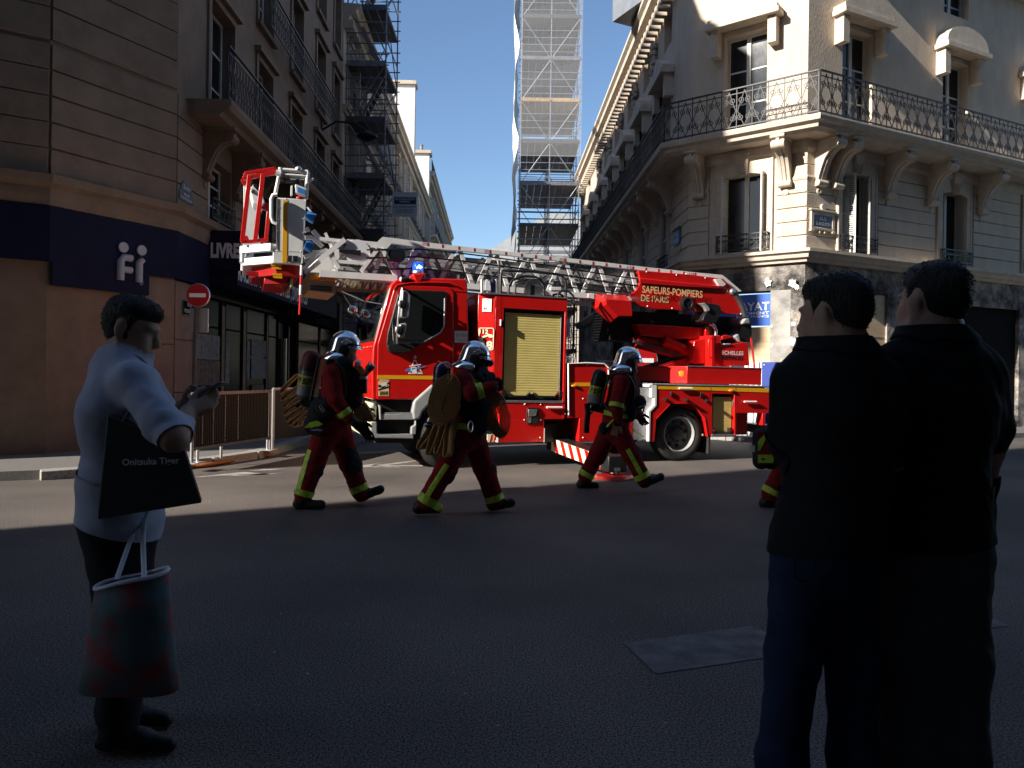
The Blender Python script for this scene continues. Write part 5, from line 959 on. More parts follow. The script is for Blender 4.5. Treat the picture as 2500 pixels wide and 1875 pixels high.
# ---- outrigger leg swung out towards us
og = thing('x', '', '', TM) if False else None
o0, o1 = Vector((-2.15, .45, .30)), TM.inverted() @ gnd(*q('b3', 1180, 1475)); o1.z = .17
oleg = MB(); dv = (o1-o0); oleg.bar(o0, o1, .22, .22); oleg = oleg.build('outrigger_arm', 'black', TK, TM, bevel=.012)
side = Vector((-dv.y, dv.x, 0)).normalized(); side = side if (TM.to_3x3() @ side).y < 0 else -side
if (TM.to_3x3() @ side).x > 0 and False: side = -side
OA = Frame(TM @ o0, 0); ax = dv.normalized(); nrm = side; upv = Vector((0, 0, 1))
def oq(t, v, o=.135): return o0+dv*t+nrm*o+upv*v
MB().add([oq(.12, -.10), oq(.93, -.10), oq(.93, .10), oq(.12, .10)], [(0, 1, 2, 3)]).build('warning_board', 'cream', oleg, TM)
for i in range(6):
    t = .14+.135*i; MB().add([oq(t+.065, -.10, .138), oq(t+.125, -.10, .138), oq(t+.06, .10, .138), oq(t, .10, .138)], [(0, 1, 2, 3)]).build('warning_stripe', 'red', oleg, TM)
MB().box(o1.x-.15, o1.x+.15, o1.y-.13, o1.y+.13, .07, .30).build('jack_head', 'black', oleg, TM, bevel=.02); MB().cyl((o1.x, o1.y, .04), (o1.x, o1.y, .2), .05, n=14).build('jack_ram', 'alu', oleg, TM)
pr('jack_cap', 'b3', [(1190, 1375), (1250, 1370), (1255, 1405), (1200, 1410)], o1.y-.14, o1.y-.132, 'alu', oleg)
pg = TM @ Vector((o1.x, o1.y, 0)); pd = MB(); pd.lathe([(.42, 0), (.42, .02), (.33, .035), (.1, .05)], 4, (pg.x, pg.y, .002)); tag(pd.build('jack_pad', 'redd'), 'flat dark red pad under the outrigger foot on the road', 'jack pad')
# ---- turntable
yT = .12; za_, zb_ = Zz('c6', 560, 838, yT), Zz('c6', 560, 1148, yT); ta, tc_, te = X('c6', 415, 1000, .42), X('c6', 722, 1000, yT), X('c6', 2060, 1000, yT)
tt = vprism([(ta, .42), (tc_, yT), (te, yT), (te, 2.2), (tc_, 2.2), (ta-.05, 1.9), (ta-.25, .9)], zb_, za_).build('turntable', 'red', TK, TM, bevel=.008)
vprism([(ta-.55, .6), (ta, .45), (ta, 1.9), (ta-.55, 1.8)], zb_+.02, za_-.03).build('turntable_nose', 'redd', tt, TM, bevel=.01); bx('slew_ring', tc_-.1, te-.4, .5, 1.9, 1.29, zb_, 'blk2', tt)
MB().lathe([(.045, 0), (.05, .01), (.03, .02)], 16, TM.inverted() @ (TM @ Vector(((ta*.35+tc_*.65), .42*.35+yT*.65-.012, (za_+zb_)/2+.02))), (-.6, -1, 0)).build('amber_lamp', 'amberl', tt, TM, smooth=True)
tb('deck_edge', [(tc_, yT-.004, za_+.006), (te, yT-.004, za_+.006)], .008, 'alu', tt)
yS = .35; cons = pr('control_console', 'c6', [(1165, 850), (1165, 285), (1310, 285), (1345, 460), (1380, 475), (1730, 405), (1815, 420), (1845, 830), (1500, 835), (1490, 860)], yS, yS+.75, 'red', tt, .012)
pr('console_face', 'c6', [(1213, 845), (1213, 300), (1165, 290), (1165, 848)], yS-.006, yS+.02, 'red', cons)
pr('console_wing', 'c6', [(770, 760), (825, 690), (850, 385), (1040, 340), (1045, 790), (870, 800)], yS+.2, yS+.5, 'red', tt, .01); tb('grab_handle', [p3('c6', 1190, 330, yS-.05), p3('c6', 1130, 335, yS-.05), p3('c6', 1108, 380, yS-.05), p3('c6', 1112, 640, yS-.05), p3('c6', 1140, 690, yS-.05), p3('c6', 1190, 712, yS-.05)], .016, 'red', cons)
pr('console_fin', 'c6', [(1048, 200), (1068, 140), (1110, 140), (1130, 330), (1065, 330)], yS+.3, yS+.6, 'red', tt, .008); pr('console_top', 'c6', [(1350, 300), (1420, 272), (1560, 320), (1350, 372)], yS+.1, yS+.5, 'red', cons, .01); bx('step_light_panel', X('c6', 1500, 845, yS-.02), X('c6', 1745, 845, yS-.02), yS-.03, yS-.01, Zz('c6', 1600, 858, yS), Zz('c6', 1600, 825, yS), 'alu', cons)
for s_, y, m_ in (('ECHELLES', 630, 'paperw'), ('RIFFAUD', 722, 'blkf')): text('lettering', s_, m_, cons, TM @ T3(0, yS, 0), X('c6', 1342, y, yS), Zz('c6', 1400, y, yS), Zz('c6', 1400, y-70, yS)-Zz('c6', 1400, y, yS), wid=X('c6', 1730, y, yS)-X('c6', 1342, y, yS), bold=.015 if m_ == 'paperw' else .05)
tb('joystick_stem', [p3('c6', 1235, 285, yS+.15), p3('c6', 1240, 200, yS+.15), p3('c6', 1205, 120, yS+.15), p3('c6', 1120, 70, yS+.15)], .03, 'alu', cons)
cv = rounded('z8', [(170, 385), (240, 378), (370, 400), (398, 460), (330, 600), (185, 575), (215, 500), (255, 455)], .06, yS+.05); MB().prism(cv, yS+.05, yS+.45).build('display_hood', 'black', cons, TM, bevel=.04, seg=3)
pr('hood_rim', 'z8', [(165, 385), (215, 380), (262, 420), (272, 460), (240, 470), (215, 420)], yS+.02, yS+.10, 'gred', cons, .008)
seat = MB().prism(rounded('z8', [(590, 600), (625, 535), (675, 525), (700, 590), (712, 700), (680, 790), (610, 790), (525, 715), (560, 680), (580, 640)], .04, yS+.15), yS+.15, yS+.65).build('operator_seat', 'black', tt, TM, bevel=.05, seg=3)
pr('seat_back_pad', 'z8', [(600, 600), (640, 540), (680, 540), (690, 600)], yS+.10, yS+.2, 'gred', seat, .02); pr('seat_cushion', 'z8', [(525, 725), (570, 700), (595, 790), (570, 785)], yS+.08, yS+.5, 'gred', seat, .02); pr('arm_rest', 'c6', [(1380, 430), (1520, 430), (1500, 460), (1390, 465)], yS-.02, yS+.1, 'gred', cons, .01)
tb('seat_rod', [p3('c6', 1870, 330, yS), p3('c6', 1935, 875, yS)], .018, 'red', tt)
# ---- boom root
yB = .55; boom = pr('boom_plate', 'p', [q('z7', 1440, 45), q('z7', 1920, 80), q('z8', 410, 130), q('z8', 470, 190), q('z8', 560, 330), q('z8', 630, 500), q('z8', 330, 490), q('z7', 1880, 455), q('z7', 1540, 440), q('z7', 1390, 380), q('z7', 1340, 305), q('z7', 1420, 250), q('z7', 1465, 170)], yB, yB+.06, 'red', None, .006)
pr('boom_plate', 'p', [q('z7', 1440, 45), q('z7', 1920, 80), q('z8', 410, 130), q('z8', 470, 190), q('z8', 560, 330), q('z8', 630, 500), q('z7', 1880, 455), q('z7', 1540, 440), q('z7', 1390, 380)], 1.8, 1.86, 'red', None)
pr('boom_fold', 'p', [q('z7', 1450, 120), q('z8', 0, 168), q('z8', 430, 205), q('z8', 445, 235), q('z8', 0, 215), q('z7', 1460, 175)], yB-.04, yB+.0, 'red', boom, .012)
for k, x, y in (('z7', 1525, 57), ('z7', 1835, 90), ('z8', 20, 80), ('z8', 220, 122), ('z7', 1535, 415), ('z7', 1790, 437), ('z8', 120, 458), ('z8', 590, 495), ('z7', 1080, 505)): MB().lathe([(.014, 0), (.006, .012)], 8, p3(k, x, y, yB), (0, -1, 0)).build('bolt', 'white', boom, TM)
bxa = [q('z7', 985, 285), q('z7', 1305, 300), q('z7', 1370, 360), q('z7', 1375, 520), q('z7', 1235, 510), q('z7', 1140, 592), q('z7', 985, 440)]
cb = pr('cable_box', 'p', [q('z7', 1105, 345), q('z7', 1365, 360), q('z7', 1378, 518), q('z7', 1230, 515), q('z7', 1110, 400)], .25, .8, 'red', boom, .005)
A_ = TR.P('p', [q('z7', 1105, 345), q('z7', 1110, 400), q('z7', 1230, 515)], .25); B_ = TR.P('p', [q('z7', 1000, 285), q('z7', 985, 440), q('z7', 1140, 592)], .52)
MB().add([(x, .25, z) for x, z in A_]+[(x, .52, z) for x, z in B_], [(0, 1, 4, 3), (1, 2, 5, 4)]).build('cable_box_chamfer', 'red', boom, TM)
A_ = TR.P('p', [q('z7', 1105, 345), q('z7', 1365, 360)], .25); B_ = TR.P('p', [q('z7', 1000, 285), q('z7', 1310, 300)], .52); MB().add([(x, .25, z) for x, z in A_]+[(x, .52, z) for x, z in B_], [(0, 1, 3, 2)]).build('cable_box_lid', 'red', boom, TM)
for s_, y0, y1, xe, in (('SAPEURS-POMPIERS', 275, 225, 2090), ('DE PARIS', 360, 310, 1755)):
    (xa, z0), (xb, z1) = TR.q('z7', 1466, y0, yB), TR.q('z7', xe, y0+(55 if xe > 2000 else 22), yB)
    text('lettering', s_, 'gold', boom, TM @ T3(0, yB-.04 if xe > 2000 else yB, 0), xa, z0, .125 if xe > 2000 else .115, wid=math.hypot(xb-xa, z1-z0), rot=math.atan2(z1-z0, xb-xa), bold=.012)
hd = MB(); hd.lathe([(.11, 0), (.125, .02), (.125, .07), (.09, .09), (.085, .075)], 24, p3('z7', 1925, 392, yB-.001), (0, -1, 0)); hd.build('work_lamp', 'black', boom, TM, smooth=True)
pr('rear_bracket', 'p', [q('z8', 320, 135), q('z8', 385, 130), q('z8', 440, 185), q('z8', 410, 210), q('z8', 365, 205)], yB-.05, yB+.02, 'grey', boom, .005); tb('rear_hose', [p3('z8', 500, 265, yB-.03), p3('z8', 560, 330, yB-.03), p3('z8', 610, 430, yB-.03), p3('z8', 630, 520, yB-.03)], .05, 'steel', boom); MB().sphere(p3('z8', 500, 265, yB-.04), .06, 10).build('pivot_cap', 'alu', boom, TM, smooth=True)
# lift frame and rams below the boom
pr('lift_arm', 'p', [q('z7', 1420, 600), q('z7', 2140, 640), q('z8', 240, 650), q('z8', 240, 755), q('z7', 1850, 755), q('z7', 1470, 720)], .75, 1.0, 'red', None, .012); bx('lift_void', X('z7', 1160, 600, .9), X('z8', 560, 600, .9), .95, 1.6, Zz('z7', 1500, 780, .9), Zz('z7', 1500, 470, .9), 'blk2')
ram = MB().cyl(p3('z7', 1400, 770, .9), p3('z7', 2030, 900, .9)*.5+p3('z7', 1900, 930, .9)*.5, .13, n=18).build('lift_ram', 'redd', TK, TM, smooth=True); MB().cyl(p3('z7', 1690, 770, .8), p3('z7', 1990, 910, .8), .11, n=18).build('lift_ram', 'red', TK, TM, smooth=True)
MB().bar(p3('z7', 1390, 780, .7), p3('z7', 1880, 930, .7), .05).build('ram_guard', 'steel', TK, TM); pr('support_web', 'p', [q('z7', 1400, 1090), q('z7', 1900, 930), q('z7', 2000, 930), q('z7', 1780, 1030), q('z7', 1660, 1060), q('z7', 1660, 1180), q('z7', 1400, 1180)], 1.0, 1.3, 'blk2'); pr('support_web', 'p', [q('z7', 1660, 1050), q('z7', 1980, 935), q('z7', 2010, 960), q('z7', 1960, 1035), q('z7', 1780, 1035)], .7, .9, 'red', None, .01)
# ---- ladder
yL0, yL1 = .60, 1.75; lad = pr('ladder', 'p', [q('z2', 290, 1165), q('z2', 600, 1195), q('z2', 655, 1142), q('z2', 780, 1155), q('z2', 1040, 1190), q('z3', 60, 1290), q('z3', 680, 1358), q('z3', 1385, 1440), q('z3', 2030, 1510), q('z8', 400, 90), q('z8', 425, 110), q('z8', 600, 258), q('z8', 560, 265), q('z8', 395, 128), q('z8', 115, 100), q('z3', 2030, 1548), q('z3', 1385, 1478), q('z3', 680, 1398), q('z3', 60, 1330), q('z2', 1040, 1248), q('z2', 750, 1210), q('z2', 700, 1265), q('z2', 300, 1225)], yL0, yL0+.09, 'grey', None, .008)
def topz(px): # ladder top line in photo pixels
    pts = [(848, 585), (1024, 588.5), (1234, 613), (1380, 629), (1545, 648.5), (1697, 664.5)]
    for (x0, y0), (x1, y1) in zip(pts, pts[1:]):
        if px <= x1: return y0+(y1-y0)*(px-x0)/(x1-x0)
    return pts[-1][1]
def botz(px): return 676+(723-676)*(px-850)/(1440-850)
def S2(px, d, off=0.0, low=False):
    a, c = TR.px(px, (botz(px) if low else topz(px))+off, d); return Vector((a, d, c))
# far rail of the same section, straight in the truck's own space
fa, fb_ = S2(860, yL0, 8), S2(1690, yL0, 8); far = lambda p: Vector((p.x, yL1, p.z))
MB().tube([far(S2(p, yL0, 9)) for p in (1024, 1234, 1380, 1545, 1690)], .06, 4).build('top_rail', 'grey', lad, TM)
ba, bb_ = S2(850, yL0, 0, True), S2(1440, yL0, 0, True); bdir = (bb_-ba)
for d in (yL0, yL1): MB().bar(Vector((ba.x, d, ba.z)), Vector((bb_.x+1.1, d, bb_.z+bdir.z/bdir.x*1.1)), .10, .085).build('bottom_rail', 'grey', lad, TM)
ap = [862+0, 950, 1022, 1118, 1208, 1291, 1378, 1460, 1537]
def tp_(px): t = (S2(px, yL0, 14)); return t
_tp = [S2(p, yL0, 11) for p in (900, 1024, 1130, 1234, 1300, 1380, 1460, 1545, 1620, 1697)]; _tx = [p.x for p in _tp]; _tz = [p.z for p in _tp]
topl = lambda x: float(np.interp(x, _tx, _tz))
botl = lambda x: ba.z+bdir.z*(x-ba.x)/bdir.x+.03
axs = [S2(p, yL0, 10).x for p in ap]
for d in (yL0+.045, yL1):
    for i, x in enumerate(axs):
        xl_ = (axs[i-1]+x)/2+.04 if i else x-.30; xr2 = (axs[i+1]+x)/2-.04 if i < len(axs)-1 else x+.22
        MB().bar((x-.045, d, topl(x)), (xl_, d, botl(xl_)), .062, .045).build('strut', 'grey', lad, TM); MB().bar((x+.045, d, topl(x)), (xr2, d, botl(xr2)), .062, .045).build('strut', 'grey', lad, TM)
# inner nested sections
M['inner'] = mat('grey inner ladder', (.30, .30, .31), .4, var=.1, scale=6)
for k, (d0, d1, h0, h1) in enumerate(((.72, 1.63, .06, .10), (.83, 1.52, .11, .17), (.93, 1.42, .17, .24))):
    xa, xb = axs[0]-.2, axs[-1]+.5
    for d in (d0, d1):
        MB().bar((xa, d, topl(xa)-h0), (xb, d, topl(xb)-h0), .055).build('inner_rail', 'inner', lad, TM); MB().bar((xa, d, botl(xa)+h1-.05), (xb, d, botl(xb)+h1-.05), .06).build('inner_rail', 'inner', lad, TM)
        b = MB(); n = 13
        for i in range(n):
            x0 = xa+(xb-xa)*i/n; x1 = xa+(xb-xa)*(i+.5)/n; x2 = xa+(xb-xa)*(i+1)/n
            b.bar((x0, d, botl(x0)+h1), (x1, d, topl(x1)-h0), .035); b.bar((x1, d, topl(x1)-h0), (x2, d, botl(x2)+h1), .035)
        b.build('inner_lattice', 'inner', lad, TM)
    n = 17; rm = MB().tube([(0, d0, 0), (0, d1, 0)], .018, 8).mesh('rung', 'alu')
    for i in range(n): x = xa+(xb-xa)*(i+.3+.2*k)/n; place('rung', rm, lad, TM @ T3(x, 0, botl(x)+h1))
for k, (o, r_) in enumerate(((.10, .012), (.22, .014), (.40, .012))):
    pts = [(x, yL0-.03, topl(x)-o-.05*math.sin((x+2)*.9)) for x in [axs[0]+.2+(axs[-1]-axs[0])*i/12 for i in range(13)]]
    tb('cable', pts, r_, 'black', lad, 6)
tb('cable', [p3('z3', 850, 1500, yL0-.05), p3('z3', 870, 1560, yL0-.05), p3('z3', 900, 1620, yL0-.05), p3('z7', 920, 190, yL0-.05), p3('z7', 1080, 215, yL0-.05), p3('z7', 1240, 215, yL0-.05), p3('z7', 1370, 290, yL0-.05)], .01, 'black', lad, 6)
mk = [('29', 1125, None), (None, 1277, None), (None, 1447, None), (None, 1608, None), ('25', 1770, None), (None, 1934, None), (None, 2098, None)]
marks = [(q('z2', x, 0)[0], s) for s, x, _ in mk]+[(q('z3', x, 0)[0], s) for x, s in ((227, None), (372, None), (522, None), (678, '20'), (832, None), (970, None), (1105, None), (1247, None), (1383, '15'), (1517, None), (1650, None), (1776, None), (1911, None), (2030, '10'))]
for px, s in marks:
    y = topz(px); pts = TR.P('p', [(px-1.5, y+1.5), (px+1.5, y+1.5), (px+1.3, y+9), (px-1.7, y+9)], yL0-.002)
    mo = MB().prism(pts, yL0-.004, yL0-.001).build('length_mark', 'red', lad, TM)
    if s:
        (a, c), (a2, c2) = TR.px(px-15, y+6.6, yL0), TR.px(px-3.5, y+7.6, yL0); text('lettering', s, 'redd', mo, TM @ T3(0, yL0, 0), a, c, .045, wid=a2-a, rot=math.atan2(c2-c, a2-a))
bx('ladder_rest', X('z6', 1425, 200, .7), X('z6', 1452, 200, .7), .7, .76, zr0-.1, Zz('z6', 1440, 85, .7), 'grey', lad); pr('rail_bracket', 'z7', [(530, 215), (640, 215), (640, 250), (530, 250)], yL0-.06, yL0, 'grey', lad, .005); pr('rail_end', 'z7', [(918, 285), (985, 285), (985, 345), (918, 325)], yL0-.06, yL0+.1, 'grey', lad, .005)
# ---- ladder tip
tipm = 'grey'
for d in (yL0, yL1-.1):
    for a, c, w_ in (((0, 1160), (300, 1195), .06), ((0, 1380), (260, 1170), .09), ((90, 1290), (200, 1470), .07), ((0, 1525), (800, 1575), .12), ((150, 1395), (500, 1420), .06), ((600, 1270), (430, 1500), .07), ((650, 1270), (790, 1540), .07), ((1020, 1250), (880, 1540), .07), ((60, 1100), (130, 1260), .04), ((130, 1260), (160, 1460), .04), ((430, 1545), (560, 1420), .04)):
        va, vb = p3('z2', *a, yL0), p3('z2', *c, yL0); va.y = vb.y = d; MB().bar(va, vb, w_, w_*.8).build('tip_strut', tipm, lad, TM)
pr('tip_gusset', 'z2', [(150, 1395), (500, 1390), (560, 1420), (420, 1510), (190, 1480)], yL0+.3, yL0+.34, 'grey', lad); pr('pulley_plate', 'z2', [(205, 1270), (430, 1280), (430, 1335), (205, 1300)], yL0-.05, yL0-.02, 'black', lad)
MB().lathe([(.19, 0), (.19, .05)], 30, p3('z2', 395, 1300, yL0-.01), (0, 1, 0)).build('pulley', 'lett', lad, TM, smooth=True)
fl_ = MB().prism(rounded('z2', [(715, 1270), (880, 1262), (905, 1330), (880, 1395), (720, 1385), (700, 1340)], .06, yL0-.16), yL0-.16, yL0).build('floodlight', 'black', lad, TM, bevel=.03, seg=3); MB().prism(rounded('z2', [(735, 1285), (865, 1280), (882, 1325), (862, 1375), (740, 1370)], .05, yL0-.165), yL0-.166, yL0-.158).build('lens', 'mirr', fl_, TM)
pr('light_bar', 'z6', [(0, 95), (165, 95), (165, 155), (0, 145)], yL0-.02, yL1, 'amberl', lad, .005); M['khaki'] = mat('khaki housing', (.30, .26, .16), .6)
pr('tip_housing', 'p', [q('z5', 1885, 60), q('z6', 165, 75), q('z6', 165, 290), q('z5', 1880, 255)], yL0+.0, yL1-.1, 'khaki', lad, .01); pr('orange_lamp', 'p', [q('z5', 1898, 95), q('z5', 2160, 108), q('z5', 2160, 155), q('z5', 1898, 140)], yL0-.012, yL0, 'amberl', lad, .004); bx('lamp_clip', X('z5', 2010, 120, yL0-.02), X('z5', 2045, 120, yL0-.02), yL0-.02, yL0-.012, Zz('z5', 2020, 148, yL0), Zz('z5', 2020, 100, yL0), 'lett', lad)
for y in (195, 225): pr('housing_slot', 'p', [q('z5', 1905, y), q('z5', 2130, y+12), q('z5', 2130, y+40), q('z5', 1905, y+22)], yL0-.006, yL0-.001, 'steel', lad)
b = MB(); n = 7
for i in range(n):
    a, c = p3('z6', 160+75*i, 95+4*i, 1.0), p3('z6', 120+80*i, 250, 1.0); b.bar(a, c, .035); b.bar(c, p3('z6', 235+75*i, 99+4*i, 1.0), .03)
b.bar(p3('z6', 150, 235, 1.0), p3('z6', 700, 270, 1.0), .05); b.build('under_lattice', 'khaki', lad, TM)
# links between tip and basket
for a, c in (((1845, 1075), (1890, 1060)), ((1930, 1075), (2005, 1160)), ((2005, 1160), (2200, 1215)), ((1850, 1150), (1930, 1150)), ((1930, 1150), (2030, 1245)), ((1840, 1480), (1990, 1290)), ((1850, 1520), (2000, 1400)), ((1840, 1350), (2080, 1280))): MB().bar(p3('z1', *a, .65), p3('z1', *c, .65), .06).build('basket_link', 'grey', lad, TM)
for a, c in (((1850, 1400), (2010, 1300)), ((1830, 1250), (2060, 1260))): MB().bar(p3('z1', *a, 1.5), p3('z1', *c, 1.5), .08).build('basket_link', 'steel', lad, TM)
pr('tip_beam', 'z1', [(1880, 1460), (2080, 1270), (2212, 1270), (2212, 1540), (1900, 1510)], yL0+.2, yL0+.26, 'grey', lad, .01)
# ---- rescue basket
yK = .12
bk = pr('basket', 'b7', [(485, 425), (780, 442), (765, 760), (725, 1100), (440, 1085), (442, 960), (482, 955)], yK, yK+.05, 'grey', None, .008)
pr('stripe', 'b7', [(545, 450), (590, 452), (582, 1085), (535, 1082)], yK-.004, yK-.001, 'amber', bk); fx_ = pr('vent_box', 'b7', [(590, 1010), (692, 1014), (688, 1075), (588, 1070)], yK-.012, yK-.001, 'black', bk, .004); strip('vent_bar', TR.P('b7', [(640, 1015), (638, 1072)], yK-.014), .008, yK-.0135, 'gred', fx_, TM); strip('panel_joint', TR.P('b7', [(442, 965), (740, 975)], yK-.002), .003, yK-.0025, 'gred', bk, TM)
tb('seam_piano', [p3('b7', 485, 430, yK-.003), p3('b7', 478, 950, yK-.003)], .006, 'steel', bk)
for x, y in ((500, 520), (495, 640), (490, 760), (748, 640), (745, 780), (725, 970), (570, 435), (770, 455)): MB().lathe([(.009, 0), (.004, .008)], 8, p3('b7', x, y, yK), (0, -1, 0)).build('bolt', 'white', bk, TM)
tb('grab_handle', [p3('b7', 485, 395, yK-.06), p3('b7', 440, 400, yK-.06), p3('b7', 424, 440, yK-.06), p3('b7', 424, 620, yK-.06), p3('b7', 440, 670, yK-.06), p3('b7', 480, 690, yK-.06)], .026, 'grey', bk)
xA, xB, xC = X('b7', 440, 1085, yK), X('b7', 730, 1100, yK), X('b7', 135, 1070, .62); zf = Zz('b7', 440, 1085, yK); zk = Zz('b7', 440, 925, yK)
plan = [(xA, yK+.02), (xB, yK+.02), (xB, 2.1), (xA, 2.1), (xC, 1.65), (xC, .62)]
vprism(plan, zf-.0, zf+.05).build('floor', 'grey', bk, TM, bevel=.01)
for (a, c) in ((plan[0], plan[5]), (plan[5], plan[4]), (plan[4], plan[3])):
    MB().bar((*a, zk), (*c, zk), .10, .10).build('kick_rail', 'white', bk, TM); MB().add([(*a, zf), (*c, zf), (*c, zf+.10), (*a, zf+.10)], [(0, 1, 2, 3)]).build('kick_plate', 'white', bk, TM); MB().tube([(*c, zf+.05), (*c, zk)], .03, 8).build('kick_post', 'alu', bk, TM)
MB().add([(*plan[5], zf+.1), (*plan[4], zf+.1), (plan[4][0]+.15, plan[4][1], zk), (plan[5][0]+.15, plan[5][1], zk)], [(0, 1, 2, 3)]).build('kick_plate', 'lett', bk, TM)
yG = .45
for a, c, w_ in (((205, 205), (130, 872), .062), ((340, 190), (262, 860), .062), ((135, 232), (480, 172), .055), ((155, 182), (460, 128), .045), ((460, 128), (470, 172), .045), ((118, 878), (395, 852), .05), ((155, 182), (160, 215), .04)): MB().bar(p3('b7', *a, yG), p3('b7', *c, yG), w_).build('gate_bar', 'red', bk, TM, bevel=.006)
for a, c, w_ in (((405, 500), (365, 915), .06), ((325, 520), (410, 560), .055), ((300, 480), (420, 505), .05), ((130, 240), (170, 300), .06), ((140, 850), (190, 830), .07)): MB().bar(p3('b7', *a, 1.3), p3('b7', *c, 1.3), w_).build('gate_bar', 'red', bk, TM, bevel=.006)
pr('far_panel', 'b7', [(145, 280), (205, 275), (270, 490), (300, 840), (330, 915), (140, 915)], 1.95, 2.0, 'grey', bk, .006); pr('control_box', 'b7', [(205, 330), (240, 305), (335, 400), (358, 470), (320, 520), (240, 470)], 1.2, 1.7, 'white', bk, .01); pr('control_face', 'b7', [(215, 370), (240, 335), (285, 405)], 1.19, 1.199, 'steel', bk); MB().sphere(p3('b7', 252, 312, 1.3), .04, 10).build('joystick', 'black', bk, TM)
for a, c, r_ in (((500, 140), (795, 165), .028), ((500, 190), (795, 210), .022), ((795, 165), (775, 440), .03), ((470, 170), (520, 190), .045), ((515, 120), (525, 190), .03), ((500, 215), (465, 385), .026), ((800, 260), (850, 235), .02)): tb('top_rail', [p3('b7', *a, yK+.1), p3('b7', *c, yK+.1)], r_, 'grey', bk)
pr('rail_plate', 'b7', [(590, 190), (770, 205), (770, 240), (590, 235)], yK+.1, yK+.14, 'grey', bk); MB().sphere(p3('b7', 700, 140, yK+.1), .05, 10).build('cap', 'alu', bk, TM, smooth=True); pr('far_side', 'b7', [(500, 440), (760, 455), (740, 1090), (470, 1080)], 2.05, 2.1, 'grey', bk)
lamp = MB().prism(rounded('b7', [(665, 285), (782, 330), (775, 412), (672, 375)], .02, yK), yK, yK+.1).build('worklight', 'grey', bk, TM, bevel=.01); pr('lens', 'b7', [(688, 315), (772, 345), (767, 395), (690, 368)], yK-.004, yK-.0005, 'bluef', lamp); pr('lamp_bracket', 'b7', [(625, 300), (640, 300), (640, 395), (622, 395)], yK, yK+.1, 'white', bk)
tb('loose_cable', [p3('b7', 520, 220, yK+.05), p3('b7', 570, 270, yK+.05), p3('b7', 640, 260, yK+.05), p3('b7', 700, 240, yK+.05), p3('b7', 740, 300, yK+.05)], .014, 'black', bk); tb('loose_cable', [p3('b7', 540, 200, yK+.08), p3('b7', 560, 245, yK+.08), p3('b7', 610, 235, yK+.08)], .03, 'black', bk)
for x0, y0, x1, y1 in ((775, 600, 862, 640), (765, 905, 842, 935)): MB().cyl(p3('b7', x0, y0, .3), p3('b7', x1, y1, .3), .065, .08, 16).build('blue_coupling', 'bluef', bk, TM, smooth=True)
tb('hook', [p3('b7', 790, 520, .25), p3('b7', 830, 570, .25), p3('b7', 800, 560, .25)], .014, 'white', bk); MB().sphere(p3('b7', 710, 430, yK+.02), .05, 10, (1, .5, .6)).build('red_lamp', 'red', bk, TM, smooth=True)
# underside: folded steps, striped
und = vprism([(xA+.05, .2), (xB-.02, .2), (xB-.02, 2.0), (xA, 2.0), (xC+.12, 1.55), (xC+.12, .7)], zf-.16, zf-.002).build('underside', 'redd', bk, TM, bevel=.01)
vprism([(xA+.25, .3), (xB-.1, .3), (xB-.1, 1.9), (xA+.25, 1.9)], zf-.30, zf-.162).build('underside_box', 'khaki', bk, TM, bevel=.01); vprism([(xA-.1, .5), (xA+.22, .4), (xA+.22, 1.8), (xA-.1, 1.6)], zf-.26, zf-.162).build('folded_step', 'redd', bk, TM, bevel=.01)
for i, (y0, y1) in enumerate(((1095, 1110), (1125, 1140), (1190, 1205), (1218, 1232))): pr('hazard_stripe', 'b7', [(415+8*i, y0), (525+3*i, y0+4), (528+3*i, y1+12), (425+8*i, y1+6)], .19-.0*i, .198, 'amber', bk)
for i in range(2): pr('hazard_stripe', 'b7', [(455, 1272+32*i), (535, 1285+32*i), (538, 1300+32*i), (460, 1290+32*i)], .6, .61, 'amber', bk)
pr('bumper_pad', 'b7', [(170, 1180), (250, 1172), (410, 1205), (330, 1225), (190, 1215)], .55, .6, 'redd', bk)
for i in range(5):
    (x0, y0), (x1, y1) = (732-4.5*i, 1110+100*i), (732-4.5*(i+1), 1110+100*(i+1)); tb('depth_rod', [p3('b7', x0, y0, yK), p3('b7', x1, y1, yK)], .02 if i < 3 else .016, ('white', 'red')[i % 2] if i != 4 else 'red', bk)
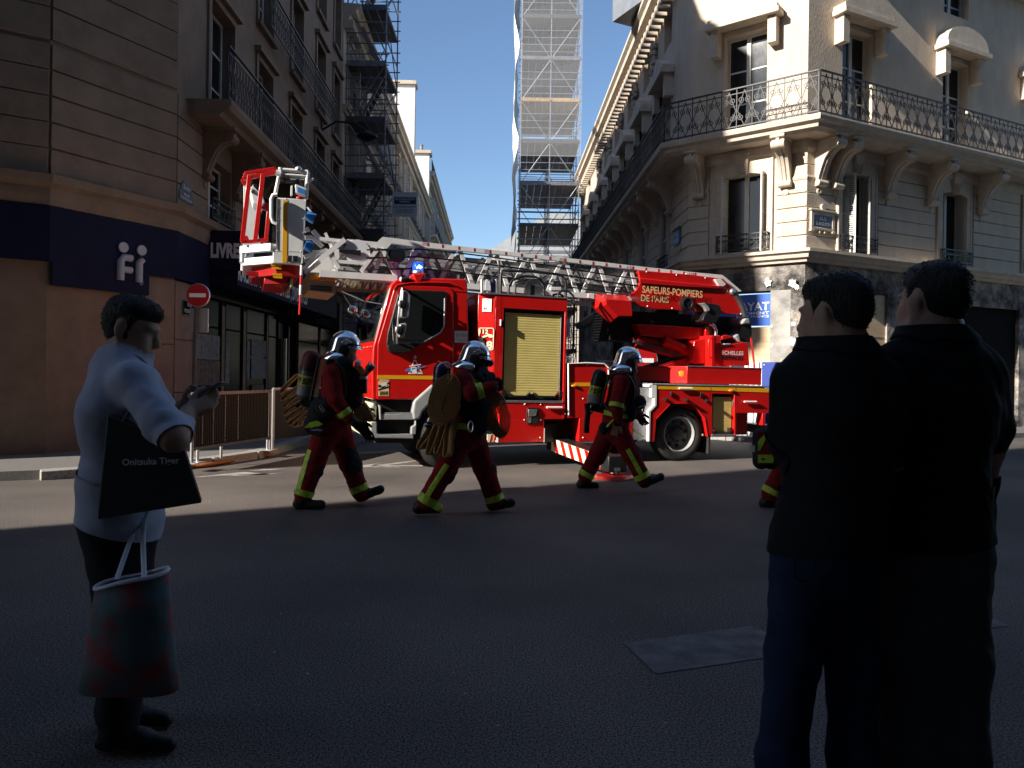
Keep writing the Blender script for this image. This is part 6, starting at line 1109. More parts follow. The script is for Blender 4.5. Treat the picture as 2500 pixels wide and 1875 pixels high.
# ================================================================= people: smooth blended bodies
def smin(a, d, k):
    m = np.maximum(k-np.abs(a-d), 0)/k
    return np.minimum(a, d)-m*m*k*.25
class Body:
    """signed-distance body: tapered limbs and ellipsoids blended into one continuous surface"""
    def __init__(s): s.p = []
    def cone(s, a, b, r0, r1, m=0, k=.03): s.p.append(('c', np.array(a, np.float32), np.array(b, np.float32), r0, r1, m, k)); return s
    def chain(s, pts, rs, m=0, k=.03):
        for a, b, r0, r1 in zip(pts, pts[1:], rs, rs[1:]): s.cone(a, b, r0, r1, m, k)
        return s
    def ell(s, c, r, m=0, k=.03, rot=None): s.p.append(('e', np.array(c, np.float32), np.array(r, np.float32), np.array(rot.inverted(), np.float32) if rot is not None else None, 0, m, k)); return s
    def box_of(s, p):
        if p[0] == 'c': r = max(p[3], p[4]); return np.minimum(p[1], p[2])-r, np.maximum(p[1], p[2])+r
        r = p[2].max(); return p[1]-r, p[1]+r
    def ev(s, p, Q):
        if p[0] == 'c':
            ba = p[2]-p[1]; pa = Q-p[1]; h = np.clip((pa @ ba)/max(float(ba @ ba), 1e-8), 0, 1)
            return np.linalg.norm(pa-h[..., None]*ba, axis=-1)-(p[3]+(p[4]-p[3])*h)
        v = Q-p[1]
        if p[3] is not None: v = v @ p[3].T
        k0 = np.linalg.norm(v/p[2], axis=-1); k1 = np.linalg.norm(v/(p[2]*p[2]), axis=-1)
        return np.where(k1 > 1e-6, k0*(k0-1)/np.maximum(k1, 1e-6), -p[2].min())
    def mesh(s, name, mats, vox=.008, wrinkle=0.0, ground=None):
        B = [s.box_of(p) for p in s.p]; lo = np.min([b[0] for b in B], 0)-.03; hi = np.max([b[1] for b in B], 0)+.03
        n = np.ceil((hi-lo)/vox).astype(int)+1; D = np.full(n, 1.0, np.float32); ax = [lo[i]+vox*np.arange(n[i], dtype=np.float32) for i in range(3)]
        for p, (a, b) in zip(s.p, B):
            mg = p[6]+.02; i0 = np.maximum(((a-mg-lo)/vox).astype(int), 0); i1 = np.minimum(((b+mg-lo)/vox).astype(int)+2, n)
            sl = tuple(slice(i0[i], i1[i]) for i in range(3)); g = np.stack(np.meshgrid(*[ax[i][sl[i]] for i in range(3)], indexing='ij'), -1)
            D[sl] = smin(D[sl], s.ev(p, g).astype(np.float32), p[6])
        if wrinkle:
            X_, Y_, Z_ = np.meshgrid(*ax, indexing='ij'); D += np.float32(wrinkle)*(np.sin(Z_*47+4*np.sin(X_*13)+3*np.sin(Y_*17))*np.sin(X_*29+Y_*23+2*np.sin(Z_*11))+.6*np.sin(Z_*83+X_*31+3*np.sin(Y_*19)))
        if ground is not None: D = np.maximum(D, (ground-ax[2])[None, None, :].astype(np.float32))
        I = D < 0; cnt = np.zeros(n-1, np.int8)
        offs = [(i, j, k) for i in (0, 1) for j in (0, 1) for k in (0, 1)]
        for o in offs: cnt += I[o[0]:n[0]-1+o[0], o[1]:n[1]-1+o[1], o[2]:n[2]-1+o[2]]
        act = np.argwhere((cnt > 0) & (cnt < 8)); vid = np.full(n-1, -1, np.int32); vid[tuple(act.T)] = np.arange(len(act))
        cv = np.stack([D[act[:, 0]+o[0], act[:, 1]+o[1], act[:, 2]+o[2]] for o in offs], 1); oo = np.array(offs, np.float32); acc = np.zeros((len(act), 3), np.float32); c_ = np.zeros(len(act), np.float32)
        for a in range(8):
            for b in range(a+1, 8):
                if np.abs(oo[a]-oo[b]).sum() != 1: continue
                m = (cv[:, a] < 0) != (cv[:, b] < 0); t = cv[:, a]/np.where(m, cv[:, a]-cv[:, b], 1); acc += np.where(m[:, None], oo[a]+t[:, None]*(oo[b]-oo[a]), 0); c_ += m
        V = lo+vox*(act+acc/c_[:, None]); F = []
        for d in range(3):
            u, v = [(1, 2), (2, 0), (0, 1)][d]; sa = [slice(None)]*3; sb = [slice(None)]*3; sa[d] = slice(0, n[d]-1); sb[d] = slice(1, n[d])
            ch = I[tuple(sa)] != I[tuple(sb)]; E = np.argwhere(ch); E = E[(E[:, u] > 0) & (E[:, v] > 0) & (E[:, u] < n[u]-1) & (E[:, v] < n[v]-1)]
            q4 = []
            for du, dv in ((1, 1), (0, 1), (0, 0), (1, 0)):
                C = E.copy(); C[:, u] -= du; C[:, v] -= dv; q4.append(vid[tuple(C.T)])
            q4 = np.stack(q4, 1); fl = I[tuple(E.T)]; q4[~fl] = q4[~fl][:, ::-1]; F.append(q4)
        F = np.concatenate(F); F = F[(F >= 0).all(1)]
        best = np.full(len(V), 9.0, np.float32); vm = np.zeros(len(V), np.int32); Vf = V.astype(np.float32)
        for p in s.p:
            dd = s.ev(p, Vf); m = dd < best; best[m] = dd[m]; vm[m] = p[5]
        me = bpy.data.meshes.new(name); me.from_pydata(V.tolist(), [], F.tolist())
        for m_ in mats: me.materials.append(M[m_])
        me.polygons.foreach_set('material_index', vm[F[:, 0]].astype(np.int32)); me.shade_smooth(); me.update()
        return me
def cut(body, name, m, seg, rmax, planes, off=.005, facing=None):
    """a piece of clothing trim lifted off the body's own surface between cutting planes"""
    bm = bmesh.new(); bm.from_mesh(body.data); a, b = Vector(seg[0]), Vector(seg[1]); ab = b-a
    def far_(p): t = max(-.1, min(1.1, (p-a).dot(ab)/ab.length_squared)); return (p-(a+ab*t)).length > rmax
    bmesh.ops.delete(bm, geom=[v for v in bm.verts if far_(v.co)], context='VERTS')
    for co, no in planes: bmesh.ops.bisect_plane(bm, geom=bm.verts[:]+bm.edges[:]+bm.faces[:], plane_co=co, plane_no=no, clear_outer=True)
    if facing is not None: bmesh.ops.delete(bm, geom=[f for f in bm.faces if f.normal.dot(facing) < .1], context='FACES')
    seen = set(); best = []          # keep the largest island only
    for v in bm.verts:
        if v in seen: continue
        st = [v]; isl = []; seen.add(v)
        while st:
            x = st.pop(); isl.append(x)
            for ed in x.link_edges:
                y = ed.other_vert(x)
                if y not in seen: seen.add(y); st.append(y)
        if len(isl) > len(best): best = isl
    keep = set(best); bmesh.ops.delete(bm, geom=[v for v in bm.verts if v not in keep], context='VERTS')
    bm.normal_update()
    for v in bm.verts: v.co += v.normal*off
    me = bpy.data.meshes.new(name); bm.to_mesh(me); bm.free(); me.materials.clear(); me.materials.append(M[m]); me.polygons.foreach_set('material_index', [0]*len(me.polygons)); me.shade_smooth()
    return place(name, me, body)
def ring(body, p0, p1, t0, t1, rmax, m='hivis', name='reflective_band', off=.006):
    p0, p1 = Vector(p0), Vector(p1); d = p1-p0; return cut(body, name, m, (p0, p1), rmax, [(p0+d*t1, d), (p0+d*t0, -d)], off)
def stripe_(body, p0, p1, hw, rmax, m='hivis', shift=0.0, off=.006):
    p0, p1 = Vector(p0), Vector(p1); d = (p1-p0).normalized(); vw = Vector((0, 1, 0)); sd_ = d.cross(vw).normalized()
    return cut(body, 'reflective_stripe', m, (p0, p1), rmax, [(p1, d), (p0, -d), (p0+sd_*(shift+hw), sd_), (p0+sd_*(shift-hw), -sd_)], off, Vector((0, -1, 0)))
def helmet(parent, c, fwd, up, sc=1.0, lamp=True):
    f = Vector(fwd).normalized(); u = Vector(up); u = (u-f*u.dot(f)).normalized(); l = u.cross(f)
    Mx = Matrix(((f.x, l.x, u.x, c[0]), (f.y, l.y, u.y, c[1]), (f.z, l.z, u.z, c[2]), (0, 0, 0, 1)))
    nt_, np_ = 22, 48; v = []; fc = []
    for i in range(nt_+1):
        t = i/nt_
        for j in range(np_):
            ph = 2*math.pi*j/np_; cf, sf = math.cos(ph), math.sin(ph); fr = max(0, cf); bk_ = max(0, -cf)
            zb_ = .006-.088*bk_**.8-.035*(1-abs(cf)); a, b_, h = .150, .122, .142
            th = t*math.pi/2; r_ = math.sin(th)**.93; z = h*math.cos(th)
            if t > .72: k = (t-.72)/.28; z = z*(1-k)+zb_*k; r_ += .16*k*k*fr**2.2+.05*k*k*bk_**2; z += -.012*k*fr
            rd = .006*math.exp(-(sf/.16)**2)*(1-t*.5)
            v.append((sc*(a*r_*cf), sc*(b_*r_*sf), sc*(z+rd)))
    for i in range(nt_): fc += [(i*np_+j, i*np_+(j+1) % np_, (i+1)*np_+(j+1) % np_, (i+1)*np_+j) for j in range(np_)]
    sc0 = sc; he = MB().add(v, fc).build('helmet', 'chrome', parent, Mx, smooth=False); he.data.shade_smooth(); sm = he.modifiers.new('thick', 'SOLIDIFY'); sm.thickness = .005; sb2 = he.modifiers.new('sub', 'SUBSURF'); sb2.levels = 1; sb2.render_levels = 1
    # black ear shells, neck curtain in polished metal, chin strap
    for s_ in (-1, 1):
        MB().sphere((.01*sc, s_*.104*sc, -.045*sc), .062*sc, 14, (1.05, .38, 1.15)).build('ear_shell', 'black', he, Mx, smooth=True)
        MB().loft([(sc*x, s_*.119*sc, sc*z) for x, z in ((.085, .045), (.03, .072), (-.015, .03), (.03, .012))], [(sc*x, s_*.105*sc, sc*z) for x, z in ((.085, .045), (.03, .072), (-.015, .03), (.03, .012))]).build('side_plate', 'chrome', he, Mx, bevel=.004)
    b = MB(); n = 22
    for i in range(n+1):
        ph = math.pi*(.42+1.16*i/n); cf, sf = math.cos(ph), math.sin(ph)
        b.v += [(sc*.135*cf, sc*.110*sf, -.045*sc), (sc*(.155*cf-.01), sc*.135*sf, -.10*sc), (sc*(.21*cf-.015), sc*.165*sf, -.145*sc)]
    for i in range(n):
        for k in range(2): b.f.append((3*i+k, 3*i+k+1, 3*i+k+4, 3*i+k+3))
    nc = b.build('neck_guard', 'chrome', he, Mx); nc.data.shade_smooth(); nc.modifiers.new('t', 'SOLIDIFY').thickness = .004
    MB().tube([(.03*sc, .1*sc, -.09*sc), (.07*sc, .07*sc, -.15*sc), (.085*sc, 0, -.165*sc), (.07*sc, -.07*sc, -.15*sc), (.03*sc, -.1*sc, -.09*sc)], .012, 6, flat=(.4, 1.3)).build('chin_strap', 'black', he, Mx)
    b = MB(); n = 16
    for i in range(n+1): ph = math.pi*(-.42+.84*i/n); b.v += [(sc*.152*math.cos(ph), sc*.120*math.sin(ph), -.002*sc), (sc*.146*math.cos(ph), sc*.116*math.sin(ph), .035*sc)]
    for i in range(n): b.f.append((2*i, 2*i+1, 2*i+3, 2*i+2))
    b.build('visor_rim', 'black', he, Mx).modifiers.new('t', 'SOLIDIFY').thickness = .004
    return he
def wraptext(name, s_, m, parent, Mx, r_, z, h, ang0, span):
    o = text(name, s_, m, parent, Mx, 0, 0, h, y=0, wid=span, bold=.03)
    bm = bmesh.new(); bm.from_mesh(o.data); bmesh.ops.triangulate(bm, faces=bm.faces[:])
    bmesh.ops.subdivide_edges(bm, edges=[e for e in bm.edges if abs(e.verts[0].co.x-e.verts[1].co.x) > .012], cuts=2)
    bm.to_mesh(o.data); bm.free()
    for v in o.data.vertices:
        a = ang0+v.co.x/r_; v.co = (r_*math.sin(a), -r_*math.cos(a), z+v.co.z)
    return o
def air_pack(top, bot, r_, label, words, capm='black', capl=.22, extra=None, group='breathing sets on the firefighters'):
    top, bot = Vector(top), Vector(bot); ax = (top-bot); L_ = ax.length; az = ax.normalized(); ay = Vector((0, 1, 0)); ay = (ay-az*ay.dot(az)).normalized(); axx = ay.cross(az)
    Mx = Matrix(((axx.x, ay.x, az.x, bot.x), (axx.y, ay.y, az.y, bot.y), (axx.z, ay.z, az.z, bot.z), (0, 0, 0, 1)))
    t = thing('air_cylinder', label, 'air cylinder', Mx, group); n = 28
    MB().lathe([(.02, 0), (r_*.6, .012), (r_*.93, .05), (r_, .09), (r_, L_-.09), (r_*.92, L_-.045), (r_*.55, L_-.008), (.01, L_)], n).build('cylinder', 'gcyl', t, Mx, smooth=True)
    MB().lathe([(r_*1.02, L_*(1-capl)), (r_*1.03, L_-.09), (r_*.96, L_-.04), (r_*.6, L_), (.01, L_+.008)], n).build('top_sleeve', capm, t, Mx, smooth=True)
    z0 = L_*.30; MB().lathe([(r_*1.012, z0), (r_*1.012, z0+.11)], n, caps=False).build('label_band', 'ylab', t, Mx, smooth=True)
    wraptext('lettering', words, 'blkf', t, Mx, r_*1.03, z0+.02, .07, -.95, r_*1.95)
    MB().lathe([(r_*1.015, z0-.10), (r_*1.015, z0-.005)], n, caps=False).build('grey_band', 'gred', t, Mx, smooth=True)
    MB().lathe([(r_*1.06, L_*.60), (r_*1.06, L_*.60+.035)], n, caps=False).build('strap', 'black', t, Mx, smooth=True)
    bp = MB().box(-r_*.2, r_*1.9, -.05, .05, -.06, .06).build('valve_block', 'black', t, Mx, bevel=.015); MB().cyl((0, 0, -.10), (0, 0, .02), .028, n=12).build('valve', 'alu', bp, Mx); MB().cyl((-.07, 0, -.05), (-.02, 0, -.05), .03, n=10).build('hand_wheel', 'black', bp, Mx)
    MB().box(r_*.95, r_*1.35, -.10, .12, .02, L_*.92).build('back_plate', 'black', t, Mx, bevel=.02)
    return t, Mx, L_
M['gcyl'] = mat('grey composite cylinder', (.10, .10, .10), .35, var=.15, scale=12, coat=.3); M['ylab'] = mat('yellow label', (.55, .55, .08), .5); M['dred'] = mat('dark red sleeve', (.11, .012, .014), .6)
def hose_ribbon(name, pts, w_, m='hose', parent=None, t=.009, label=None, axis=Vector((0, 1, 0)), group=None):
    """flat folded hose: a ribbon w_ wide along the axis, following pts"""
    pts = [Vector(p) for p in pts]; A = []
    for i, p in enumerate(pts):
        a, b = pts[max(i-1, 0)], pts[min(i+1, len(pts)-1)]; d = (b-a).normalized(); nn = d.cross(axis).normalized()
        A.append((p-axis*w_/2-nn*t*.5, p-axis*w_/2*.9+nn*t, p+axis*w_/2*.9+nn*t, p+axis*w_/2-nn*t*.5, p+axis*w_/2*.9-nn*t, p-axis*w_/2*.9-nn*t))
    b = MB()
    for i, rg in enumerate(A):
        b.v += [tuple(x) for x in rg]
        if i: b.f += [((i-1)*6+j, (i-1)*6+(j+1) % 6, i*6+(j+1) % 6, i*6+j) for j in range(6)]
    b.f += [tuple(range(6)), tuple(range((len(A)-1)*6, len(A)*6))]
    o = b.build(name, m, parent); o.data.shade_smooth()
    return o
def smooth_pts(pts, n=6):
    P = [Vector(p) for p in pts]; o = []
    for i in range(len(P)-1):
        p0, p1, p2, p3_ = P[max(i-1, 0)], P[i], P[i+1], P[min(i+2, len(P)-1)]
        for j in range(n):
            t = j/n; o.append(.5*((2*p1)+(p2-p0)*t+(2*p0-5*p1+4*p2-p3_)*t*t+(3*p1-p0-3*p2+p3_)*t**3))
    return o+[P[-1]]
FFM = ['ff', 'ffd', 'skin', 'boot']
def hand(Bd, w_, dirv, thumb, m=2, s=1.0, curl=.5, palm=None):
    """palm, four unequal bent fingers and a thumb leaving the side of the palm"""
    w_ = Vector(w_); d = Vector(dirv).normalized(); th = Vector(thumb); th = (th-d*th.dot(d)).normalized(); pn_ = Vector(palm).normalized() if palm is not None else d.cross(th).normalized()
    for i in range(4):
        o = th*(.030-.020*i)*s; Bd.cone(w_+o*.55, w_+d*.085*s+o, .017*s, .0125*s, m, .012)
        k = w_+d*.09*s+o; L_ = (.042, .047, .044, .034)[i]*s; c = curl*(1+.12*i)
        p1 = k+(d*math.cos(c)+pn_*math.sin(c))*L_; p2 = p1+(d*math.cos(2*c)+pn_*math.sin(2*c))*L_*.7; p3_ = p2+(d*math.cos(2.7*c)+pn_*math.sin(2.7*c))*L_*.5
        Bd.chain([k, p1, p2, p3_], [.0108*s, .0096*s, .0088*s, .0075*s], m, .004)
    b = w_+d*.02*s+th*.022*s; t1 = b+(d*.6+th*.75).normalized()*.045*s; t2 = t1+(d*.85+th*.3+pn_*.3).normalized()*.036*s; t3 = t2+(d*.8+pn_*.5).normalized()*.024*s
    Bd.chain([b, t1, t2, t3], [.0165*s, .0125*s, .0108*s, .0085*s], m, .008)
def firefighter(label, Yc, k, J, dv, vox=.0085, extra=None, fw=Vector((1, 0, -.05))):
    """J: joints in zoom coordinates (x, y, depth)"""
    P = lambda n: at(*q(k, *J[n][:2]), Yc+J[n][2]); Q = {n: P(n) for n in J}
    B = Body(); B.cone(Q['hipc'], Q['belly'], .165, .17, 0, .06); B.cone(Q['belly'], Q['chest'], .17, .185, 0, .06); B.cone(Q['chest'], Q['neckb'], .165, .10, 0, .06)
    side = Vector((0, 1, 0))
    for s_ in ('n', 'f'):
        B.cone(Q['chest']+Vector((0, 0, .08)), Q['sh'+s_], .12, .098, 0, .06)
        B.chain([Q['sh'+s_], Q['el'+s_], Q['wr'+s_]], [.098, .080, .062], 0, .03)
        B.chain([Q['hip'+s_], Q['kn'+s_], Q['an'+s_]], [.142, .105, .096], 0, .05)
        kn_ = Q['kn'+s_]; d = (Q['an'+s_]-kn_).normalized(); B.ell(kn_+Vector((dv*.045, 0, 0))+d*.04, (.072, .075, .13), 1, .02)
        an = Q['an'+s_]; he, to = Q['he'+s_], Q['to'+s_]; B.cone(an-d*.02, he+Vector((.02*dv, 0, .06)), .066, .060, 3, .02); B.cone(he+Vector((0, 0, .052)), to+Vector((0, 0, .045)), .053, .043, 3, .03); B.cone(he+Vector((0, 0, .030)), to+Vector((0, 0, .028)), .032, .030, 3, .02)
    B.cone(Q['neckb'], Q['head'], .065, .07, 1, .03); B.ell(Q['head'], (.098, .078, .125), 2, .03)
    B.ell(Q['head']+fw*.085+Vector((0, 0, -.01)), (.022, .018, .03), 2, .015); B.ell(Q['head']+fw*.06+Vector((0, 0, -.08)), (.045, .05, .04), 2, .03)
    if extra: extra(B, Q)
    me = B.mesh('person', FFM, vox, .0028); o = place('person', me); tag(o, label, 'person', 'firefighters crossing the street')
    return o, Q
# ---------------------------------------------------------------- first firefighter (left)
def gz(p, z): p = Vector(p); p.z = z; return p
Y1 = 7.92; U1 = lambda x, y, d=0: at(*q('b8', x, y), Y1+d)
J1 = dict(hipc=(455, 870, 0), belly=(490, 700, 0), chest=(515, 480, 0), neckb=(545, 330, 0), head=(575, 225, 0), shn=(455, 425, -.19), shf=(560, 420, .19), eln=(480, 640, -.25), elf=(650, 600, .25), wrn=(590, 790, -.22), wrf=(700, 740, .18),
          hipn=(410, 900, -.09), hipf=(505, 900, .09), knn=(300, 1180, -.12), knf=(600, 1180, .12), ann=(212, 1440, -.15), anf=(688, 1415, .15), hen=(165, 1560, -.16), ton=(365, 1562, -.17), hef=(690, 1500, .16), tof=(860, 1432, .16))
def ex1(B, Q):
    B.cone(Q['wrn'], U1(640, 830, -.22), .052, .05, 3, .02); hand(B, U1(650, 845, -.22), U1(760, 930, -.2)-U1(650, 845, -.22), Vector((.3, -.2, 1)), 3, 1.35, .55, Vector((.1, .6, -.8)))
    hand(B, Q['wrf'], Vector((.7, 0, -.4)), Vector((0, 0, 1)), 3, 1.2, .6)
f1, Q1 = firefighter('firefighter in red suit carrying folded tan hose on his back, leftmost of the three', Y1, 'b8', J1, 1, extra=ex1)
helmet(f1, U1(562, 190), (1, 0, -.16), (.16, 0, 1), 1.12)
a, b_ = Q1['knn'], Q1['ann']; ring(f1, a, b_, .84, 1.03, .2); ring(f1, Q1['knf'], Q1['anf'], .76, .98, .2); ring(f1, Q1['eln'], Q1['wrn'], .60, .88, .14)
stripe_(f1, U1(262, 1065, -.2), U1(165, 1425, -.2), .026, .26)
cut(f1, 'knee_pad', 'ffd', (U1(560, 1060, .12), U1(620, 1250, .12)), .14, [(U1(600, 1250, .12), Vector((0, 0, -1))), (U1(600, 1040, .12), Vector((0, 0, 1))), (U1(585, 1150, .12), Vector((-1, 0, 0)))], .006)
# harness, pouch and tools
def strap(parent, pts, w_=.022, m='black', t=.35): return MB().tube(smooth_pts(pts, 4), w_, 6, flat=(t, 1)).build('harness_strap', m, parent)
strap(f1, [U1(420, 330, -.1), U1(480, 300, -.17), U1(540, 380, -.20), U1(575, 500, -.17), U1(570, 620, -.17), U1(545, 760, -.18)], .04); strap(f1, [U1(330, 640, -.1), U1(400, 690, -.19), U1(500, 740, -.21), U1(600, 700, -.15)], .045)
B = Body(); B.ell(U1(350, 740, -.19), (.11, .06, .15), 0, .04); B.ell(U1(290, 850, -.19), (.10, .055, .10), 0, .04); B.ell(U1(430, 700, -.2), (.08, .05, .12), 0, .04); B.ell(U1(640, 620, -.08), (.09, .09, .13), 0, .04); B.ell(U1(655, 480, -.05), (.08, .1, .14), 0, .04); B.ell(U1(545, 340, -.12), (.10, .08, .09), 0, .04)
place('harness_bags', B.mesh('harness_bags', ['ffd'], .012, .003), f1)
b = MB(); yy = -.27; b.prism([(0, 0), (1, 0), (1, 1), (0, 1)], 0, 1) if False else None
pz = [U1(212, 880, -.275), U1(262, 835, -.275), U1(320, 818, -.275), U1(372, 850, -.275), U1(330, 868, -.275), U1(255, 880, -.275)]; MB().loft(pz, [p+Vector((0, .05, 0)) for p in pz]).build('pouch_flap', 'hivis', f1)
pz = [U1(205, 890, -.28), U1(378, 862, -.28), U1(372, 920, -.28), U1(345, 955, -.28), U1(240, 925, -.28)]; po = MB().loft(pz, [p+Vector((0, .09, 0)) for p in pz]).build('pouch', 'ffd', f1, bevel=.01)
FT = Frame((0, Y1-.285, 0), 0); text('lettering', 'ContrHunt', 'lett', po, FT.M, U1(268, 905, -.285).x, U1(268, 905, -.285).z, .026, wid=.125, y=-.001)
MB().tube([U1(345+36*math.cos(i*.55)*.9, 700+44*math.sin(i*.55), -.27) for i in range(12)], .004, 5, closed=True).build('snap_hook', 'steel', f1); MB().tube([U1(350, 680, -.28), U1(395, 740, -.28), U1(380, 750, -.28), U1(340, 700, -.28)], .007, 5, closed=True).build('snap_hook', 'alu', f1)
ap1, _, _ = air_pack(U1(288, 235, -.02), U1(205, 650, -.02), .088, 'grey air cylinder marked BSPP on the leftmost firefighter, dark red band near the top', 'PP BSPP', 'dred', .40)
# folded hose fan behind the back and bundle at the chest
fan = thing('folded_hose', 'tan hose folded in a fan of loops on the leftmost firefighter back', 'hose', T3(*U1(110, 800, 0)))
tips = [(30, 570), (42, 630), (55, 690), (64, 750), (78, 800), (105, 835), (140, 852)]; ins = [(165, 430), (190, 520), (205, 570), (215, 640), (225, 690), (225, 740), (220, 790), (230, 800)]
for i, tpx in enumerate(tips):
    a, c = ins[i], ins[i+1]; dx, dy = tpx[0]-a[0], tpx[1]-a[1]
    pts = [U1(*a), U1(a[0]+dx*.6, a[1]+dy*.55), U1(tpx[0]+12, tpx[1]-18), U1(tpx[0], tpx[1]+2), U1(tpx[0]+10, tpx[1]+20), U1(tpx[0]+45, tpx[1]+6), U1(c[0]-40, c[1]+(tpx[1]-c[1])*.45), U1(*c)]
    hose_ribbon('hose_fold', smooth_pts(pts, 4), .16, parent=fan)
ch = thing('folded_hose', 'tan hose loops hanging at the chest of the leftmost firefighter', 'hose', T3(*U1(690, 700, 0)))
for i in range(6):
    x0, x1 = 612+16*i, 640+24*i; pts = [U1(x0, 505, -.02), U1(x0+8, 620, -.03), U1(x0+18, 700, -.05), U1(x1+10, 760, -.05), U1(x1+(20 if i > 3 else 0), 830-14*(i > 3), -.05), U1(x1+24+(14 if i > 3 else 0), 822-18*(i > 3), -.05), U1(x1+14, 740, -.05), U1(x0+34, 670, -.05)]
    hose_ribbon('hose_fold', smooth_pts(pts, 4), .10, parent=ch)
nz = thing('hose_nozzle', 'short black and chrome nozzle at the chest of the leftmost firefighter', 'nozzle', T3(*U1(720, 400, -.1)))
MB().tube(smooth_pts([U1(655, 350, -.12), U1(690, 390, -.12), U1(720, 425, -.12), U1(760, 385, -.12), U1(785, 355, -.12)], 4), .034, 12).build('nozzle_body', 'hoser', nz, smooth=True); MB().cyl(U1(755, 390, -.12), U1(792, 348, -.12), .04, .045, 16).build('nozzle_head', 'black', nz); MB().cyl(U1(783, 358, -.12), U1(796, 344, -.12), .047, n=16).build('nozzle_ring', 'alu', nz)
MB().cyl(U1(650, 335, -.12), U1(690, 345, -.12), .04, n=16).build('coupling', 'alu', nz); MB().cyl(U1(715, 440, -.1), U1(720, 590, -.1), .042, .036, 16).build('grip', 'black', nz, smooth=True); MB().cyl(U1(715, 445, -.1), U1(716, 470, -.1), .046, n=16).build('coupling', 'alu', nz)
# ---------------------------------------------------------------- second firefighter (middle, bent)
Y2 = 7.63; U2 = lambda x, y, d=0: at(*q('b2', x, y), Y2+d)
J2 = dict(hipc=(1555, 950, 0), belly=(1560, 790, 0), chest=(1570, 560, 0), neckb=(1610, 430, 0), head=(1650, 345, 0), shn=(1520, 500, -.19), shf=(1640, 500, .19), eln=(1590, 610, -.30), elf=(1740, 660, .28), wrn=(1768, 560, -.26), wrf=(1780, 590, .1),
          hipn=(1510, 975, -.09), hipf=(1600, 975, .09), knn=(1390, 1220, -.12), knf=(1700, 1230, .12), ann=(1225, 1500, -.14), anf=(1785, 1480, .14), hen=(1150, 1600, -.15), ton=(1320, 1598, -.16), hef=(1760, 1575, .15), tof=(1925, 1548, .15))
def ex2(B, Q): hand(B, Q['wrn']+Vector((.0, 0, .02)), Vector((-.15, .25, .95)), Vector((-.9, -.2, .0)), 1, 1.15, .75, Vector((-.5, .8, 0))); hand(B, Q['wrf'], Vector((.6, -.3, .5)), Vector((-.3, .5, .8)), 1, 1.2, .8)
f2, Q2 = firefighter('bent firefighter in dark red suit lugging big coils of tan hose, middle of the three', Y2, 'b2', J2, 1, extra=ex2, fw=Vector((1, 0, -.12)))
helmet(f2, U2(1625, 300), (1, -.05, -.22), (.22, 0, 1), 1.05)
ring(f2, Q2['knn'], Q2['ann'], .84, 1.06, .2); ring(f2, Q2['knf'], Q2['anf'], .86, 1.06, .2); ring(f2, Q2['eln'], Q2['wrn'], .25, .55, .17); stripe_(f2, U2(1395, 1195, -.2), U2(1215, 1480, -.2), .026, .26); ring(f2, Q2['hipc'], Q2['belly'], .30, .62, .30, 'hivis', 'belt', .012)
B = Body(); B.ell(U2(1620, 720, -.16), (.14, .08, .22), 0, .04); B.ell(U2(1520, 640, -.12), (.12, .1, .2), 0, .04); B.ell(U2(1660, 880, -.15), (.08, .06, .1), 0, .04); B.ell(U2(1690, 470, -.08), (.07, .12, .1), 0, .04); place('harness_bags', B.mesh('harness_bags', ['ffd'], .012, .003), f2)
B = Body(); B.ell(U2(1690, 330, -.03), (.06, .07, .075), 0, .03); B.cone(U2(1700, 345, -.03), U2(1745, 360, -.03), .05, .04, 0, .02); B.cone(U2(1690, 350, -.08), U2(1670, 470, -.1), .022, .02, 0, .02); place('breathing_mask', B.mesh('breathing_mask', ['black'], .009), f2)
MB().tube([U2(1588+20*math.cos(i*.6), 885+46*math.sin(i*.6), -.30) for i in range(11)], .005, 5, closed=True).build('snap_hook', 'alu', f2)
strap(f2, [U2(1500, 420, -.1), U2(1560, 440, -.22), U2(1620, 520, -.24), U2(1650, 640, -.22)], .035)
air_pack(U2(1345, 362, .08), U2(1330, 760, .10), .078, 'air cylinder with dark blue cap on the bent middle firefighter', 'BSPP', 'signb', .30)
MB().tube(smooth_pts([U2(1310, 440, .0), U2(1320, 390, -.03), U2(1350, 362, -.04), U2(1400, 358, -.03), U2(1420, 400, 0)], 5), .012, 6).build('frame_loop', 'lett', f2)
def coil(label, cx, cy, rx, ry, tilt, d, turns, w_, U, inner=.22):
    t = thing('hose_coil', label, 'hose', T3(*U(cx, cy, d))); n = turns*40; pts = []
    for i in range(n+1):
        a = 2*math.pi*i/40; k = 1-(1-inner)*i/n; e = a; x = rx*k*math.cos(e); y = (ry-rx*(1-k)*1.05)*math.sin(e)*(1 if k > 0 else 1)
        y = ry*math.sin(e)*(1-(rx/ry)*(1-k)); c, s = math.cos(tilt), math.sin(tilt); pts.append(U(cx+x*c-y*s, cy+x*s+y*c, d))
    hose_ribbon('hose_layers', pts, w_, parent=t, t=.0048); return t
c1_ = coil('big oval coil of tan hose over the back of the bent firefighter', 1378, 660, 134, 222, R(17), -.30, 9, .11, U2, .06); coil('dark hanging coil of hose at the front of the bent firefighter', 1812, 780, 100, 200, R(-9), -.05, 8, .12, U2, .04)
tl = thing('hose_tail', 'loose tan hose folds hanging below the big coil', 'hose', T3(*U2(1300, 1000, -.2)))
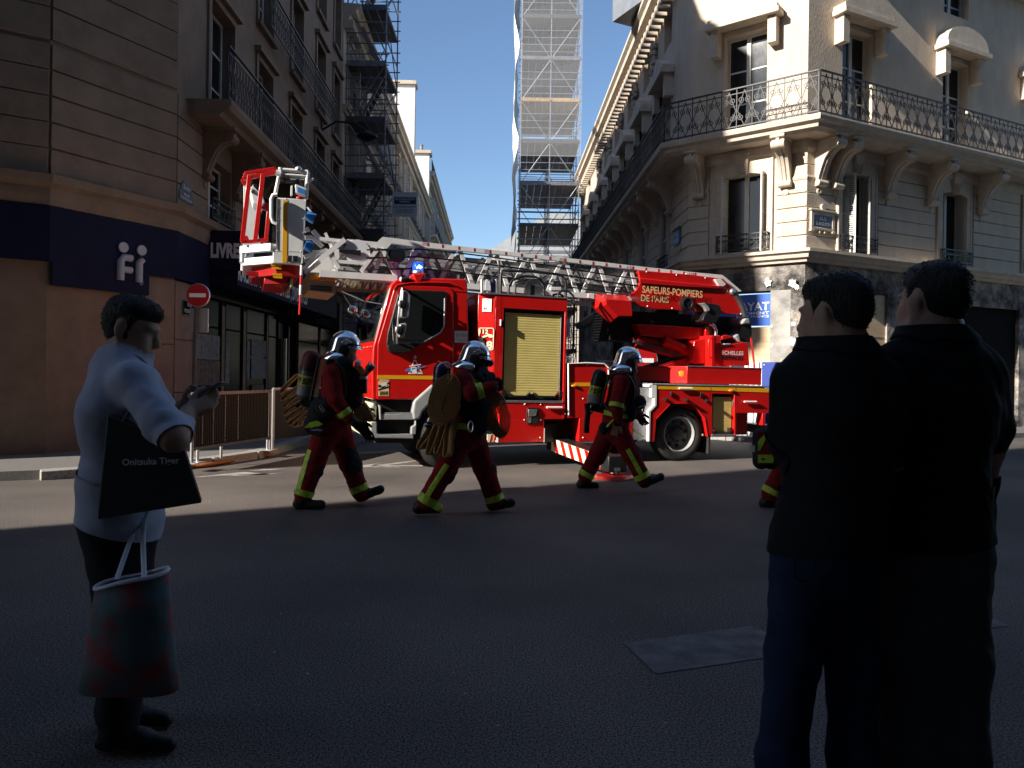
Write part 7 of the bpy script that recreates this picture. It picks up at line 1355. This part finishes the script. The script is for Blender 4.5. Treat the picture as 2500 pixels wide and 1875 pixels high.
for i, (x0, xb, yb, x1) in enumerate(((1290, 1180, 1065, 1330), (1330, 1255, 1110, 1380), (1370, 1320, 1100, 1420), (1420, 1395, 1130, 1445))):
    hose_ribbon('hose_fold', smooth_pts([U2(x0, 830, -.24), U2((x0+xb)/2-5, 950, -.24), U2(xb-5, yb-25, -.24), U2(xb+6, yb+2, -.24), U2(xb+30, yb-20, -.24), U2((x1+xb)/2+20, 960, -.24), U2(x1+10, 830, -.24)], 4), .12, parent=tl, axis=Vector((.62, .78, 0)))
hose_ribbon('hose_fold', smooth_pts([U2(1435, 800, -.29), U2(1432, 950, -.29), U2(1420, 1120, -.29)], 4), .05, parent=tl, axis=Vector((1, 0, 0)))
cp = thing('hose_coupling', 'small dark blue metal coupling dangling by the big hose coil', 'coupling', T3(*U2(1240, 860, -.25))); MB().cyl(U2(1250, 815, -.26), U2(1240, 850, -.26), .02, n=12).build('neck', 'alu', cp); MB().cyl(U2(1242, 845, -.26), U2(1228, 892, -.26), .034, .03, 14).build('ring', 'signb', cp); MB().cyl(U2(1238, 862, -.26), U2(1236, 868, -.26), .04, n=14).build('lug_ring', 'alu', cp)
# ---------------------------------------------------------------- third firefighter (right)
Y3 = 9.32; U3 = lambda x, y, d=0: at(*q('b3', x, y), Y3+d)
J3 = dict(hipc=(1195, 960, 0), belly=(1225, 790, 0), chest=(1290, 570, 0), neckb=(1310, 420, 0), head=(1345, 300, 0), shn=(1265, 480, -.19), shf=(1370, 480, .19), eln=(1215, 720, -.25), elf=(1400, 720, .24), wrn=(1232, 880, -.22), wrf=(1430, 820, .12),
          hipn=(1220, 985, -.09), hipf=(1140, 985, .09), knn=(1360, 1225, -.12), knf=(1030, 1200, .12), ann=(1480, 1465, -.14), anf=(895, 1450, .14), hen=(1490, 1575, -.15), ton=(1675, 1500, -.15), hef=(840, 1585, .15), tof=(1000, 1588, .15))
def ex3(B, Q): B.cone(Q['wrn'], U3(1228, 900, -.22), .055, .05, 1, .02); hand(B, U3(1222, 915, -.22), U3(1200, 990, -.22)-U3(1222, 915, -.22), Vector((.9, -.2, 0)), 2, 1.15, .35, Vector((.2, .8, .2))); hand(B, Q['wrf'], Vector((.5, 0, -.6)), Vector((.8, 0, .6)), 3, 1.2, .6)
f3, Q3 = firefighter('firefighter in red suit with chrome helmet walking past the truck wheel, rightmost of the three', Y3, 'b3', J3, 1, extra=ex3)
helmet(f3, U3(1335, 245), (1, 0, -.16), (.16, 0, 1), 1.12)
ring(f3, Q3['knn'], Q3['ann'], .84, 1.06, .2); ring(f3, Q3['knf'], Q3['anf'], .84, 1.02, .2); ring(f3, Q3['shn'], Q3['eln'], .92, 1.1, .16); stripe_(f3, U3(1325, 1175, -.2), U3(1470, 1445, -.2), .026, .26); ring(f3, Q3['hipc'], Q3['belly'], .72, 1.0, .28, 'hivis', 'belt', .012)
strap(f3, [U3(1180, 400, -.1), U3(1260, 385, -.19), U3(1340, 420, -.20), U3(1390, 520, -.17), U3(1385, 640, -.17), U3(1340, 780, -.18)], .04); strap(f3, [U3(1090, 700, -.1), U3(1160, 780, -.2), U3(1260, 810, -.2), U3(1360, 780, -.15)], .035)
strap(f3, [U3(1180, 870, -.25), U3(1140, 910, -.26), U3(1110, 945, -.26)], .030, 'hivis', .2); strap(f3, [U3(1350, 920, -.18), U3(1410, 990, -.18), U3(1490, 1045, -.18)], .030, 'hivis', .2)
B = Body(); B.ell(U3(1430, 690, -.05), (.11, .10, .10), 0, .03); B.ell(U3(1380, 560, -.08), (.05, .12, .16), 0, .04); B.ell(U3(1360, 780, -.1), (.08, .1, .14), 0, .04); B.ell(U3(1080, 960, -.2), (.06, .05, .08), 0, .03); place('harness_bags', B.mesh('harness_bags', ['ffd'], .012, .003), f3)
MB().tube(smooth_pts([U3(1440, 700, -.14), U3(1500, 720, -.14), U3(1470, 830, -.14), U3(1400, 850, -.14), U3(1340, 800, -.15)], 4), .010, 6).build('air_hose', 'black', f3); MB().bar(U3(1440, 745, -.16), U3(1520, 715, -.16), .02).build('gauge_bar', 'alu', f3)
air_pack(U3(1050, 350, -.02), U3(962, 730, -.02), .086, 'black topped air cylinder marked BSPP on the rightmost firefighter', 'P BSPP', 'black', .45)
MB().tube(smooth_pts([U3(905, 700, -.1), U3(915, 800, -.1), U3(905, 900, -.1), U3(900, 1010, -.1)], 4), .035, 6, flat=(.4, 1)).build('tail_strap', 'black', f3)
# ---------------------------------------------------------------- fourth firefighter, nearly hidden behind the man on the right
d4 = gnd(1880, 1238)-gz(Q3['anf'], 0); d4.z = 0
f4 = place('person', f3.data, None, T3(*d4)); tag(f4, 'firefighter leg and bag showing from behind the man in the black tee', 'person', 'firefighters crossing the street')
for chd in list(f3.children):
    c = chd.copy(); col.objects.link(c); c.parent = f4; c.matrix_parent_inverse = Matrix(); c.matrix_local = chd.matrix_local.copy()
    for g in chd.children:
        e_ = g.copy(); col.objects.link(e_); e_.parent = c; e_.matrix_local = g.matrix_local.copy()
Y4 = gnd(1880, 1238).y-.25; U4 = lambda x, y, d=0: at(*q('b4', x, y), Y4+d)
bg_ = thing('equipment_bag', 'black and red kit bag with green yellow chevron beside the hidden firefighter', 'bag', T3(*U4(850, 1000, 0)))
b = Body(); b.cone(U4(800, 700), U4(800, 960), .09, .09, 0, .05); b.cone(U4(900, 700, .05), U4(900, 960, .05), .09, .09, 0, .05); place('bag_body', b.mesh('bag_body', ['ffd'], .014), bg_)
def flat(parent, name, pts, d, m, U, th=.004): A = [U(x, y, d) for x, y in pts]; return MB().loft(A, [p+Vector((0, th, 0)) for p in A]).build(name, m, parent)
flat(bg_, 'red_panel', [(768, 660), (930, 650), (930, 985), (768, 985)], -.105, 'ff', U4); flat(bg_, 'chevron', [(768, 760), (850, 665), (885, 665), (930, 760), (930, 860), (868, 690), (790, 850), (768, 850)], -.110, 'hivis', U4); flat(bg_, 'green_band', [(768, 895), (930, 895), (930, 980), (768, 980)], -.110, 'hivis', U4); flat(bg_, 'side_reflector', [(690, 795), (738, 800), (735, 870), (700, 860)], -.10, 'cream', U4); flat(bg_, 'oval_badge', [(800, 940), (815, 930), (835, 930), (845, 940), (835, 950), (815, 950)], -.113, 'black', U4)
# ---------------------------------------------------------------- bystanders
def head_of(B, c, fw, up, s=1.0, m=1):
    f = Vector(fw).normalized(); u = Vector(up); u = (u-f*u.dot(f)).normalized(); l = u.cross(f); L3 = lambda x, y, z: Vector(c)+f*x*s+l*y*s+u*z*s
    rm = Matrix((f, l, u)).transposed(); E = lambda p, r_, k=.02: B.ell(L3(*p), [v*s for v in r_], m, k, rm)
    E((-.012, 0, .035), (.098, .077, .088)); E((.028, 0, -.03), (.066, .062, .09), .03); E((.052, 0, -.085), (.038, .042, .03), .03)   # skull, face, jaw
    B.cone(L3(.088, 0, .012), L3(.112, 0, -.026), .011*s, .016*s, m, .012); E((.108, 0, -.030), (.013, .017, .010), .008)                  # nose
    E((.082, 0, .028), (.018, .055, .012), .015); E((.090, 0, -.062), (.014, .026, .007), .006); E((.087, 0, -.076), (.013, .022, .008), .006)  # brow, lips
    for t in (-1, 1): E((.072, t*.030, .006), (.014, .015, .010), .006); E((-.012, t*.080, -.004), (.024, .011, .034), .006); E((.066, t*.040, -.028), (.026, .02, .026), .03)
    return L3, rm
def strands(o, n, L_, flow):
    vs_ = o.data.vertices; b = MB(); k = len(vs_)
    for i in range(n):
        v = vs_[random.randrange(k)]; nn = v.normal; t = (flow-nn*flow.dot(nn))*.8+nn*random.uniform(.08, .30)+Vector((random.uniform(-.4, .4), random.uniform(-.4, .4), random.uniform(-.5, .2))); t.normalize()
        sd_ = t.cross(nn); sd_ = sd_.normalized()*.0012 if sd_.length > 1e-4 else Vector((.001, 0, 0)); p = v.co-nn*.002; l = L_*random.uniform(.5, 1.1)
        b.add([p-sd_, p+sd_, p+t*l*.6+nn*.001+sd_*.7, p+t*l-nn*.003], [(0, 1, 2), (0, 2, 3)])
    me = bpy.data.meshes.new('hair_strands'); me.from_pydata(b.v, [], b.f); me.materials.append(M['hair']); g = place('hair_strands', me, o); g['kind'] = 'stuff'
def hair_of(parent, c, fw, up, s=1.0, beard=False, m='hair', back=1.0):
    B = Body(); f = Vector(fw).normalized(); u = Vector(up); u = (u-f*u.dot(f)).normalized(); l = u.cross(f); L3 = lambda x, y, z: Vector(c)+f*x*s+l*y*s+u*z*s; rm = Matrix((f, l, u)).transposed()
    for p, r_ in (((-.018, 0, .058), (.098, .079, .076)), ((-.058, 0, .012), (.056, .068, .070)), ((.040, 0, .088), (.052, .054, .036)), ((-.035, 0, -.035), (.040, .056, .05))): B.ell(L3(*p), [v*s for v in r_], 0, .03, rm)
    for t in (-1, 1): B.cone(L3(.012, t*.066, .045), L3(.010, t*.068, .0), .016*s, .011*s, 0, .015)
    o = place('hair', B.mesh('hair', [m], .0062, .0016), parent)
    strands(o, 2600, .016*s, -f)
    if beard:
        B = Body()
        for t in (-1, 1):
            for a, b, r0, r1 in (((.008, t*.058, -.02), (.022, t*.050, -.062), .014, .022), ((.022, t*.050, -.062), (.056, t*.032, -.092), .022, .024), ((.094, t*.016, -.052), (.084, t*.032, -.066), .007, .010), ((.084, t*.032, -.066), (.066, t*.034, -.092), .010, .018)): B.cone(L3(*a), L3(*b), r0*s, r1*s, 0, .02)
        B.ell(L3(.074, 0, -.096), [.026*s, .036*s, .022*s], 0, .02, rm); bd_ = place('beard', B.mesh('beard', [m], .0062, .0012), parent); strands(bd_, 900, .009*s, Vector((.2, 0, -1)))
    return o
# left: man in a pale tee looking at his phone
YM = 2.92; UM = lambda x, y, d=0: at(x, y, YM+d); B = Body(); hc = UM(322, 802); hfw, hup = (1, .12, -.36), (.32, 0, 1)
L3m, _ = head_of(B, hc, hfw, hup, .98, 1); B.cone(UM(305, 852), UM(292, 908), .058, .064, 1, .03)
[(B.cone(UM(294, 910, d*.6), UM(285, 1010, d), .095, .122, 0, .08), B.cone(UM(285, 1010, d), UM(290, 1180, d), .122, .125, 0, .08), B.cone(UM(290, 1180, d), UM(296, 1262, d), .125, .138, 0, .06)) for d in (-.07, .07)]
sn0, sn1 = UM(326, 935, -.17), UM(396, 1036, -.27)
for d, sx in ((-.17, 0), (.17, 14)): B.cone(UM(300, 930, d*.5), UM(328+sx, 935, d),   .085, .072, 0, .05); B.cone(UM(328+sx, 935, d), sn1 if d < 0 else UM(402+sx*1.5, 1042, d*1.1), .072, .064, 0, .04)
eln_, elf_ = UM(425, 1068, -.31), UM(440, 1060, .17); wn_, wf_ = UM(458, 1006, -.10), UM(446, 996, .06)
for a_, b2, w2 in ((UM(388, 1020, -.26), eln_, wn_), (UM(405, 1020, .18), elf_, wf_)): B.chain([a_, b2, w2], [.052, .047, .030], 1, .03)
PH = UM(508, 962, -.02)
hand(B, wn_, UM(512, 984, -.06)-wn_, Vector((-.2, .5, .8)), 1, .92, .85, Vector((-.1, .75, .6))); hand(B, wf_, UM(500, 980, .04)-wf_, Vector((-.2, -.5, .85)), 1, .9, .85, Vector((-.1, -.75, .6)))
for d in (-.10, .10): B.chain([UM(292, 1280, d*.8), UM(300, 1500, d), UM(290, 1730, d)], [.135, .092, .075], 2, .05); an = UM(290, 1760, d); an.z = .10; B.cone(UM(290, 1730, d), gz(an, .09), .075, .066, 2, .03); B.cone(gz(an+Vector((-.05, 0, 0)), .045), gz(an+Vector((.09, 0, 0)), .05), .040, .040, 3, .02); B.cone(gz(an+Vector((.08, 0, 0)), .045), gz(an+Vector((.19, 0, 0)), .032), .040, .029, 3, .02)
man = place('person', B.mesh('person', ['tee', 'skin', 'trou', 'boot'], .0065, .0016)); tag(man, 'dark haired man in a pale blue tee looking down at his phone, left foreground', 'person')
hair_of(man, hc, hfw, hup, .98, True)
sv = (sn1-sn0).normalized(); cut(man, 'sleeve_hem', 'tee', (sn0, sn1+sv*.05), .12, [(sn1+sv*.085, sv), (sn1+sv*.0, -sv)], .008)
pf_ = (UM(525, 952, -.02)-UM(465, 985, -.02)).normalized(); pu = Vector((0, 1, 0)); pnn = pf_.cross(pu).normalized(); pMx = Matrix(((pf_.x, pu.x, pnn.x, PH.x), (pf_.y, pu.y, pnn.y, PH.y), (pf_.z, pu.z, pnn.z, PH.z+.012), (0, 0, 0, 1)))
ph = thing('phone', 'dark smartphone held in the hands of the man in the pale tee', 'phone', pMx); MB().box(-.065, .072, -.036, .036, -.004, .004).build('phone_body', 'steel', ph, pMx, bevel=.003); MB().box(-.062, .069, -.033, .033, .0041, .0048).build('screen', 'glass', ph, pMx)
# black paper bag hanging from his forearm
YB2 = 2.66; UB = lambda x, y, d=0: at(x, y, YB2+d)
pb = thing('paper_bag', 'black shopping bag with pale serif brand lettering hanging from the forearm at left', 'bag', T3(*UB(380, 1245, 0)))
fr_ = [UB(262, 1012), UB(447, 1088), UB(492, 1228), UB(238, 1268)]; bk2 = [p+Vector((-.02, .055, 0)) for p in fr_]; bk2[0] += Vector((.02, 0, 0))
MB().loft(fr_, bk2).build('bag_body', 'bagk', pb, bevel=.004)
for d in (0, .12): MB().tube(smooth_pts([UB(300, 1030, d*.7), UB(340, 985, d*.5+.05), UB(395, 1020, d*.5+.05), UB(420, 1078, d*.7)], 5), .006, 6).build('handle', 'bagk', pb)
FTb = Frame((0, YB2-.002, 0), 0); (tx0, tz0), (tx1, tz1) = FTb.px(300, 1136), FTb.px(440, 1131); text('lettering', 'Onitsuka Tiger', 'lett', pb, FTb.M, tx0, tz0, .024, wid=math.hypot(tx1-tx0, tz1-tz0), rot=math.atan2(tz1-tz0, tx1-tx0), bold=.02)
# floral cloth bag below
M['floral'] = mat('floral cloth', (.10, .16, .17), .9, col2=(.34, .05, .05), scale=9, spread=(.44, .60), bump=.3, bscale=20)
YC2 = 2.64; UC = lambda x, y, d=0: at(x, y, YC2+d)
tb2 = thing('cloth_bag', 'floral patterned cloth bag hanging low at the left edge', 'bag', T3(*UC(340, 1700, 0))); n = 28; rings_ = []
for t in (0, .3, .65, 1.0):
    cx_, cy_ = 322-8*t, 1412+270*t; rx_ = (.125+.05*t); rings_.append([UC(cx_, cy_)+Vector((rx_*math.cos(6.283*i/n), (.07+.01*t)*math.sin(6.283*i/n), .030*(1-t)*math.cos(6.283*i/n)+.004*math.sin(18.8*i/n))) for i in range(n)])
b = MB()
for i, rg in enumerate(rings_):
    b.v += [tuple(p) for p in rg]
    if i: b.f += [((i-1)*n+j, (i-1)*n+(j+1) % n, i*n+(j+1) % n, i*n+j) for j in range(n)]
b.f.append(tuple(range(3*n, 4*n))); ob = b.build('bag_body', 'floral', tb2); ob.data.shade_smooth(); ob.modifiers.new('t', 'SOLIDIFY').thickness = .006
MB().tube(rings_[0], .008, 6, closed=True).build('rim', 'lett', tb2, smooth=True)
for sg_ in (-.05, .05): MB().tube(smooth_pts([UC(285, 1415, sg_), UC(325, 1300, .10), UC(350, 1240, .14), UC(395, 1120, .15), UC(428, 1075, .16), UC(405, 1130, .15), UC(362, 1240, .14), UC(350, 1300, .10), UC(352, 1408, sg_)], 5), .009, 6, flat=(.4, 1)).build('strap', 'lett', tb2)
# right: man in black tee and jeans, from behind
YR = 2.22; UR = lambda x, y, d=0: at(x, y, YR+d); B = Body(); hc = UR(2036, 772, 0); hfw = (-.55, .83, -.05)
head_of(B, hc, hfw, (0, 0, 1), .98, 1); B.cone(UR(2040, 830, -.02), UR(2048, 895, -.03), .066, .078, 1, .04)
B.cone(UR(2050, 915), UR(2048, 1010), .125, .150, 0, .07); B.cone(UR(2048, 1010), UR(2036, 1180), .152, .136, 0, .07); B.cone(UR(2036, 1180), UR(2028, 1300), .136, .145, 0, .05)
B.ell(UR(2044, 930), (.195, .10, .09), 0, .06); B.ell(UR(1992, 1000, .02), (.10, .12, .13), 0, .05); B.ell(UR(2095, 1000, .02), (.10, .12, .13), 0, .05)
shl, shr = UR(1972, 955, 0), UR(2118, 960, .02); ell_, elr = UR(1944, 1055, .06), UR(2155, 1150, .03)
B.cone(shl, ell_, .092, .082, 0, .05); B.cone(shr, UR(2145, 1070, .02), .092, .082, 0, .05)
wl2, wr2 = UR(1985, 1110, .30), UR(2100, 1170, .25); B.chain([UR(1940, 1080, .07), UR(1950, 1112, .10), wl2], [.056, .05, .032], 1, .03); B.chain([UR(2142, 1060, .02), elr, wr2], [.056, .05, .032], 1, .03)
hand(B, wl2, Vector((.8, .2, -.1)), Vector((0, .3, 1)), 1, 1, .6); hand(B, wr2, Vector((-.8, .2, .2)), Vector((0, .3, 1)), 1, 1, .6)
B.cone(UR(2016, 1310), UR(2014, 1360), .142, .140, 2, .05)
for pts in ([UR(1972, 1360, 0), UR(1936, 1600, .02), UR(1908, 1850, .03)], [UR(2052, 1360, .02), UR(2078, 1600, .06), UR(2082, 1850, .05)]):
    B.chain(pts, [.108, .078, .068], 2, .03); an = gz(pts[2], .12); B.cone(pts[2], an, .072, .062, 2, .04); B.cone(gz(an+Vector((0, -.05, 0)), .05), gz(an+Vector((-.04, .17, 0)), .045), .05, .045, 3, .03)
mr_ = place('person', B.mesh('person', ['btee', 'skin', 'jean', 'boot'], .0072, .0016)); tag(mr_, 'man in black tee and blue jeans seen from behind, right foreground', 'person'); hair_of(mr_, hc, hfw, (0, 0, 1), .98, True)
b = MB(); [b.tube(smooth_pts([UR(x0, 1360, -.155), UR(x0+4, 1412, -.135), UR(x1-4, 1412, -.135), UR(x1, 1360, -.155)], 3), .003, 4) for x0, x1 in ((1940, 1990), (2028, 2074))]; b.build('pocket_seam', 'jean', mr_)['kind'] = 'stuff'
# far right: second man in black, partly beside him
YS2 = 2.35; US = lambda x, y, d=0: at(x+28, y, YS2+d); B = Body(); hc = US(2250, 742, 0); hfw = (-.25, .95, 0)
head_of(B, hc, hfw, (0, 0, 1), 1.04, 1); B.cone(US(2252, 800, -.02), US(2256, 865, -.02), .066, .078, 1, .04)
B.cone(US(2256, 890), US(2252, 990), .13, .165, 0, .07); B.cone(US(2250, 990), US(2240, 1180), .168, .155, 0, .07); B.cone(US(2240, 1180), US(2236, 1300), .155, .165, 0, .05); B.ell(US(2252, 905), (.21, .11, .10), 0, .06)
for s_, sh_x, el_x, wr_x in ((-1, 2168, 2135, 2165), (1, 2338, 2375, 2370)):
    B.cone(US(sh_x, 930, 0), US(el_x, 1040, .02), .095, .085, 0, .05); B.chain([US(el_x, 1040, .02), US(el_x+s_*4, 1090, .03), US(wr_x, 1225, .06)], [.055, .05, .032], 1, .03); hand(B, US(wr_x, 1235, .06), Vector((.05*-s_, .1, -1)), Vector((-s_*.6, .8, 0)), 1, 1, .35)
B.cone(US(2236, 1310), US(2236, 1360), .165, .16, 2, .05)
for x0, x1, x2 in ((2195, 2185, 2180), (2282, 2300, 2305)): B.chain([US(x0, 1365), US(x1, 1600), US(x2, 1830)], [.125, .10, .09], 2, .05); an = gz(US(x2, 1830), .12); B.cone(US(x2, 1830), an, .09, .08, 2, .04); B.cone(gz(an+Vector((0, -.05, 0)), .05), gz(an+Vector((-.02, .18, 0)), .045), .05, .045, 3, .03)
ms_ = place('person', B.mesh('person', ['btee', 'skin', 'gtrou', 'boot'], .0078, .0016)); tag(ms_, 'man in black tee and grey trousers at the right edge', 'person'); hair_of(ms_, hc, hfw, (0, 0, 1), 1.02)

# clean garment edges over the joins
for o_, U_, cx_, hem, nk, tl_ in ((mr_, UR, 2012, 1322, (2046, 824), (.22, 0, -1)), (ms_, US, 2238, 1318, (2254, 797), (.12, 0, -1)), (man, UM, 296, 1272, (300, 884), (-.3, 0, -1))):
    ax_ = Vector(tl_).normalized(); p1 = U_(cx_, hem); p0 = p1-ax_*.17; cut(o_, 'shirt_hem', 'tee' if o_ is man else 'btee', (p0, p1), .36, [(p1, ax_), (p0, -ax_)], .007)
    c0 = U_(*nk); ax_ = Vector((.30 if o_ is man else 0, 0, -1)).normalized(); cut(o_, 'collar', 'tee' if o_ is man else 'btee', (c0, c0+ax_*.06), .125, [(c0+ax_*.09, ax_), (c0, -ax_)], .006)
for a_, b2, rr in ((shl, ell_, .13), (shr, UR(2145, 1070, .02), .13)):
    d_ = (b2-a_); cut(mr_, 'sleeve_hem', 'btee', (a_, b2+d_*.6), rr, [(b2+d_.normalized()*.085, d_), (b2+d_.normalized()*.03, -d_)], .008)
